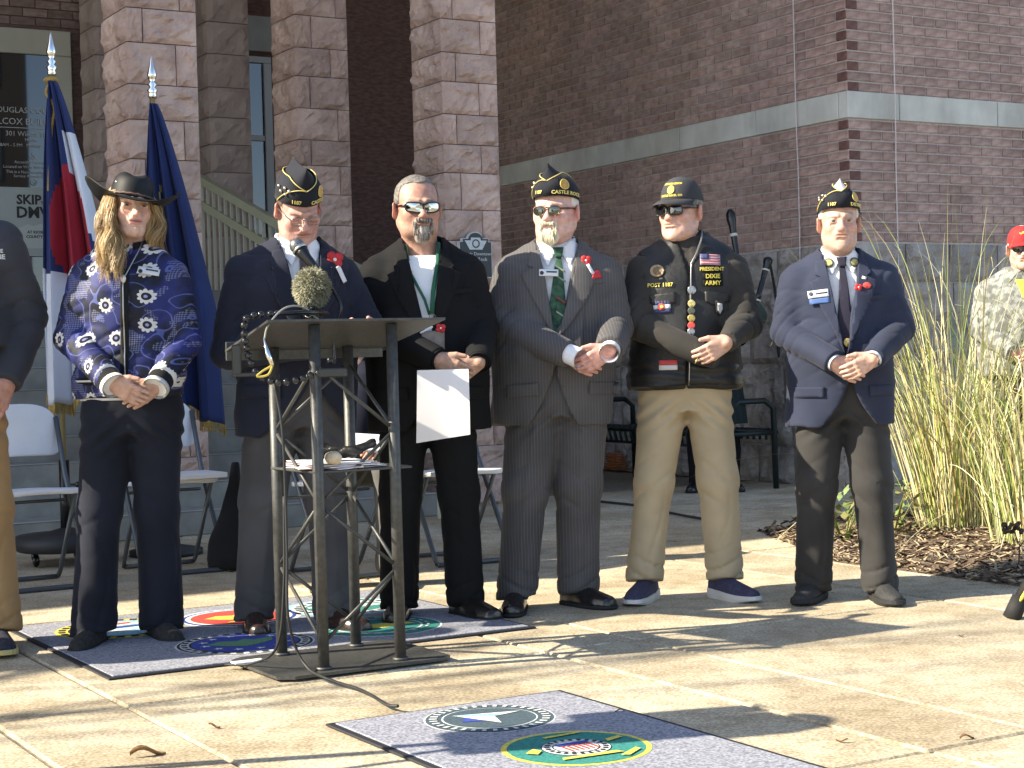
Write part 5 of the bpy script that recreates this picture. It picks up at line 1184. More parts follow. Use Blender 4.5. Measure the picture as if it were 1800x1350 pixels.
def woman():
    P = person('person', (-1.44, 6.42, 0), RAD(4), 1.0, 'blonde woman in black western hat, blue floral jacket and dark jeans')
    lean = .012; feet = ((-.155, -.04), (.080, .08))
    rows = [(.93, .196, .140), (1.00, .205, .146), (1.12, .182, .130), (1.22, .182, .138), (1.32, .184, .142), (1.38, .168, .118), (1.43, .130, .090), (1.475, .10, .072), (1.495, .078, .066)]
    wa, wb, hs = clasp(.050, -.235, .940, 'a'); hs = [(h[0], h[1], h[2], dict(h[3], s=.93, curl=(.12, .18))) for h in hs]
    arms = [arm(-1, lean, wa, .212, 1.15, .156, 1.375, back=.0), arm(1, lean, wb, .205, 1.12, .156, 1.362, back=.0)]
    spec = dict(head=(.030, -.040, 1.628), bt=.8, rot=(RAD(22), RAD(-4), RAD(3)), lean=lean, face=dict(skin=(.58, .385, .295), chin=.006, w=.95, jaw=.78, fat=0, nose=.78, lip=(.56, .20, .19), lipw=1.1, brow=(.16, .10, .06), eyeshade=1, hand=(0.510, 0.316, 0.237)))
    body, c, R = make_body(P, spec, arms, hs, feet); T = hp(c, R)
    trousers(P, M_jean, feet, hip=.106, waist=(.175, .135), knee=.080, hem=.086, lean=lean, seed=71, crease=False, brk=.006, zw=.98, zh=.03)
    for i, (fx, fy) in enumerate(feet): shoe(P, fx, fy-.02, (-.15, .55)[i], mat('black_suede_boot', (.014, .012, .012), (.03, .027, .026), scale=60, rough=.9), M_soleblk, .265, name='boot')
    fm = floral(); blk = fabric('black_rib_knit', (.008, .008, .009)); whp = mat('white_piping', (.66, .64, .60), rough=.8)
    jk, H = jacket(P, fm, arms, rows, hem=.93, lean=lean, seed=73, closed=True, sr=(.068, .060, .046), wr=1.)
    def band(z0, z1, e, m, nm, par):
        ax = lambda z: np.interp(z, [q[0] for q in rows], [q[1] for q in rows]); ay = lambda z: np.interp(z, [q[0] for q in rows], [q[2] for q in rows]); b = MB(); v = []
        tp_ = .014*(1.0-z0)/.08
        for z, o_ in ((z0, e-.006-tp_), (z0, e-tp_), (z1, e-.014*max(0, 1.0-z1)/.08), (z1, e-.006-.014*max(0, 1.0-z1)/.08)):
            for k in range(48):
                a = 2*pi*k/48; ca, sa = cos(a), sin(a); n = 2/2.25; v.append((lean*.4 + (ax(max(z, .93))+o_)*math.copysign(abs(ca)**n, ca), (ay(max(z, .93))+o_)*math.copysign(abs(sa)**n, sa), z))
        b.add(v, [(i*48+k, i*48+(k+1) % 48, (i+1)*48+(k+1) % 48, (i+1)*48+k) for i in range(3) for k in range(48)], 0, True); return b.build(nm, m, par)
    wbd = band(.922, 1.000, .003, blk, 'waistband', jk); band(.985, .992, .0055, whp, 'band_stripe', wbd); band(.915, .925, .0055, whp, 'band_stripe', wbd)
    for s in (0, 1):
        q = cuffs(jk, blk, arms[s][1], arms[s][2], .047, .03, 'cuff', start=-.05); cuffs(q, whp, arms[s][1], arms[s][2], .048, .034, 'cuff_stripe', start=.028); cuffs(q, whp, arms[s][1], arms[s][2], .049, -.046, 'cuff_stripe', start=-.053)
    applique('placket', [(lean*.5-.014, 1.0), (lean*.5+.016, 1.0), (lean+.020, 1.40), (lean-.010, 1.40)], H, blk, jk, off=.004, th=.004)
    MB().tube([(lean*.7+.002, H(lean*.7, z)-.011, z) for z in np.linspace(.95, 1.36, 20)] + [(lean+.03, -.12, 1.42), (lean+.055, -.085, 1.475), (lean+.06, -.06, 1.50)], .0028, 5).build('zip', mat('zip_metal', (.35, .34, .32)), jk)
    MB().ball((lean, H(lean, 1.365)-.016, 1.362), .013, 8, 0, (.8, .4, 1.2)).build('zip_pull', mat('pull_silver', (.6, .55, .5), rough=.3, metal=.7), jk)
    V = Vol(axis(-.12, .16, .006), axis(-.16, .13, .006), axis(1.40, 1.56, .006))
    V.op(lambda X, Y, Z: np.maximum(np.abs(np.sqrt((X-lean)**2 + (Y-.012)**2*.9) - .078 - (Z-1.45)*.12) - .006, np.maximum(np.abs(Z-1.475-.25*Y)-.042, .028 - np.sqrt((X-lean)**2 + (Y+.075)**2))), (-.1, -.13, 1.42), (.12, .12, 1.54)); link('collar', V.mesh('collar', blk), jk)
    applique('undershirt', [(lean-.05, 1.455), (lean+.05, 1.455), (lean+.006, 1.39), (lean-.006, 1.39)], H, fabric('purple_shirt', (.02, .02, .075)), P, off=.002, th=.003)
    badge(jk, H, .100, 1.390, -.18, .078, .026, off=.010)
    # hair: long waved locks
    hm = [mat('blonde_light', (.66, .50, .27), rough=.45), mat('blonde_mid', (.42, .28, .13), rough=.45), mat('blonde_dark', (.20, .12, .055), rough=.5)]; b = MB(); r = random.Random(8)
    locks = []
    for k in range(17): a = .95 + 1.7*k/16; locks.append((-1, a, -.080 + .045*sin(k*2.1)*.6, -.085 + .10*(k/16) + .01*sin(k*3), -.19 - .08*(.5+.5*sin(k*1.7))))
    for k in range(10): a = 1.35 + 1.3*k/9; locks.append((1, a, .100 + .022*sin(k*1.9), .0 + .07*(k/9), -.15 - .07*(.5+.5*sin(k*2.3))))
    for li, (s, a, ex, ey, ez) in enumerate(locks):
        ph = li*1.3; amp = .011 + .007*(li % 3)/2; tone = r.choice(((0, 0, 0, 1), (0, 1, 1, 2), (0, 0, 1, 1), (1, 1, 2, 2)))
        for k in range(95):
            ox, oy, oz = r.gauss(0, .0080), r.gauss(0, .0080), r.gauss(0, .018); pts = []; x0, y0 = s*.079*sin(a), .018 - .098*cos(a); fz = r.uniform(.9, 1.08); stray = r.gauss(0, .006) if r.random() < .25 else 0
            for i in range(12):
                t = i/11; q = t*t*(3-2*t); w = amp*min(1, t*1.6)*sin(10.5*t+ph); wy = amp*min(1, t*1.6)*cos(9.5*t+ph); e = .45 + .55*sin(pi*min(1, t*1.05)) + .25*t
                pts.append((x0 + (ex-x0)*q + s*.015*sin(pi*min(1, t*1.35)) + w + ox*e + stray*t*t, y0 + (ey-y0)*q + wy - .010*sin(pi*t) + oy*e, .060 + (ez*fz-.060)*t + oz*t*.6))
            q = spline([T(p_) for p_ in pts], 2); n_ = len(q); b.tube(q, [.00095*(1-.65*(i/(n_-1))**3) for i in range(n_)], 3, m=r.choice(tone), cap=False)
    # an under-layer keeps the scalp from showing between the strands
    V = Vol(axis(c[0]-.14, c[0]+.14, .005), axis(c[1]-.13, c[1]+.16, .005), axis(c[2]-.17, c[2]+.13, .005))
    V.ell(T((0, .030, .030)), (.080, .092, .092), 0, False, R)
    for s in (-1, 1): V.cone(T((s*.070, .012, .0)), T((s*.072, .006, -.13)), .017, .014, .02)
    V.cone(T((0, .085, .0)), T((0, .075, -.13)), .05, .045, .03); V.cone(T((0, -.085, .01)), T((0, -.085, -.10)), .066, .066, .0, True)
    V.add(lambda X, Y, Z: -.003*wob(X*2, Y*2, Z*.3, 4, 120), tuple(np.array(c)-.2), tuple(np.array(c)+.2))
    v0 = V.mesh('hair', hm); co = np.empty(len(v0.vertices)*3, f32); v0.vertices.foreach_get('co', co); b.add(co.reshape(-1, 3).tolist(), [tuple(q.vertices) for q in v0.polygons], 1, True); bpy.data.meshes.remove(v0)
    b.build('hair', hm, P)
    # hat
    Rh = R @ rotm(RAD(-8), RAD(2), RAD(8)); TH_ = lambda p: tuple(np.array(c) + Rh @ (np.array(p, float) + np.array((0, .012, .026)))); N = 56
    hatm = mat('black_hat_felt', (.006, .006, .0065), (.011, .011, .012), scale=8, rough=.6, spec=.3); v = []; b = MB()
    prof = [(t, 'b') for t in np.linspace(1, 0, 9)] + [(t, 'c') for t in np.linspace(.02, 1, 14)]
    for t, kd in prof:
        for k in range(N):
            a = 2*pi*k/N; sx, cy_ = sin(a), -cos(a)
            if kd == 'b':
                rx_, ry_ = .082 + .105*t, .100 + .088*t; z = .004 + .062*(abs(sx)**2.2)*t**1.7 - .022*(abs(cy_)**2)*t**1.2; v.append(TH_((rx_*sx*(1-.05*t*abs(sx)), ry_*cy_, z)))
            else:
                e = (1-t**5)**.5 if t < 1 else 0; rx_, ry_ = .082*(1-.16*t), .100*(1-.12*t); x, y = rx_*sx*e, ry_*cy_*e
                z = .004 + .112*t**.9 - (.020*math.exp(-(x/.022)**2)*(t > .8)*1.0) - .012*max(0, -y/.1)*t; v.append(TH_((x, y, z)))
    b.add(v, [(i*N+k, i*N+(k+1) % N, (i+1)*N+(k+1) % N, (i+1)*N+k) for i in range(len(prof)-1) for k in range(N)], 0, True); hat = b.build('western_hat', hatm, P)
    sd = hat.modifiers.new('thickness', 'SOLIDIFY'); sd.thickness = .004; sd.offset = 0
    MB().tube([TH_((.0845*sin(2*pi*k/40)*(1 + .012*(k % 2)), -.1025*cos(2*pi*k/40)*(1+.012*(k % 2)), .016 + .002*(k % 2))) for k in range(41)], .0048, 6, cap=False).build('hat_band', mat('braided_band', (.20, .11, .07), (.06, .03, .025), scale=160, rough=.6), hat)
    MB().ball(TH_((-.066, -.045, .058)), .0055, 6, 0).ball(TH_((-.074, -.012, .040)), .003, 6, 0).build('hat_stud', mat('stud_silver', (.7, .68, .62), rough=.25, metal=.9), hat)
    return P
woman()
# ------------------------------------------------------------------ tall man at the left edge, mostly out of frame
def left_man():
    P = person('person', (-2.105, 6.34, 0), RAD(8), 1.075, 'man in charcoal hooded sweatshirt and tan trousers cut off by the left edge')
    lean = .0; feet = ((-.15, .0), (.150, -.03)); rows = rows_of(1.12, 1.10, .05)
    wb = (.225, -.11, .925); wa = (-.225, -.10, .92); arms = [arm(-1, lean, wa, .27, 1.15, .196, 1.395, ey=.06), arm(1, lean, wb, .27, 1.15, .196, 1.395, ey=.06)]
    hs = [(wb, (-.35, -.35, -.85), (-.6, -.6, 0), dict(curl=(.1, .2))), (wa, (.35, -.35, -.85), (.6, -.6, 0), dict(curl=(.1, .2)))]
    spec = dict(head=(0, -.03, 1.632), rot=(RAD(10), 0, 0), lean=0, face=dict(skin=(0.470, 0.294, 0.225)))
    make_body(P, spec, arms, hs, feet); hair_cap(P, spec['head'], rotm(RAD(10), 0, 0), M_brhair)
    trousers(P, M_tan, feet, hip=.118, waist=(.20, .15), knee=.092, hem=.088, seed=81, crease=False, brk=.012, zh=.06)
    for i, (fx, fy) in enumerate(feet): shoe(P, fx, fy-.02, (-.3, .35)[i], mat('navy_trainer', (.012, .014, .022), (.03, .03, .045), scale=80, rough=.85), mat('yellow_sole', (.52, .36, .05), (.42, .38, .22), scale=12, rough=.6), .31, True, name='trainer')
    hd = fabric('charcoal_fleece', (.040, .042, .052), bump=.4); jk, H = jacket(P, hd, arms, rows, hem=.93, lean=0, seed=83, closed=True, name='hooded_sweatshirt', sr=(.086, .074, .056), wr=1.3)
    pw = mat('hoodie_print', (.66, .68, .70), rough=.7)
    applique('printed_mark', [(.150, 1.40), (.190, 1.41), (.196, 1.395), (.212, 1.395), (.196, 1.385), (.19, 1.345), (.150, 1.355)], LAST_H, pw, jk, off=.003, th=.001); text_on('THE', .018, pw, LAST_H, .205, 1.372, jk, off=.003); text_on('LINE', .022, pw, LAST_H, .205, 1.352, jk, off=.003)
    applique('kangaroo_pocket', [(-.16, 1.0), (.16, 1.0), (.19, 1.10), (.12, 1.20), (-.12, 1.20), (-.19, 1.10)], H, hd, jk, off=.002, th=.006); return P
LEFT = left_man()
# ------------------------------------------------------------------ man in the red cap behind the grass
def red_cap():
    P = person('person', (2.81, 9.42, 0), RAD(-6), .955, 'man in red ball cap and dark glasses standing behind the tall grass at right'); P['group'] = 'people behind the line'
    feet = ((-.13, 0), (.13, 0)); rows = rows_of(1.05, 1.05, .03); wa, wb, hs = clasp(.0, -.25, 1.0, 'b'); arms = [arm(-1, 0, wa), arm(1, 0, wb)]
    spec = dict(head=(.02, -.03, 1.632), rot=(RAD(-5), RAD(2), 0), face=dict(skin=(0.549, 0.362, 0.300), noeyes=True, closed=True, jaw=1.05))
    body, c, R = make_body(P, spec, arms, hs, feet); hair_cap(P, c, R, M_whitehair); sunglasses(P, c, R, M_lensblk, M_frameblk, 'sport')
    trousers(P, fabric('grey_camo_trousers', (.10, .10, .09), var=.5, scale=14), feet, seed=91, crease=False)
    for i, (fx, fy) in enumerate(feet): shoe(P, fx, fy, (-.2, .2)[i], M_shoeblk, M_soleblk)
    camo = mat('grey_camo', (.13, .135, .125), (.27, .275, .255), scale=26, rough=.9, bump=.2, bscale=60, ramp=(.45, .55)); jk, H = jacket(P, camo, arms, rows, hem=.80, seed=93, closed=True, name='camo_jacket')
    applique('yellow_shirt_front', [(-.04, 1.45), (.04, 1.45), (.006, 1.34), (-.006, 1.34)], H, mat('bright_yellow_cloth', (.72, .68, .06), rough=.8), jk, off=.002, th=.003)
    T = hp(c, R); cm = mat('red_cap_cloth', (.46, .012, .016), (.56, .02, .022), scale=8, rough=.85); b = MB(); v = []; N = 28
    for i in range(10):
        t = i/9*pi/2
        for k in range(N): a = 2*pi*k/N; v.append(T((.085*cos(t)**.75*sin(a), .018 - .108*cos(t)**.75*cos(a), .032 + .098*sin(t))))
    b.add(v, [(i*N+k, i*N+(k+1) % N, (i+1)*N+(k+1) % N, (i+1)*N+k) for i in range(9) for k in range(N)], 0, True); cap = b.build('ball_cap', cm, P)
    b = MB(); v = []; n = 12
    for lay in (0, -.004):
        for i in range(5):
            t = i/4
            for k in range(n+1): a = -1.2 + 2.4*k/n; x0, y0 = .085*sin(a), .018-.108*cos(a); v.append(T((x0*(1+.05*t), y0-.072*cos(a*.9)*t, .034 - .020*t*t - 1.1*x0*x0*t + lay)))
    m0 = 5*(n+1); b.add(v, [(q*m0+i*(n+1)+k, q*m0+(i+1)*(n+1)+k, q*m0+(i+1)*(n+1)+k+1, q*m0+i*(n+1)+k+1) for q in (0, 1) for i in range(4) for k in range(n)], 0, True); b.build('brim', cm, cap)
    e = MB(); 
    for dx, dz, rr in ((-.012, .045, .008), (.012, .045, .008), (0, .052, .010), (0, .036, .006), (-.02, .05, .005), (.02, .05, .005)): e.ball(T((dx, .018 - .108*.86, .034+dz)), rr, 6, 0, (1, .5, .8))
    e.build('cap_emblem', M_gold, cap); return P
red_cap()
# ------------------------------------------------------------------ piper standing in the shade behind the vest man
def piper():
    P = person('person', (1.49, 12.70, 0), RAD(-4), 1.0, 'piper in dark clothes standing in shade behind the man in the leather vest'); P['group'] = 'people behind the line'
    feet = ((-.14, 0), (.14, 0)); wa, wb, hs = (-.08, -.25, 1.05), (.20, -.22, 1.12), []
    hs = [(wa, (.8, -.2, -.3), (.2, 0, 1)), (wb, (-.7, -.4, -.4), (0, 0, 1))]; arms = [arm(-1, 0, wa), arm(1, 0, wb)]
    spec = dict(head=(0, -.03, 1.632), rot=(0, 0, 0), face=dict(skin=(0.470, 0.305, 0.250)))
    make_body(P, spec, arms, hs, feet); hair_cap(P, spec['head'], rotm(0, 0, 0), M_brhair)
    dk = fabric('dark_green_wool', (.012, .020, .020)); jacket(P, M_black, arms, JROWS, hem=.90, seed=95, closed=True)
    b = MB(); v = []; N = 48      # pleated kilt
    for i, (z, rx, ry) in enumerate(((1.02, .185, .14), (.85, .215, .17), (.65, .235, .19), (.50, .25, .20))):
        for k in range(N): a = 2*pi*k/N; e = 1 + (.03*i/3)*(1 if k % 2 else -1); v.append((rx*cos(a)*e, ry*sin(a)*e, z))
    b.add(v, [(i*N+k, i*N+(k+1) % N, (i+1)*N+(k+1) % N, (i+1)*N+k) for i in range(3) for k in range(N)]); b.build('kilt', dk, P)
    for i, (fx, fy) in enumerate(feet):
        MB().lathe([(.052, .06), (.05, .15), (.06, .30), (.056, .42), (.05, .46), (.03, .46)], 16).build('sock', M_black, P, loc=(fx, fy, 0)); shoe(P, fx, fy-.02, (-.25, .25)[i], M_shoeblk, M_soleblk)
    bp_ = empty('bagpipe', (1.62, 12.52, 0)); tag(bp_, 'black bagpipe with drones rising over the leather vest shoulder', 'bagpipe')
    dm = mat('blackwood', (.010, .010, .010), rough=.25); iv = mat('drone_ivory', (.6, .57, .50), rough=.35)
    for i, (x0, x1, zt) in enumerate(((.10, .02, 2.08), (.14, .09, 1.72), (.18, .30, 1.72))):
        p = lambda t: (x0 + (x1-x0)*t, .0 + .08*t, 1.36 + (zt-1.36)*t); r_ = [.022, .020, .026, .018, .021, .018, .024, .026, .036, .034, .016]
        dn = MB().tube([p(t) for t in (0, .18, .2, .25, .5, .52, .75, .82, .90, .96, 1)], r_, 12).build('drone', dm, bp_); 
        for t in (.10, .72): MB().tube([p(t), p(t+.03)], .030, 12).build('ferrule', iv, dn)
    V = Vol(axis(-.15, .30, .012), axis(-.2, .15, .012), axis(1.10, 1.50, .012)); V.ell((.10, -.03, 1.29), (.16, .12, .12)); V.add(lambda X, Y, Z: -.008*wob(X, Y, Z, 2, 20), (-.2, -.2, 1.1), (.3, .2, 1.5)); link('bag', V.mesh('bag', fabric('tartan_cover', (.03, .045, .035))), bp_)
    MB().tube([(.02, -.10, 1.22), (-.04, -.24, 1.06), (-.06, -.30, .96)], [.012, .010, .016], 10).build('chanter', dm, bp_)
    MB().tube([(.30, .06, 1.70), (.33, .05, 1.5), (.345, .03, 1.3), (.34, .0, 1.06)], .010, 8).tube([(.34, .0, 1.06), (.342, 0, .98)], [.016, .008], 8).build('cord_tassel', fabric('black_cord', (.012, .012, .014)), bp_)
    f = MB(); rr = random.Random(4)
    for k in range(60): f.tube([(-.02 + rr.uniform(-.02, .02), .02, 1.50 + rr.random()*.22), (-.02 + rr.uniform(-.05, .05), .02 + rr.uniform(-.03, .03), 1.52 + rr.random()*.22)], [.007, .002], 4, m=0 if k % 5 else 1)
    f.build('sprig', [fabric('dark_leaf', (.015, .035, .015)), mat('berry_red', (.3, .02, .02))], bp_)
piper()
# ------------------------------------------------------------------ seated man behind the lectern
def seated():
    P = person('person', (-.74, 8.20, 0), RAD(4), 1.0, 'man in navy blazer and grey trousers seated behind the lectern, mostly hidden'); P['group'] = 'people behind the line'
    dz = -.42; body_rows = [(z+dz, a, b) for z, a, b in JROWS]
    V = Vol(axis(-.36, .36, .009), axis(-.62, .26, .009), axis(.02, 1.14, .009)); V.loft([(.44, 0, .05, .20, .15), (.60, 0, .05, .19, .14)], 0, 2.2)
    for s in (-1, 1):
        V.cone((s*.09, .05, .53), (s*.15, -.40, .545), .098, .080, .03); V.cone((s*.15, -.40, .545), (s*.15, -.36, .09), .080, .082, .02)
    V.add(lambda X, Y, Z: -.006*wob(X, Y, Z, 4, 28), (-.4, -.6, 0), (.4, .3, 1)); link('trousers', V.mesh('trousers', fabric('light_grey_trousers', (.085, .083, .08))), P)
    for s in (-1, 1): shoe(P, s*.15, -.38, s*.2, mat('tan_leather', (.17, .085, .045), (.24, .13, .075), scale=20, rough=.5), mat('tan_sole', (.05, .035, .025)), .30)
    V = Vol(axis(-.42, .42, .009), axis(-.48, .30, .009), axis(.42, 1.16, .009)); V.loft([(z, 0, .07, a, b) for z, a, b in body_rows if z > .42], 0, 2.25)
    for s in (-1, 1): V.cone((s*.06, .08, 1.06), (s*.19, .07, 1.0), .05, .066, .03); V.cone((s*.205, .06, .985), (s*.27, .0, .74), .078, .064, .02); V.cone((s*.27, 0, .74), (s*.14, -.24, .64), .062, .05, .01)
    V.add(lambda X, Y, Z: -.006*wob(X, Y, Z, 6, 26), (-.5, -.5, .3), (.5, .4, 1.2)); link('blazer', V.mesh('blazer', M_navy), P)
    V = Vol(axis(-.36, .36, .024, .0032, [(-.22, .22)]), axis(-.42, .2, .024, .0032, [(-.40, -.16), (-.08, .18)]), axis(.5, 1.40, .024, .0032, [(.56, .72), (1.05, 1.36)])); V.loft([(.52, 0, .07, .12, .08), (.95, 0, .07, .13, .08)], 0)
    c = (.0, .03, 1.205); R = rotm(RAD(5), RAD(8), 0); V.cone((0, .06, .9), (0, .06, 1.06), .06, .06, .03); head_sdf(V, c, R, dict(closed=True))
    for s in (-1, 1): V.cone((s*.205, .06, .985), (s*.27, .0, .74), .05, .04, .02); V.cone((s*.27, 0, .74), (s*.14, -.24, .64), .04, .03, .01); hand_sdf(V, (s*.13, -.26, .635), (-s*.6, -.8, -.1), (-s*.8, .3, .4), (.4, .5), view=(0, 0, 1))
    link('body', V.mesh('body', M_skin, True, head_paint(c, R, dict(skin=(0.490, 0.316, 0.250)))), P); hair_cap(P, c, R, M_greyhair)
    o = MB().box(-.10, .10, -.14, .14, 0, .012, bev=.003).build('paper_sheets', mat('white_paper', (.76, .75, .78)), None, loc=(-.66, 7.80, .655), rot=(.25, .1, .4)); tag(o, 'folded white papers in the lap of the seated man', 'paper')
seated()
# ================================================================== mats
M_mat = mat('mat_navy_pile', (.13, .135, .165), (.33, .335, .38), scale=130, rough=.95, bump=.2, bscale=260, detail=2, coord='Object', bdist=.003)
M_matedge = mat('mat_rubber_edge', (.012, .013, .018), rough=.7)
def seal_mat(name, c, rough=.95): return mat('seal_'+name, tuple(x*.7 for x in c), tuple(min(.85, x*1.15) for x in c), scale=120, rough=rough, bump=.15, bscale=260, detail=2, bdist=.003)
def floor_mat(corner, L, D, label, seals):
    """corner = back-left corner on the ground; runs L along u and D towards the viewer"""
    o = empty('floor_mat', (corner[0], corner[1], 0), TH); tag(o, label, 'mat', 'floor mats with round seals')
    MB().box(0, L, -D, 0, .001, .008, bev=.003).build('rubber_border', M_matedge, o); MB().box(.022, L-.022, -D+.022, -.022, .006, .0115, bev=.002).build('pile', M_mat, o)
    for (u, w), r, rings, mot in seals:
        s = MB(); ms = []; z = .0122
        for k, (f, col) in enumerate(rings):
            n = 40; s.add([(u + r*f*cos(2*pi*i/n), w + r*f*sin(2*pi*i/n), z) for i in range(n)], [tuple(range(n))], len(ms)); ms.append(seal_mat(col[0], col[1])); z += .0006
        for col, polys in mot:
            for p in polys: s.add([(u + r*x, w + r*y, z) for x, y in p], [tuple(range(len(p)))], len(ms))
            ms.append(seal_mat(col[0], col[1])); z += .0006
        s.build('seal', ms, o)
    return o
def ringdash(r0, r1, n, duty=.55): 
    out = []
    for i in range(n):
        a, b = 2*pi*i/n, 2*pi*(i+duty)/n; out.append([(r0*cos(a), r0*sin(a)), (r0*cos(b), r0*sin(b)), (r1*cos(b), r1*sin(b)), (r1*cos(a), r1*sin(a))][::-1])
    return out
W_, Y_, B_, R_, T_, K_, LB = ('white', (.62, .63, .62)), ('yellow', (.62, .52, .08)), ('blue', (.03, .055, .30)), ('red', (.52, .05, .035)), ('teal', (.02, .20, .17)), ('black', (.012, .013, .018)), ('skyblue', (.25, .52, .66))
SL = ('slate', (.045, .075, .095)); G_ = ('green', (.10, .24, .13))
wave = lambda y0, y1: [(-.6, y0), (.6, y0+.1), (.55, y1+.1), (-.55, y1)]
eagle = [(-.55, .1), (-.3, .28), (-.05, .18), (.1, .3), (.2, .16), (.5, .24), (.42, -.02), (.2, -.2), (-.1, -.32), (-.35, -.15)]
star = lambda R0, r0, n=5: [((R0 if k % 2 == 0 else r0)*sin(pi*k/n), (R0 if k % 2 == 0 else r0)*cos(pi*k/n)) for k in range(2*n)]
far_c = (-2.057, 6.815)
def rel(P, c=far_c): d = Vector((P[0]-c[0], P[1]-c[1])); return (d.x*cos(TH)+d.y*sin(TH), -d.x*sin(TH)+d.y*cos(TH))
floor_mat(far_c, 1.66, 1.37, 'dark navy mat with several coloured round seals under the speaker', [
    ((.36, -.36), .25, [(1, Y_), (.80, K_), (.76, LB)], [(K_, ringdash(.84, .95, 26)), (W_, [wave(-.35, -.15), wave(.15, .3)]), (R_, [[(-.2, .32), (.3, .36), (.3, .5), (-.2, .46)]]), (B_, [[(-.5, -.02), (.45, .05), (.3, .14), (-.4, .1)]])]),
    ((.62, -1.02), .255, [(1, W_), (.97, K_), (.93, W_), (.80, K_), (.77, B_)], [(K_, ringdash(.83, .91, 30)), (G_, [eagle]), (W_, [[(x*.09+.6*cos(a), y*.09+.6*sin(a)) for x, y in star(1, .4)] for a in np.linspace(0, 2*pi, 13)[:-1]])]),
    ((.84, -.40), .25, [(1, W_), (.92, B_), (.86, W_), (.78, R_)], [(B_, ringdash(.885, .90, 30)), (Y_, [eagle, [(-.4, -.5), (.4, -.45), (.3, -.35), (-.3, -.4)]])]),
    ((1.18, -.98), .25, [(1, W_), (.96, T_), (.70, W_), (.66, T_)], [(Y_, [[(-.6, -.1), (-.2, .2), (.5, .1), (.6, -.1), (.0, -.25)], [(-.5, .3), (-.2, .45), (-.25, .3)]]), (W_, ringdash(.76, .80, 24))]),
    ((1.30, -.42), .25, [(1, LB), (.90, W_), (.66, T_)], [(SL, ringdash(.72, .84, 26)), (W_, [wave(-.3, .0), wave(.12, .3)])])])
near_c = (-.558, 4.838)
floor_mat(near_c, .79, 1.42, 'dark navy mat with two round seals lying nearest the camera', [
    ((.40, -.245), .188, [(1, W_), (.975, SL), (.73, W_), (.705, SL)], [(W_, ringdash(.80, .92, 34, .4)), (B_, [[(-.5, -.05), (-.3, .25), (.05, .2), (-.1, -.2)]]), (W_, [[(-.42, .42), (.62, .12), (.10, .02), (-.05, -.45)]]), (LB, [[(-.42, .42), (.10, .02), (.30, .12)]])]),
    ((.40, -.70), .198, [(1, Y_), (.92, T_), (.47, K_), (.455, W_), (.32, K_), (.30, W_)], [(K_, ringdash(.355, .43, 22, .5)), (Y_, [[(-.75, .05), (-.55, .2), (-.5, .05), (-.65, -.1)], [(-.1, .62), (.5, .66), (.5, .72), (-.1, .70)], [(-.55, -.55), (.35, -.62), (.3, -.5), (-.5, -.45)], [(.5, .0), (.8, .1), (.8, .2), (.55, .14)], [(.2, -.75), (.6, -.5), (.62, -.6), (.3, -.82)]]), (R_, [[(-.2+.08*k, -.22), (-.16+.08*k, -.22), (-.16+.08*k, .08), (-.2+.08*k, .08)] for k in range(6)]), (B_, [[(-.22, .08), (.26, .08), (.26, .2), (-.22, .2)]])])])
# ================================================================== lectern
M_lect = mat('lectern_grey_steel', (.060, .060, .056), (.085, .085, .08), scale=60, rough=.48, bump=.25, bscale=240, metal=.35, bdist=.002)
lc = empty('lectern', (-.615, 5.856, 0), TH); tag(lc, 'dark grey steel truss lectern with slanted top and flat base plate', 'lectern')
pl = MB(); a_ = [(-.32, -.20), (-.27, -.235), (.27, -.235), (.32, -.20), (.32, .20), (.27, .235), (-.27, .235), (-.32, .20)]
pl.add([(x, y, .009) for x, y in a_] + [(x, y, .019) for x, y in a_], [tuple(range(8))[::-1], tuple(range(8, 16))] + [(i, (i+1) % 8, (i+1) % 8+8, i+8) for i in range(8)]); pl.build('base_plate', M_lect, lc)
LX, LY = .142, .176
def topz(w): return 1.128 - .090*(w/.225)*.5
for sx in (-1, 1):
    for sy in (-1, 1): MB().tube([(sx*LX, sy*LY, .019), (sx*LX, sy*LY, topz(sy*LY)-.004)], .0195, 18).tube([(sx*LX, sy*LY, .019), (sx*LX, sy*LY, .028)], .027, 18).build('leg', M_lect, lc)
tp = MB(); v = []
for z in (-.004, .004):
    for x, y in ((-.325, -.225), (.325, -.225), (.30, .225), (-.30, .225)): v.append((x, y, topz(y)+z))
tp.add(v, [(0, 3, 2, 1), (4, 5, 6, 7), (0, 1, 5, 4), (1, 2, 6, 5), (2, 3, 7, 6), (3, 0, 4, 7)]); top = tp.build('top_plate', M_lect, lc)
MB().box(-.30, .30, .215, .223, topz(.22)-.035, topz(.22)+.03, bev=.002).build('paper_stop', M_lect, top)
MB().box(-LX-.02, LX+.06, -LY-.01, LY+.01, .668, .676, bev=.002).build('shelf', M_lect, lc)
zz = [1.03, .80, .565, .335, .105]
for fc in range(4):
    P0, P1 = [((-LX, -LY), (LX, -LY)), ((LX, -LY), (LX, LY)), ((LX, LY), (-LX, LY)), ((-LX, LY), (-LX, -LY))][fc]
    for k in range(4):
        a, b = (P0, P1) if (k+fc) % 2 == 0 else (P1, P0); MB().tube([(*a, zz[k]), (*b, zz[k+1])], .0062, 8).build('brace', M_lect, lc)
for z in (.565,): MB().tube([(-LX, LY, z), (LX, LY, z)], .0055, 8).build('brace', M_lect, lc)
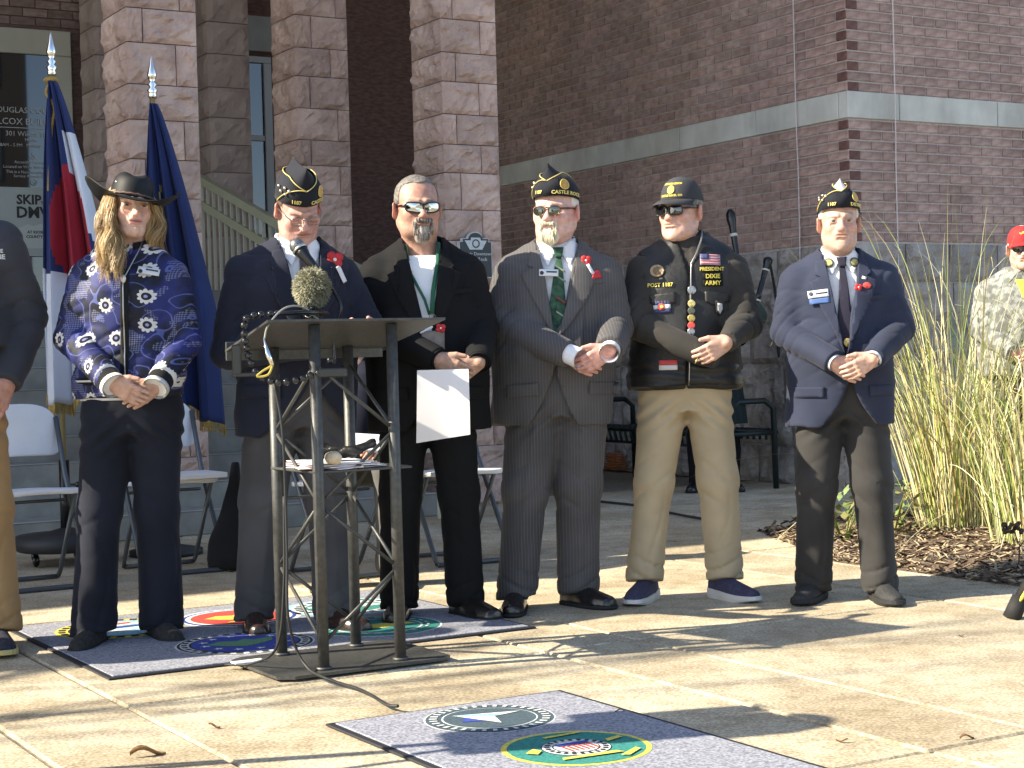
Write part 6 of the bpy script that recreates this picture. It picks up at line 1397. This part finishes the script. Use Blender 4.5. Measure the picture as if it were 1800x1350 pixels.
# things on the shelf
ps = MB(); r = random.Random(2)
for k in range(7):
    mt = Matrix.Translation((-.03+r.uniform(-.02, .02), -.03, .678+k*.0032)) @ Matrix.Rotation(r.uniform(-.35, .35), 4, 'Z'); ps.box(-.108, .108, -.14, .14, 0, .0022, m=k % 3, mat=mt)
o = ps.build('paper_stack', [mat('white_paper', (.76, .75, .78)), mat('pink_print_paper', (.55, .30, .30), (.72, .66, .64), scale=18), mat('white_paper', (.76, .75, .78))], None, loc=lc.location, rot=(0, 0, TH)); tag(o, 'loose printed papers on the lectern shelf', 'papers')
V = Vol(axis(-.16, .17, .006), axis(-.12, .12, .006), axis(-.01, .12, .006)); V.ell((-.02, 0, .028), (.06, .05, .022)); 
for a, b, rr in (((.02, -.04, .03), (.12, -.06, .055), .013), ((.03, -.01, .04), (.13, -.01, .062), .013), ((.02, .03, .035), (.12, .05, .05), .013), ((-.05, -.04, .03), (-.11, -.06, .02), .014), ((-.03, .03, .04), (-.09, .05, .06), .014), ((0, -.05, .04), (.06, -.085, .03), .014)): V.cone(a, b, rr, rr*.8, .012)
V.add(lambda X, Y, Z: -.003*wob(X, Y, Z, 3, 90), (-.2, -.2, 0), (.2, .2, .2)); o = link('gloves', V.mesh('gloves', M_blkleather), None, scale=(.82, .82, .95), rot=(0, 0, .3), loc=tuple(Vector(lc.location) + Vector((.035, -.065, .700)))); tag(o, 'crumpled black leather gloves on the lectern shelf', 'gloves')
V = Vol(axis(-.05, .05, .0045), axis(-.05, .05, .0045), axis(-.04, .04, .0045)); V.ell((0, 0, 0), (.030, .026, .022)); V.add(lambda X, Y, Z: -.0025*wob(X, Y, Z, 3, 110), (-.1,)*3, (.1,)*3)
o = link('foam_ball', V.mesh('foam_ball', mat('beige_foam', (.52, .42, .27), (.64, .54, .38), scale=50, rough=.95, bump=.5, bscale=140)), None, (-.600, 5.665, .716)); tag(o, 'beige foam microphone cover beside the gloves', 'foam ball')
# microphones
mk_ = empty('microphone', (-.75, 6.05, 1.08)); tag(mk_, 'handheld vocal microphone angled up to the speaker chin', 'microphone')
m0, m1 = Vector((.002, 0, .37)), Vector((.116, -.05, .228)); d = (m1-m0).normalized(); gm = mat('mic_grille', (.32, .32, .31), (.12, .12, .12), scale=420, rough=.35, metal=.8, detail=1)
MB().ball(tuple(m0), .027, 10).build('grille', gm, mk_); MB().tube([m0+d*.014, m0+d*.022], .0282, 20).build('grille_ring', mat('ring_silver', (.5, .5, .48), rough=.3, metal=.9), mk_)
MB().tube([m0+d*.02, m0+d*.04, m0+d*.06, m0+d*.20], [.026, .022, .017, .012], 18).build('handle', M_frameblk, mk_); MB().tube(spline([m0+d*.20, m0+d*.26+Vector((0, 0, -.03)), Vector((.13, -.06, .05)), Vector((.13, -.06, -.05))], 6), .006, 8).build('gooseneck', M_frameblk, mk_)
fm_ = empty('furry_microphone', (-.688, 5.95, 1.11)); tag(fm_, 'furry grey green windscreen microphone on a black shock mount', 'microphone'); b = MB(); r = random.Random(5)
b.ball((0, 0, .185), .050, 10, 0, (1, 1, 1.15))
for k in range(3600):
    z = r.uniform(-1, 1); a = r.uniform(0, 2*pi); q = math.sqrt(1-z*z); n_ = Vector((q*cos(a), q*sin(a), z)); p = Vector((0, 0, .185)) + Vector((n_.x*.049, n_.y*.049, n_.z*.056)); L = r.uniform(.012, .024); t = (n_ + Vector((r.uniform(-1, 1), r.uniform(-1, 1), r.uniform(-1.2, .3)))).normalized()
    b.tube([p, p+n_*L*.5, p+n_*L*.55+t*L*.6], [.0015, .0013, .0004], 3, m=r.choice((0, 0, 1, 2)), cap=False)
b.build('fur_windscreen', [mat('fur_mid', (.30, .29, .19), rough=.95), mat('fur_light', (.48, .46, .33), rough=.95), mat('fur_dark', (.14, .13, .085), rough=.95)], fm_)
b = MB()
for z, rr in ((.125, .030), (.112, .032), (.099, .032), (.086, .030)): b.tube([(rr*cos(k*pi/8), rr*sin(k*pi/8), z+.006*sin(k*pi/2)) for k in range(17)], .0038, 6)
b.tube([(0, 0, .14), (0, 0, .02)], .014, 12).tube([(.03, 0, .13), (.03, 0, .08)], .003, 6).tube([(-.03, 0, .13), (-.03, 0, .08)], .003, 6).tube([(0, -.03, .13), (0, -.03, .08)], .003, 6).box(-.012, .012, -.02, .02, .0, .06, bev=.003); b.build('shock_mount', M_frameblk, fm_)
ar = empty('articulated_arm', (-.62, 5.60, .0)); tag(ar, 'black jointed ball arm clamped to the lectern leg', 'clamp arm')
pts = [(-.628, 5.55, 1.0), (-.702, 5.54, .98), (-.758, 5.54, .974), (-.804, 5.54, .988), (-.836, 5.54, 1.017), (-.854, 5.55, 1.063), (-.865, 5.56, 1.11), (-.869, 5.57, 1.156), (-.859, 5.58, 1.188), (-.826, 5.60, 1.195), (-.77, 5.64, 1.199)]
sp_ = spline(pts, 6); acc = 0; last = None; bead = MB(); 
for p in sp_:
    p = Vector(p) - ar.location
    if last is None or (p-last).length > .0235:
        MB().ball((0, 0, 0), .0125, 8).build('bead', mat('gloss_black_plastic', (.010, .010, .010), rough=.15, spec=.7), ar, loc=tuple(p)); last = p
MB().box(-.006, .085, -.075, -.035, .985, 1.015, bev=.004).tube([(.03, -.05, 1.03), (.03, -.05, 1.05)], .010, 10).build('clamp', M_frameblk, ar); MB().tube([(-.15, .04, 1.199), (-.06, .10, 1.203), (.0, .2, 1.20)], .008, 8).build('end_rod', M_frameblk, ar)
MB().box(-.285, -.255, -.075, -.06, 1.0, 1.10, bev=.004).box(-.285, -.20, -.075, -.06, .995, 1.008, bev=.003).build('phone_holder', M_frameblk, ar)
lt = MB().tube([(-.175, -.09, 1.115), (-.163, -.095, 1.06), (-.150, -.095, 1.03)], [.006, .009, .007], 10); lt.build('chrome_rod', mat('chrome', (.75, .74, .70), rough=.08, metal=1.), ar)
MB().tube(spline([(-.150, -.095, 1.03), (-.165, -.10, 1.0), (-.20, -.10, .995), (-.185, -.10, 1.01), (-.15, -.09, 1.03)], 5), .004, 6).build('yellow_loop', mat('yellow_cord', (.55, .42, .08), rough=.6), ar)
MB().tube(spline([(-.175, -.09, 1.115), (-.165, -.06, 1.16), (-.12, .0, 1.215), (-.07, .08, 1.22), (-.03, .2, 1.18)], 6), .0035, 6).build('lead', mat('grey_lead', (.30, .29, .25), rough=.6), ar)
# cables
M_cable = mat('black_cable', (.018, .018, .018), rough=.6); M_cabtan = mat('tan_cable', (.20, .16, .09), rough=.7)
c = [(-.78, 5.60, .97), (-.755, 5.585, .80), (-.752, 5.583, .45), (-.755, 5.58, .22), (-.735, 5.62, .09), (-.69, 5.58, .03), (-.629, 5.46, .025), (-.569, 5.41, .012), (-.51, 5.324, .012), (-.452, 5.201, .012), (-.397, 5.05, .014), (-.361, 5.005, .018)]
o = MB().tube(spline(c, 8), .0052, 6).build('microphone_cable', M_cable, None); tag(o, 'dark cable running down the lectern and across the concrete to the near mat', 'cable')
o = MB().tube(spline([(-.757, 5.585, .60), (-.766, 5.585, .30), (-.80, 5.62, .10), (-.90, 5.72, .03), (-1.0, 5.78, .018)], 8), .0045, 6).build('thin_cable', M_cable, None); tag(o, 'thin black lead dropping from the lectern to the base plate corner', 'cable')
o = MB().box(-.055, .055, -.022, .022, 0, .006, bev=.002).build('white_card', mat('white_paper', (.76, .75, .78)), None, loc=(-.925, 5.80, .020), rot=(0, 0, TH)); tag(o, 'small white card on the corner of the lectern base', 'card')
o = MB().tube(spline([(.50, 12.1, .012), (.611, 11.866, .012), (.855, 11.433, .012), (.995, 10.896, .012), (1.148, 10.473, .012), (1.3, 10.35, .012)], 8), .009, 6).build('ground_cable', M_cable, None); tag(o, 'black cable on the shaded pavement behind the vest man', 'cable')
b = MB(); r = random.Random(3)
for k in range(7): R0 = .10 + .03*r.random(); b.tube([(R0*cos(t)*(1+.1*r.random()), R0*.8*sin(t), .02+.022*k+.01*r.random()) for t in np.linspace(0, 2*pi, 14)], .007, 6)
o = b.build('orange_cord', mat('orange_cord', (.40, .11, .02), rough=.6), None, loc=(.93, 15.1, 0)); tag(o, 'coiled orange extension cord by the foot of the stone wall', 'cord')
# ================================================================== folding chairs
M_chw = mat('chair_white_plastic', (.66, .67, .69), (.72, .73, .74), scale=6, rough=.45); M_chl = mat('chair_grey_steel', (.10, .11, .12), rough=.4, metal=.5)
def chair():
    o = empty('folding_chair'); 
    V = Vol(axis(-.24, .24, .008), axis(-.24, .22, .008), axis(-.03, .05, .005)); V.op(lambda X, Y, Z: np.maximum(((np.abs(X)/.215)**5 + (np.abs(Y+.01)/.205)**5)**.2*.2-.2, np.abs(Z - .006*np.cos(X*9) - .35*np.maximum(0, -Y-.17)*-1*.5)-.012), (-.22, -.22, -.03), (.22, .21, .03)); link('seat', V.mesh('seat', M_chw), o, (0, -.02, .452), (RAD(-3), 0, 0))
    V = Vol(axis(-.24, .24, .008), axis(-.05, .08, .005), axis(-.16, .16, .008)); V.op(lambda X, Y, Z: np.maximum(np.where(Z > 0, ((np.abs(X)/.212)**3 + (np.abs(Z)/.135)**3)**(1/3), ((np.abs(X)/.212)**8 + (np.abs(Z)/.125)**8)**(1/8))*.13-.13, np.abs(Y - .9*X*X + .02)-.009), (-.22, -.05, -.15), (.22, .06, .15)); link('backrest', V.mesh('backrest', M_chw), o, (0, .195, .735), (RAD(-12), 0, 0))
    for s in (-1, 1):
        MB().tube([(s*.205, .215, .80), (s*.208, .10, .52), (s*.212, -.22, .05), (s*.208, -.245, .014)], .0125, 10).build('front_leg', M_chl, o); MB().tube([(s*.190, -.12, .45), (s*.190, .17, .04), (s*.185, .19, .014)], .0115, 10).build('rear_leg', M_chl, o)
    MB().tube([(-.208, -.245, .014), (-.19, -.25, .013), (.19, -.25, .013), (.208, -.245, .014)], .0125, 10).build('front_foot_bar', M_chl, o); MB().tube([(-.185, .19, .014), (.185, .19, .014)], .0115, 10).build('rear_foot_bar', M_chl, o); MB().tube([(-.19, .06, .40), (.19, .06, .40)], .008, 8).build('cross_bar', M_chl, o)
    return o
ch0 = chair(); CH = [(2.14, 8.22, .02, 'white folding chair left of the woman in the hat'), (2.88, 8.36, -.03, 'white folding chair between the woman and the speaker, booklet on its seat'), (3.50, 7.62, .05, 'white folding chair under the seated man behind the lectern'), (4.17, 7.72, -.04, 'white folding chair behind the man in the black suit')]
for i, (u, w, a, lab) in enumerate(CH):
    o = ch0 if i == 0 else copy_tree(ch0); o.location = UWP(u, w); o.rotation_euler = (0, 0, TH + a); tag(o, lab, 'chair', 'white folding chairs behind the line')
bk = MB().box(-.17, .15, -.17, .10, 0, .026, bev=.003).build('booklet', M_chw, None, loc=UWP(2.92, 8.20, .476), rot=(0, 0, TH+.05)); tag(bk, 'white booklet lying on the folding chair seat', 'booklet')
V = Vol(axis(-.16, .16, .01), axis(-.12, .12, .01), axis(0, .56, .01)); V.loft([(.01, 0, 0, .125, .085), (.06, 0, 0, .13, .09), (.25, .02, 0, .09, .07), (.45, .03, 0, .035, .04), (.54, .035, 0, .015, .02)], 0); V.add(lambda X, Y, Z: -.008*wob(X, Y, Z, 4, 22), (-.2, -.2, 0), (.2, .2, .6))
o = link('black_bag', V.mesh('black_bag', fabric('black_nylon', (.010, .010, .011))), None, (-1.44, 8.60, 0)); tag(o, 'soft black bag slumped on the pavement behind the speaker', 'bag')
# ================================================================== flags
M_pole = mat('brass_pole', (.55, .45, .22), rough=.3, metal=.8); M_chrome = mat('finial_chrome', (.75, .73, .68), rough=.12, metal=1.)
def flag(u, w, H, label, lean, colf, mats, fringe, width, drop, base=True):
    o = empty('flag', UWP(u, w), 0); tag(o, label, 'flag', 'flags on poles beside the steps')
    MB().tube([(0, 0, .05), (0, 0, H-.22)], .0135, 12).build('pole', M_pole, o)
    MB().lathe([(.0, H-.235), (.02, H-.235), (.024, H-.22), (.018, H-.205), (.030, H-.19), (.014, H-.175), (.026, H-.16), (.012, H-.145), (.022, H-.125), (.026, H-.10), (.014, H-.06), (.006, H-.02), (.0, H)], 16).build('finial', M_chrome, o)
    NS, NT = 46, 44; b = MB(); v = []; zt = H-.27
    for j in range(NT+1):
        t = j/NT; wd = width*(.10 + .90*min(1, t*1.55)**.85); z = zt - drop*t
        for i in range(NS+1):
            s = i/NS; ph = s*2*pi*3.2; dp = (.018 + .075*min(1, t*1.6))
            x = -wd*.28 + wd*s + .015*sin(ph*2+1)*t + lean*t; y = -.03 + dp*sin(ph + .6*t)*.75 - .02*sin(7*t+3*s) + .012*sin(ph*2.3+2*t); v.append((x, y, z - .10*t*abs(sin(s*pi*1.5+.4)) - .02*sin(ph)*t))
    f = []; mi = []
    for j in range(NT):
        for i in range(NS): f.append((j*(NS+1)+i, j*(NS+1)+i+1, (j+1)*(NS+1)+i+1, (j+1)*(NS+1)+i)); mi.append(colf((i+.5)/NS, (j+.5)/NT))
    b.add(v, f, 0, True); b.mi = mi; cl = b.build('flag_cloth', mats, o); sd = cl.modifiers.new('thickness', 'SOLIDIFY'); sd.thickness = .003
    fr = MB(); 
    if fringe:
        rr = random.Random(1)
        for i in range(NS*3):
            s = i/3; i0 = min(int(s), NS-1); p0 = Vector(v[NT*(NS+1)+i0]); p1 = Vector(v[NT*(NS+1)+i0+1]); p = p0.lerp(p1, s-i0); fr.tube([p, p+Vector((rr.uniform(-.006, .006), rr.uniform(-.006, .006), -.055))], [.0045, .003], 4, cap=False)
        fr.build('fringe', mat('gold_fringe', (.42, .28, .06), (.30, .19, .04), scale=80, rough=.7), cl)
    MB().tube([(0, 0, .10), (0, 0, .55)], .028, 14).tube([(.0, .0, .42), (.07, -.02, .42)], .006, 8).ball((.075, -.02, .42), .016, 8).build('stand_tube', M_frameblk, o)
    if base:
        MB().lathe([(0, .075), (.25, .075), (.265, .085), (.27, .12), (.26, .155), (.10, .17), (.03, .19), (0, .19)], 30).build('base', mat('black_base', (.020, .020, .021), rough=.6), o)
        for a in range(5): MB().ball((.20*cos(a*1.257+.3), .20*sin(a*1.257+.3), .035), .035, 8, 0, (.5, 1, 1)).build('caster', M_frameblk, o)
    else: MB().lathe([(0, 0), (.20, 0), (.20, .03), (.05, .06), (.03, .12), (0, .12)], 24).build('base', mat('black_base', (.020, .020, .021)), o)
    return o
fb = fabric('flag_blue', (.022, .034, .115), var=.1); fr_ = fabric('flag_red', (.33, .018, .035), var=.1); fw = fabric('flag_white', (.60, .62, .68), var=.05); fn = fabric('flag_navy', (.016, .028, .105), var=.12); fy = mat('flag_gold', (.5, .38, .06), rough=.7)
def colorado(s, t):
    if (s-.52)**2/.10 + (t-.45)**2/.030 < 1: return 1
    if s > .60 and .16 < t < .40 + .1*s: return 2
    if t > .58 and s < .62: return 2
    return 0
f1 = flag(2.55, 9.06, 2.83, 'blue, white and red state flag with gold cord on the left pole', .02, colorado, [fb, fr_, fw], True, .40, 1.62)
MB().tube(spline([(.0, -.03, 2.56), (-.02, -.04, 2.50), (.02, -.045, 2.42), (.0, -.05, 2.30), (-.012, -.055, 2.10), (-.02, -.06, 1.98)], 8), .010, 7).ball((0, -.02, 2.57), .035, 8, 0, (1.2, .8, .6)).build('cord_and_tassel', mat('gold_cord', (.40, .25, .05), (.22, .13, .03), scale=120, rough=.7), f1)
def navy(s, t): return 1 if (.28 < s < .40 and .24 < t < .36 and int(s*60+t*40) % 3 == 0) else 0
flag(3.10, 9.06, 2.74, 'navy blue flag with gold fringe on the right pole', .05, navy, [fn, fy], True, .40, 1.66, False)
# ================================================================== bench by the wall
M_bench = mat('dark_green_metal', (.006, .014, .013), (.010, .020, .018), scale=20, rough=.45)
be = empty('bench', UWP(8.02, 10.0), TH); tag(be, 'dark green metal bench along the grey stone wall', 'bench')
for w in (.0, 1.85):
    MB().tube([(-.26, w, 0), (-.27, w, .60), (-.20, w, .66), (.05, w, .66), (.13, w, .60), (.14, w, 0)], .022, 8).tube([(-.26, w, .42), (.16, w, .42)], .018, 8).build('end_frame', M_bench, be)
for k in range(24): 
    w = .06 + k*.075; MB().tube(spline([(-.285, w, .34), (-.30, w, .42), (-.25, w, .455), (-.05, w, .435), (.12, w, .44), (.16, w, .42), (.165, w, .36)], 4), .012, 6).build('slat', M_bench, be)
MB().tube([(-.30, -.01, .43), (-.30, 1.86, .43)], .016, 8).tube([(-.285, -.01, .33), (-.285, 1.86, .33)], .012, 8).build('rail', M_bench, be)
# ================================================================== tall ornamental grass and small plants
gmats = [mat('grass_straw', (.50, .42, .19), rough=.7), mat('grass_yellow_green', (.38, .41, .11), rough=.7), mat('grass_green', (.17, .25, .05), rough=.7), mat('grass_pale', (.62, .59, .36), rough=.7), mat('grass_rust', (.30, .15, .05), rough=.7)]
for m_ in gmats: m_.node_tree.nodes['Principled BSDF'].inputs['Subsurface Weight'].default_value = .0
def grass(c, n, Lm, seed, label, name='ornamental_grass', group='ornamental grass clumps in the bed', base=.16):
    r = random.Random(seed); b = MB()
    for k in range(n):
        a = r.uniform(0, 2*pi); q = math.sqrt(r.random()); x, y = base*q*cos(a), base*q*sin(a); az = a + r.uniform(-1.1, 1.1); L = Lm*r.uniform(.35, 1.0)
        f0 = r.uniform(.0, .26) + .12*q; f1 = f0 + r.uniform(.15, 1.2) if r.random() < .4 else f0 + r.uniform(1.2, 2.9); pw = r.uniform(2.2, 4.5); nn = 14; z = 0.; P_ = [(x, y, z)]; tw = r.uniform(-.5, .5)
        if r.random() < .05: f1, pw = f0 + 1.9, .6          # broken or lodged stems
        for i in range(1, nn):
            t = i/(nn-1); f = f0 + (f1-f0)*t**pw; st_ = L/(nn-1); x += st_*sin(f)*cos(az+tw*t); y += st_*sin(f)*sin(az+tw*t); z += st_*cos(f); P_.append((x, y, max(.012, z)))
        wd = r.uniform(.0018, .0040); sa = az + pi/2 + r.uniform(-.6, .6); sdx, sdy = cos(sa), sin(sa); v = []
        for i, p in enumerate(P_):
            w_ = wd*(.6 + .4*min(1, i/3))*(1 - (i/(nn-1))**3*.92); v += [(p[0]-sdx*w_, p[1]-sdy*w_, p[2]), (p[0]+sdx*w_, p[1]+sdy*w_, p[2]+w_*.4)]
        b.add(v, [(2*i, 2*i+1, 2*i+3, 2*i+2) for i in range(nn-1)], r.choice((0, 0, 1, 1, 3, 3, 3, 2)) if L > Lm*.6 else r.choice((0, 0, 1, 1, 2, 2, 3, 4)), True)
    o = b.build(name, gmats, None, loc=c); tag(o, label, 'grass', group); o['kind'] = 'thing'; return o
grass((2.40, 9.25, .01), 500, 2.05, 1, 'tall straw coloured ornamental grass clump in front of the wall', base=.20)
grass((2.56, 8.55, .01), 270, 1.45, 4, 'shorter ornamental grass clump at the right edge of the bed', base=.17)
for i, (x, y, h, lab) in enumerate(((1.72, 8.95, .30, 'low leafy green plant behind the older man legs'), (2.05, 9.25, .36, 'low leafy green plant at the foot of the tall grass'))):
    r = random.Random(i+20); b = MB()
    for k in range(130):
        a = r.uniform(0, 2*pi); R0 = .22*math.sqrt(r.random()); p = Vector((R0*cos(a), R0*sin(a), h*r.uniform(.05, 1)*(1-R0*1.5))); d = Vector((cos(a)*.7+r.uniform(-.5, .5), sin(a)*.7+r.uniform(-.5, .5), r.uniform(-.1, .8))).normalized(); s = d.cross(Vector((0, 0, 1))).normalized(); L = r.uniform(.04, .08); w_ = L*.28
        b.add([p, p+d*L*.5+s*w_, p+d*L, p+d*L*.5-s*w_], [(0, 1, 2, 3)], r.choice((0, 0, 1)))
    for k in range(9): a = r.uniform(0, 6.28); b.tube([(0, 0, 0), (.1*cos(a), .1*sin(a), h*.5), (.2*cos(a), .2*sin(a), h*.8)], [.004, .003, .001], 4, m=1)
    o = b.build('bedding_plant', [mat('leaf_green', (.085, .14, .035), (.15, .22, .06), scale=30, rough=.6), mat('leaf_olive', (.20, .19, .06), rough=.7)], None, loc=(x, y, .01)); tag(o, lab, 'plant', 'low plants in the bed')
# dried twigs and a seed head near the bed edge
b = MB(); b.tube([(0, 0, 0), (.01, 0, .12), (-.02, 0, .20)], [.004, .003, .002], 5).tube([(.0, 0, .1), (.06, .02, .17)], .0025, 5)
for k in range(26): a = random.Random(k).uniform(0, 6.28); b.ball((-.02+.04*cos(a), .02*sin(a), .20+.02*sin(a*3)), .010, 5)
o = b.build('dried_flower', mat('dried_brown', (.06, .035, .025), rough=.9), None, loc=(2.22, 7.55, .02)); tag(o, 'dark dried flower stalk in the bed at the right edge', 'plant')
# fallen leaves and twigs on the concrete
lm = mat('dry_leaf', (.16, .08, .03), (.30, .17, .07), scale=40, rough=.8)
LV = [((-.994, 4.521), .048, 'curled brown leaf on the concrete near the bottom left'), ((-.875, 4.854), .020, 'small pale crumpled leaf left of the near mat'), ((1.568, 6.034), .014, 'tiny brown leaf on the lit concrete towards the tripod'), ((.841, 4.468), .016, 'small brown leaf near the bottom right joint'), ((1.002, 6.029), .034, 'thin dry twig on the lit concrete below the lectern shadow'), ((.283, 4.867), .014, 'pale crumb lying on the near mat'), ((1.168, 4.462), .022, 'small green brown leaf by the right joint'), ((1.023, 4.749), .030, 'thin dry twig on the concrete at lower right')]
for i, ((x, y), L, lab) in enumerate(LV):
    r = random.Random(i); b = MB(); n = 8; v = []
    for k in range(n+1):
        t = k/n; wd = L*.32*sin(pi*min(1, t*.9+.08)) if 'twig' not in lab else .0018
        for s in (-1, 0, 1): v.append(((t-.5)*2*L, s*wd, L*.10 + L*.22*abs(s)*(1 if 'twig' not in lab else .05) + L*.25*sin(t*5+i)*(1 if 'twig' not in lab else .0) + .002))
    b.add(v, [(k*3+s, (k+1)*3+s, (k+1)*3+s+1, k*3+s+1) for k in range(n) for s in (0, 1)], 0, True); o = b.build('dry_leaf' if 'twig' not in lab else 'twig', lm, None, loc=(x, y, .012 if i == 5 else .001), rot=(0, 0, r.uniform(-.6, .6))); tag(o, lab, 'leaf' if 'twig' not in lab else 'twig', 'dry leaves scattered on the concrete')
# tripod foot at the right edge
tr = empty('tripod', (2.56, 6.64, 0)); tag(tr, 'black tripod leg with yellow strap at the right edge', 'tripod'); tm = mat('tripod_black', (.014, .014, .014), rough=.45)
hub = Vector((0, .0, 1.05))
for k, a in enumerate((pi+.33, pi/3-.2, -pi/3)):
    f_ = Vector((.75*cos(a), .75*sin(a), .015)); MB().tube([f_, f_.lerp(hub, .45), hub], [.026, .020, .018], 12).build('leg', tm, tr); MB().tube([f_ - Vector((0, 0, .012)), f_ + (hub-f_)*.06], .033, 12).build('rubber_foot', M_soleblk, tr)
MB().tube([hub, hub+Vector((0, 0, .35))], .02, 12).build('column', tm, tr); f_ = Vector((.75*cos(pi+.33), .75*sin(pi+.33), .015)); q_ = f_.lerp(hub, .07)
MB().tube(spline([q_ + Vector((-.02, -.03, -.02)), q_ + Vector((.03, -.05, .06)), q_ + Vector((.10, -.04, .10)), q_ + Vector((.16, .02, .09))], 6), .007, 6).build('strap', mat('yellow_strap', (.60, .50, .06), rough=.6), tr)
# ================================================================== outside the frame
ob = empty('office_block', (25.15, -20.23, 0), .75); tag(ob, 'plain brick office block across the street, outside the frame', 'building')
MB().box(-4.5, 4.5, -5, 0, 0, 14, bev=.05).build('wall', mat('block_brick', (.030, .022, .020), (.05, .038, .034), scale=9, rough=.9), ob)
for k in range(4):
    for j in range(4): MB().box(-3.6+j*2, -2.4+j*2, .002, .05, 1.2+k*3.2, 3.0+k*3.2).build('window', M_glass, ob)
# --- trees and people beyond the edges: what throws the shade
def bare_tree(loc, h, seed, label):
    r = random.Random(seed); o = empty('bare_tree', loc); tag(o, label, 'tree', 'bare trees outside the frame'); bark = mat('bark_grey', (.12, .10, .085), (.20, .17, .14), scale=12, rough=.95); tk = MB(); br = MB()
    def grow(b, p, d, L, rad, dep):
        n = 5; pts = [p]; q = p
        for i in range(n): d = (d + Vector((r.uniform(-.13, .13), r.uniform(-.13, .13), r.uniform(-.04, .10)))).normalized(); q = q + d*L/n; pts.append(q)
        b.tube(pts, [rad*(1-.45*i/n) for i in range(n+1)], 6 if dep < 2 else 4, cap=False)
        if dep < 4:
            for k in range(3 if dep else 5):
                t = r.uniform(.45, 1); a = r.uniform(0, 6.28); s = pts[min(n, int(t*n)+1)]; nd = (d*.75 + Vector((cos(a), sin(a), r.uniform(.0, .45)))*.75).normalized(); grow(br, s, nd, L*r.uniform(.55, .75), rad*.5, dep+1)
    grow(tk, Vector((0, 0, -.05)), Vector((.02, .02, 1)), h*.42, .16, 0); tk.build('trunk', bark, o); br.build('crown', bark, o); return o
bare_tree((-11.5, 3.0, 0), 9.0, 9, 'bare street tree left of the camera, outside the frame')
def standing_copy(src, loc, yaw, label):
    o = copy_tree(src); o.location = loc; o.rotation_euler = (0, 0, yaw); o['label'] = label; o['group'] = 'people outside the frame'; return o
standing_copy(LEFT, (-2.95, 5.72, 0), RAD(10), 'next person in the line, outside the left edge of the frame')
vc = empty('shade_blocker', (-2.02, 4.02, 0), .2); tag(vc, 'camera shaped blocker added to shade the near mat, left of the photographer, outside the frame', 'camera')  # added, unseen: shaped and placed to throw the dark patch on the near mat
MB().box(-.26, .22, -.14, .14, 1.44, 1.80, bev=.02).build('blocker_body', tm, vc); MB().tube([(.22, 0, 1.60), (.34, 0, 1.60), (.46, 0, 1.60)], [.07, .075, .11], 16).build('blocker_hood', tm, vc); MB().box(-.10, .12, .14, .24, 1.60, 1.86, bev=.015).build('blocker_finder', tm, vc); MB().box(-.20, .10, -.03, .03, 1.80, 1.90, bev=.01).build('blocker_handle', tm, vc)
for a in (.4, 2.5, 4.6): MB().tube([(.40*cos(a), .40*sin(a), .0), (.03*cos(a), .03*sin(a), 1.36)], .014, 10).build('leg', tm, vc)
MB().tube([(0, 0, 1.30), (0, 0, 1.45)], .045, 14).build('blocker_head', tm, vc)
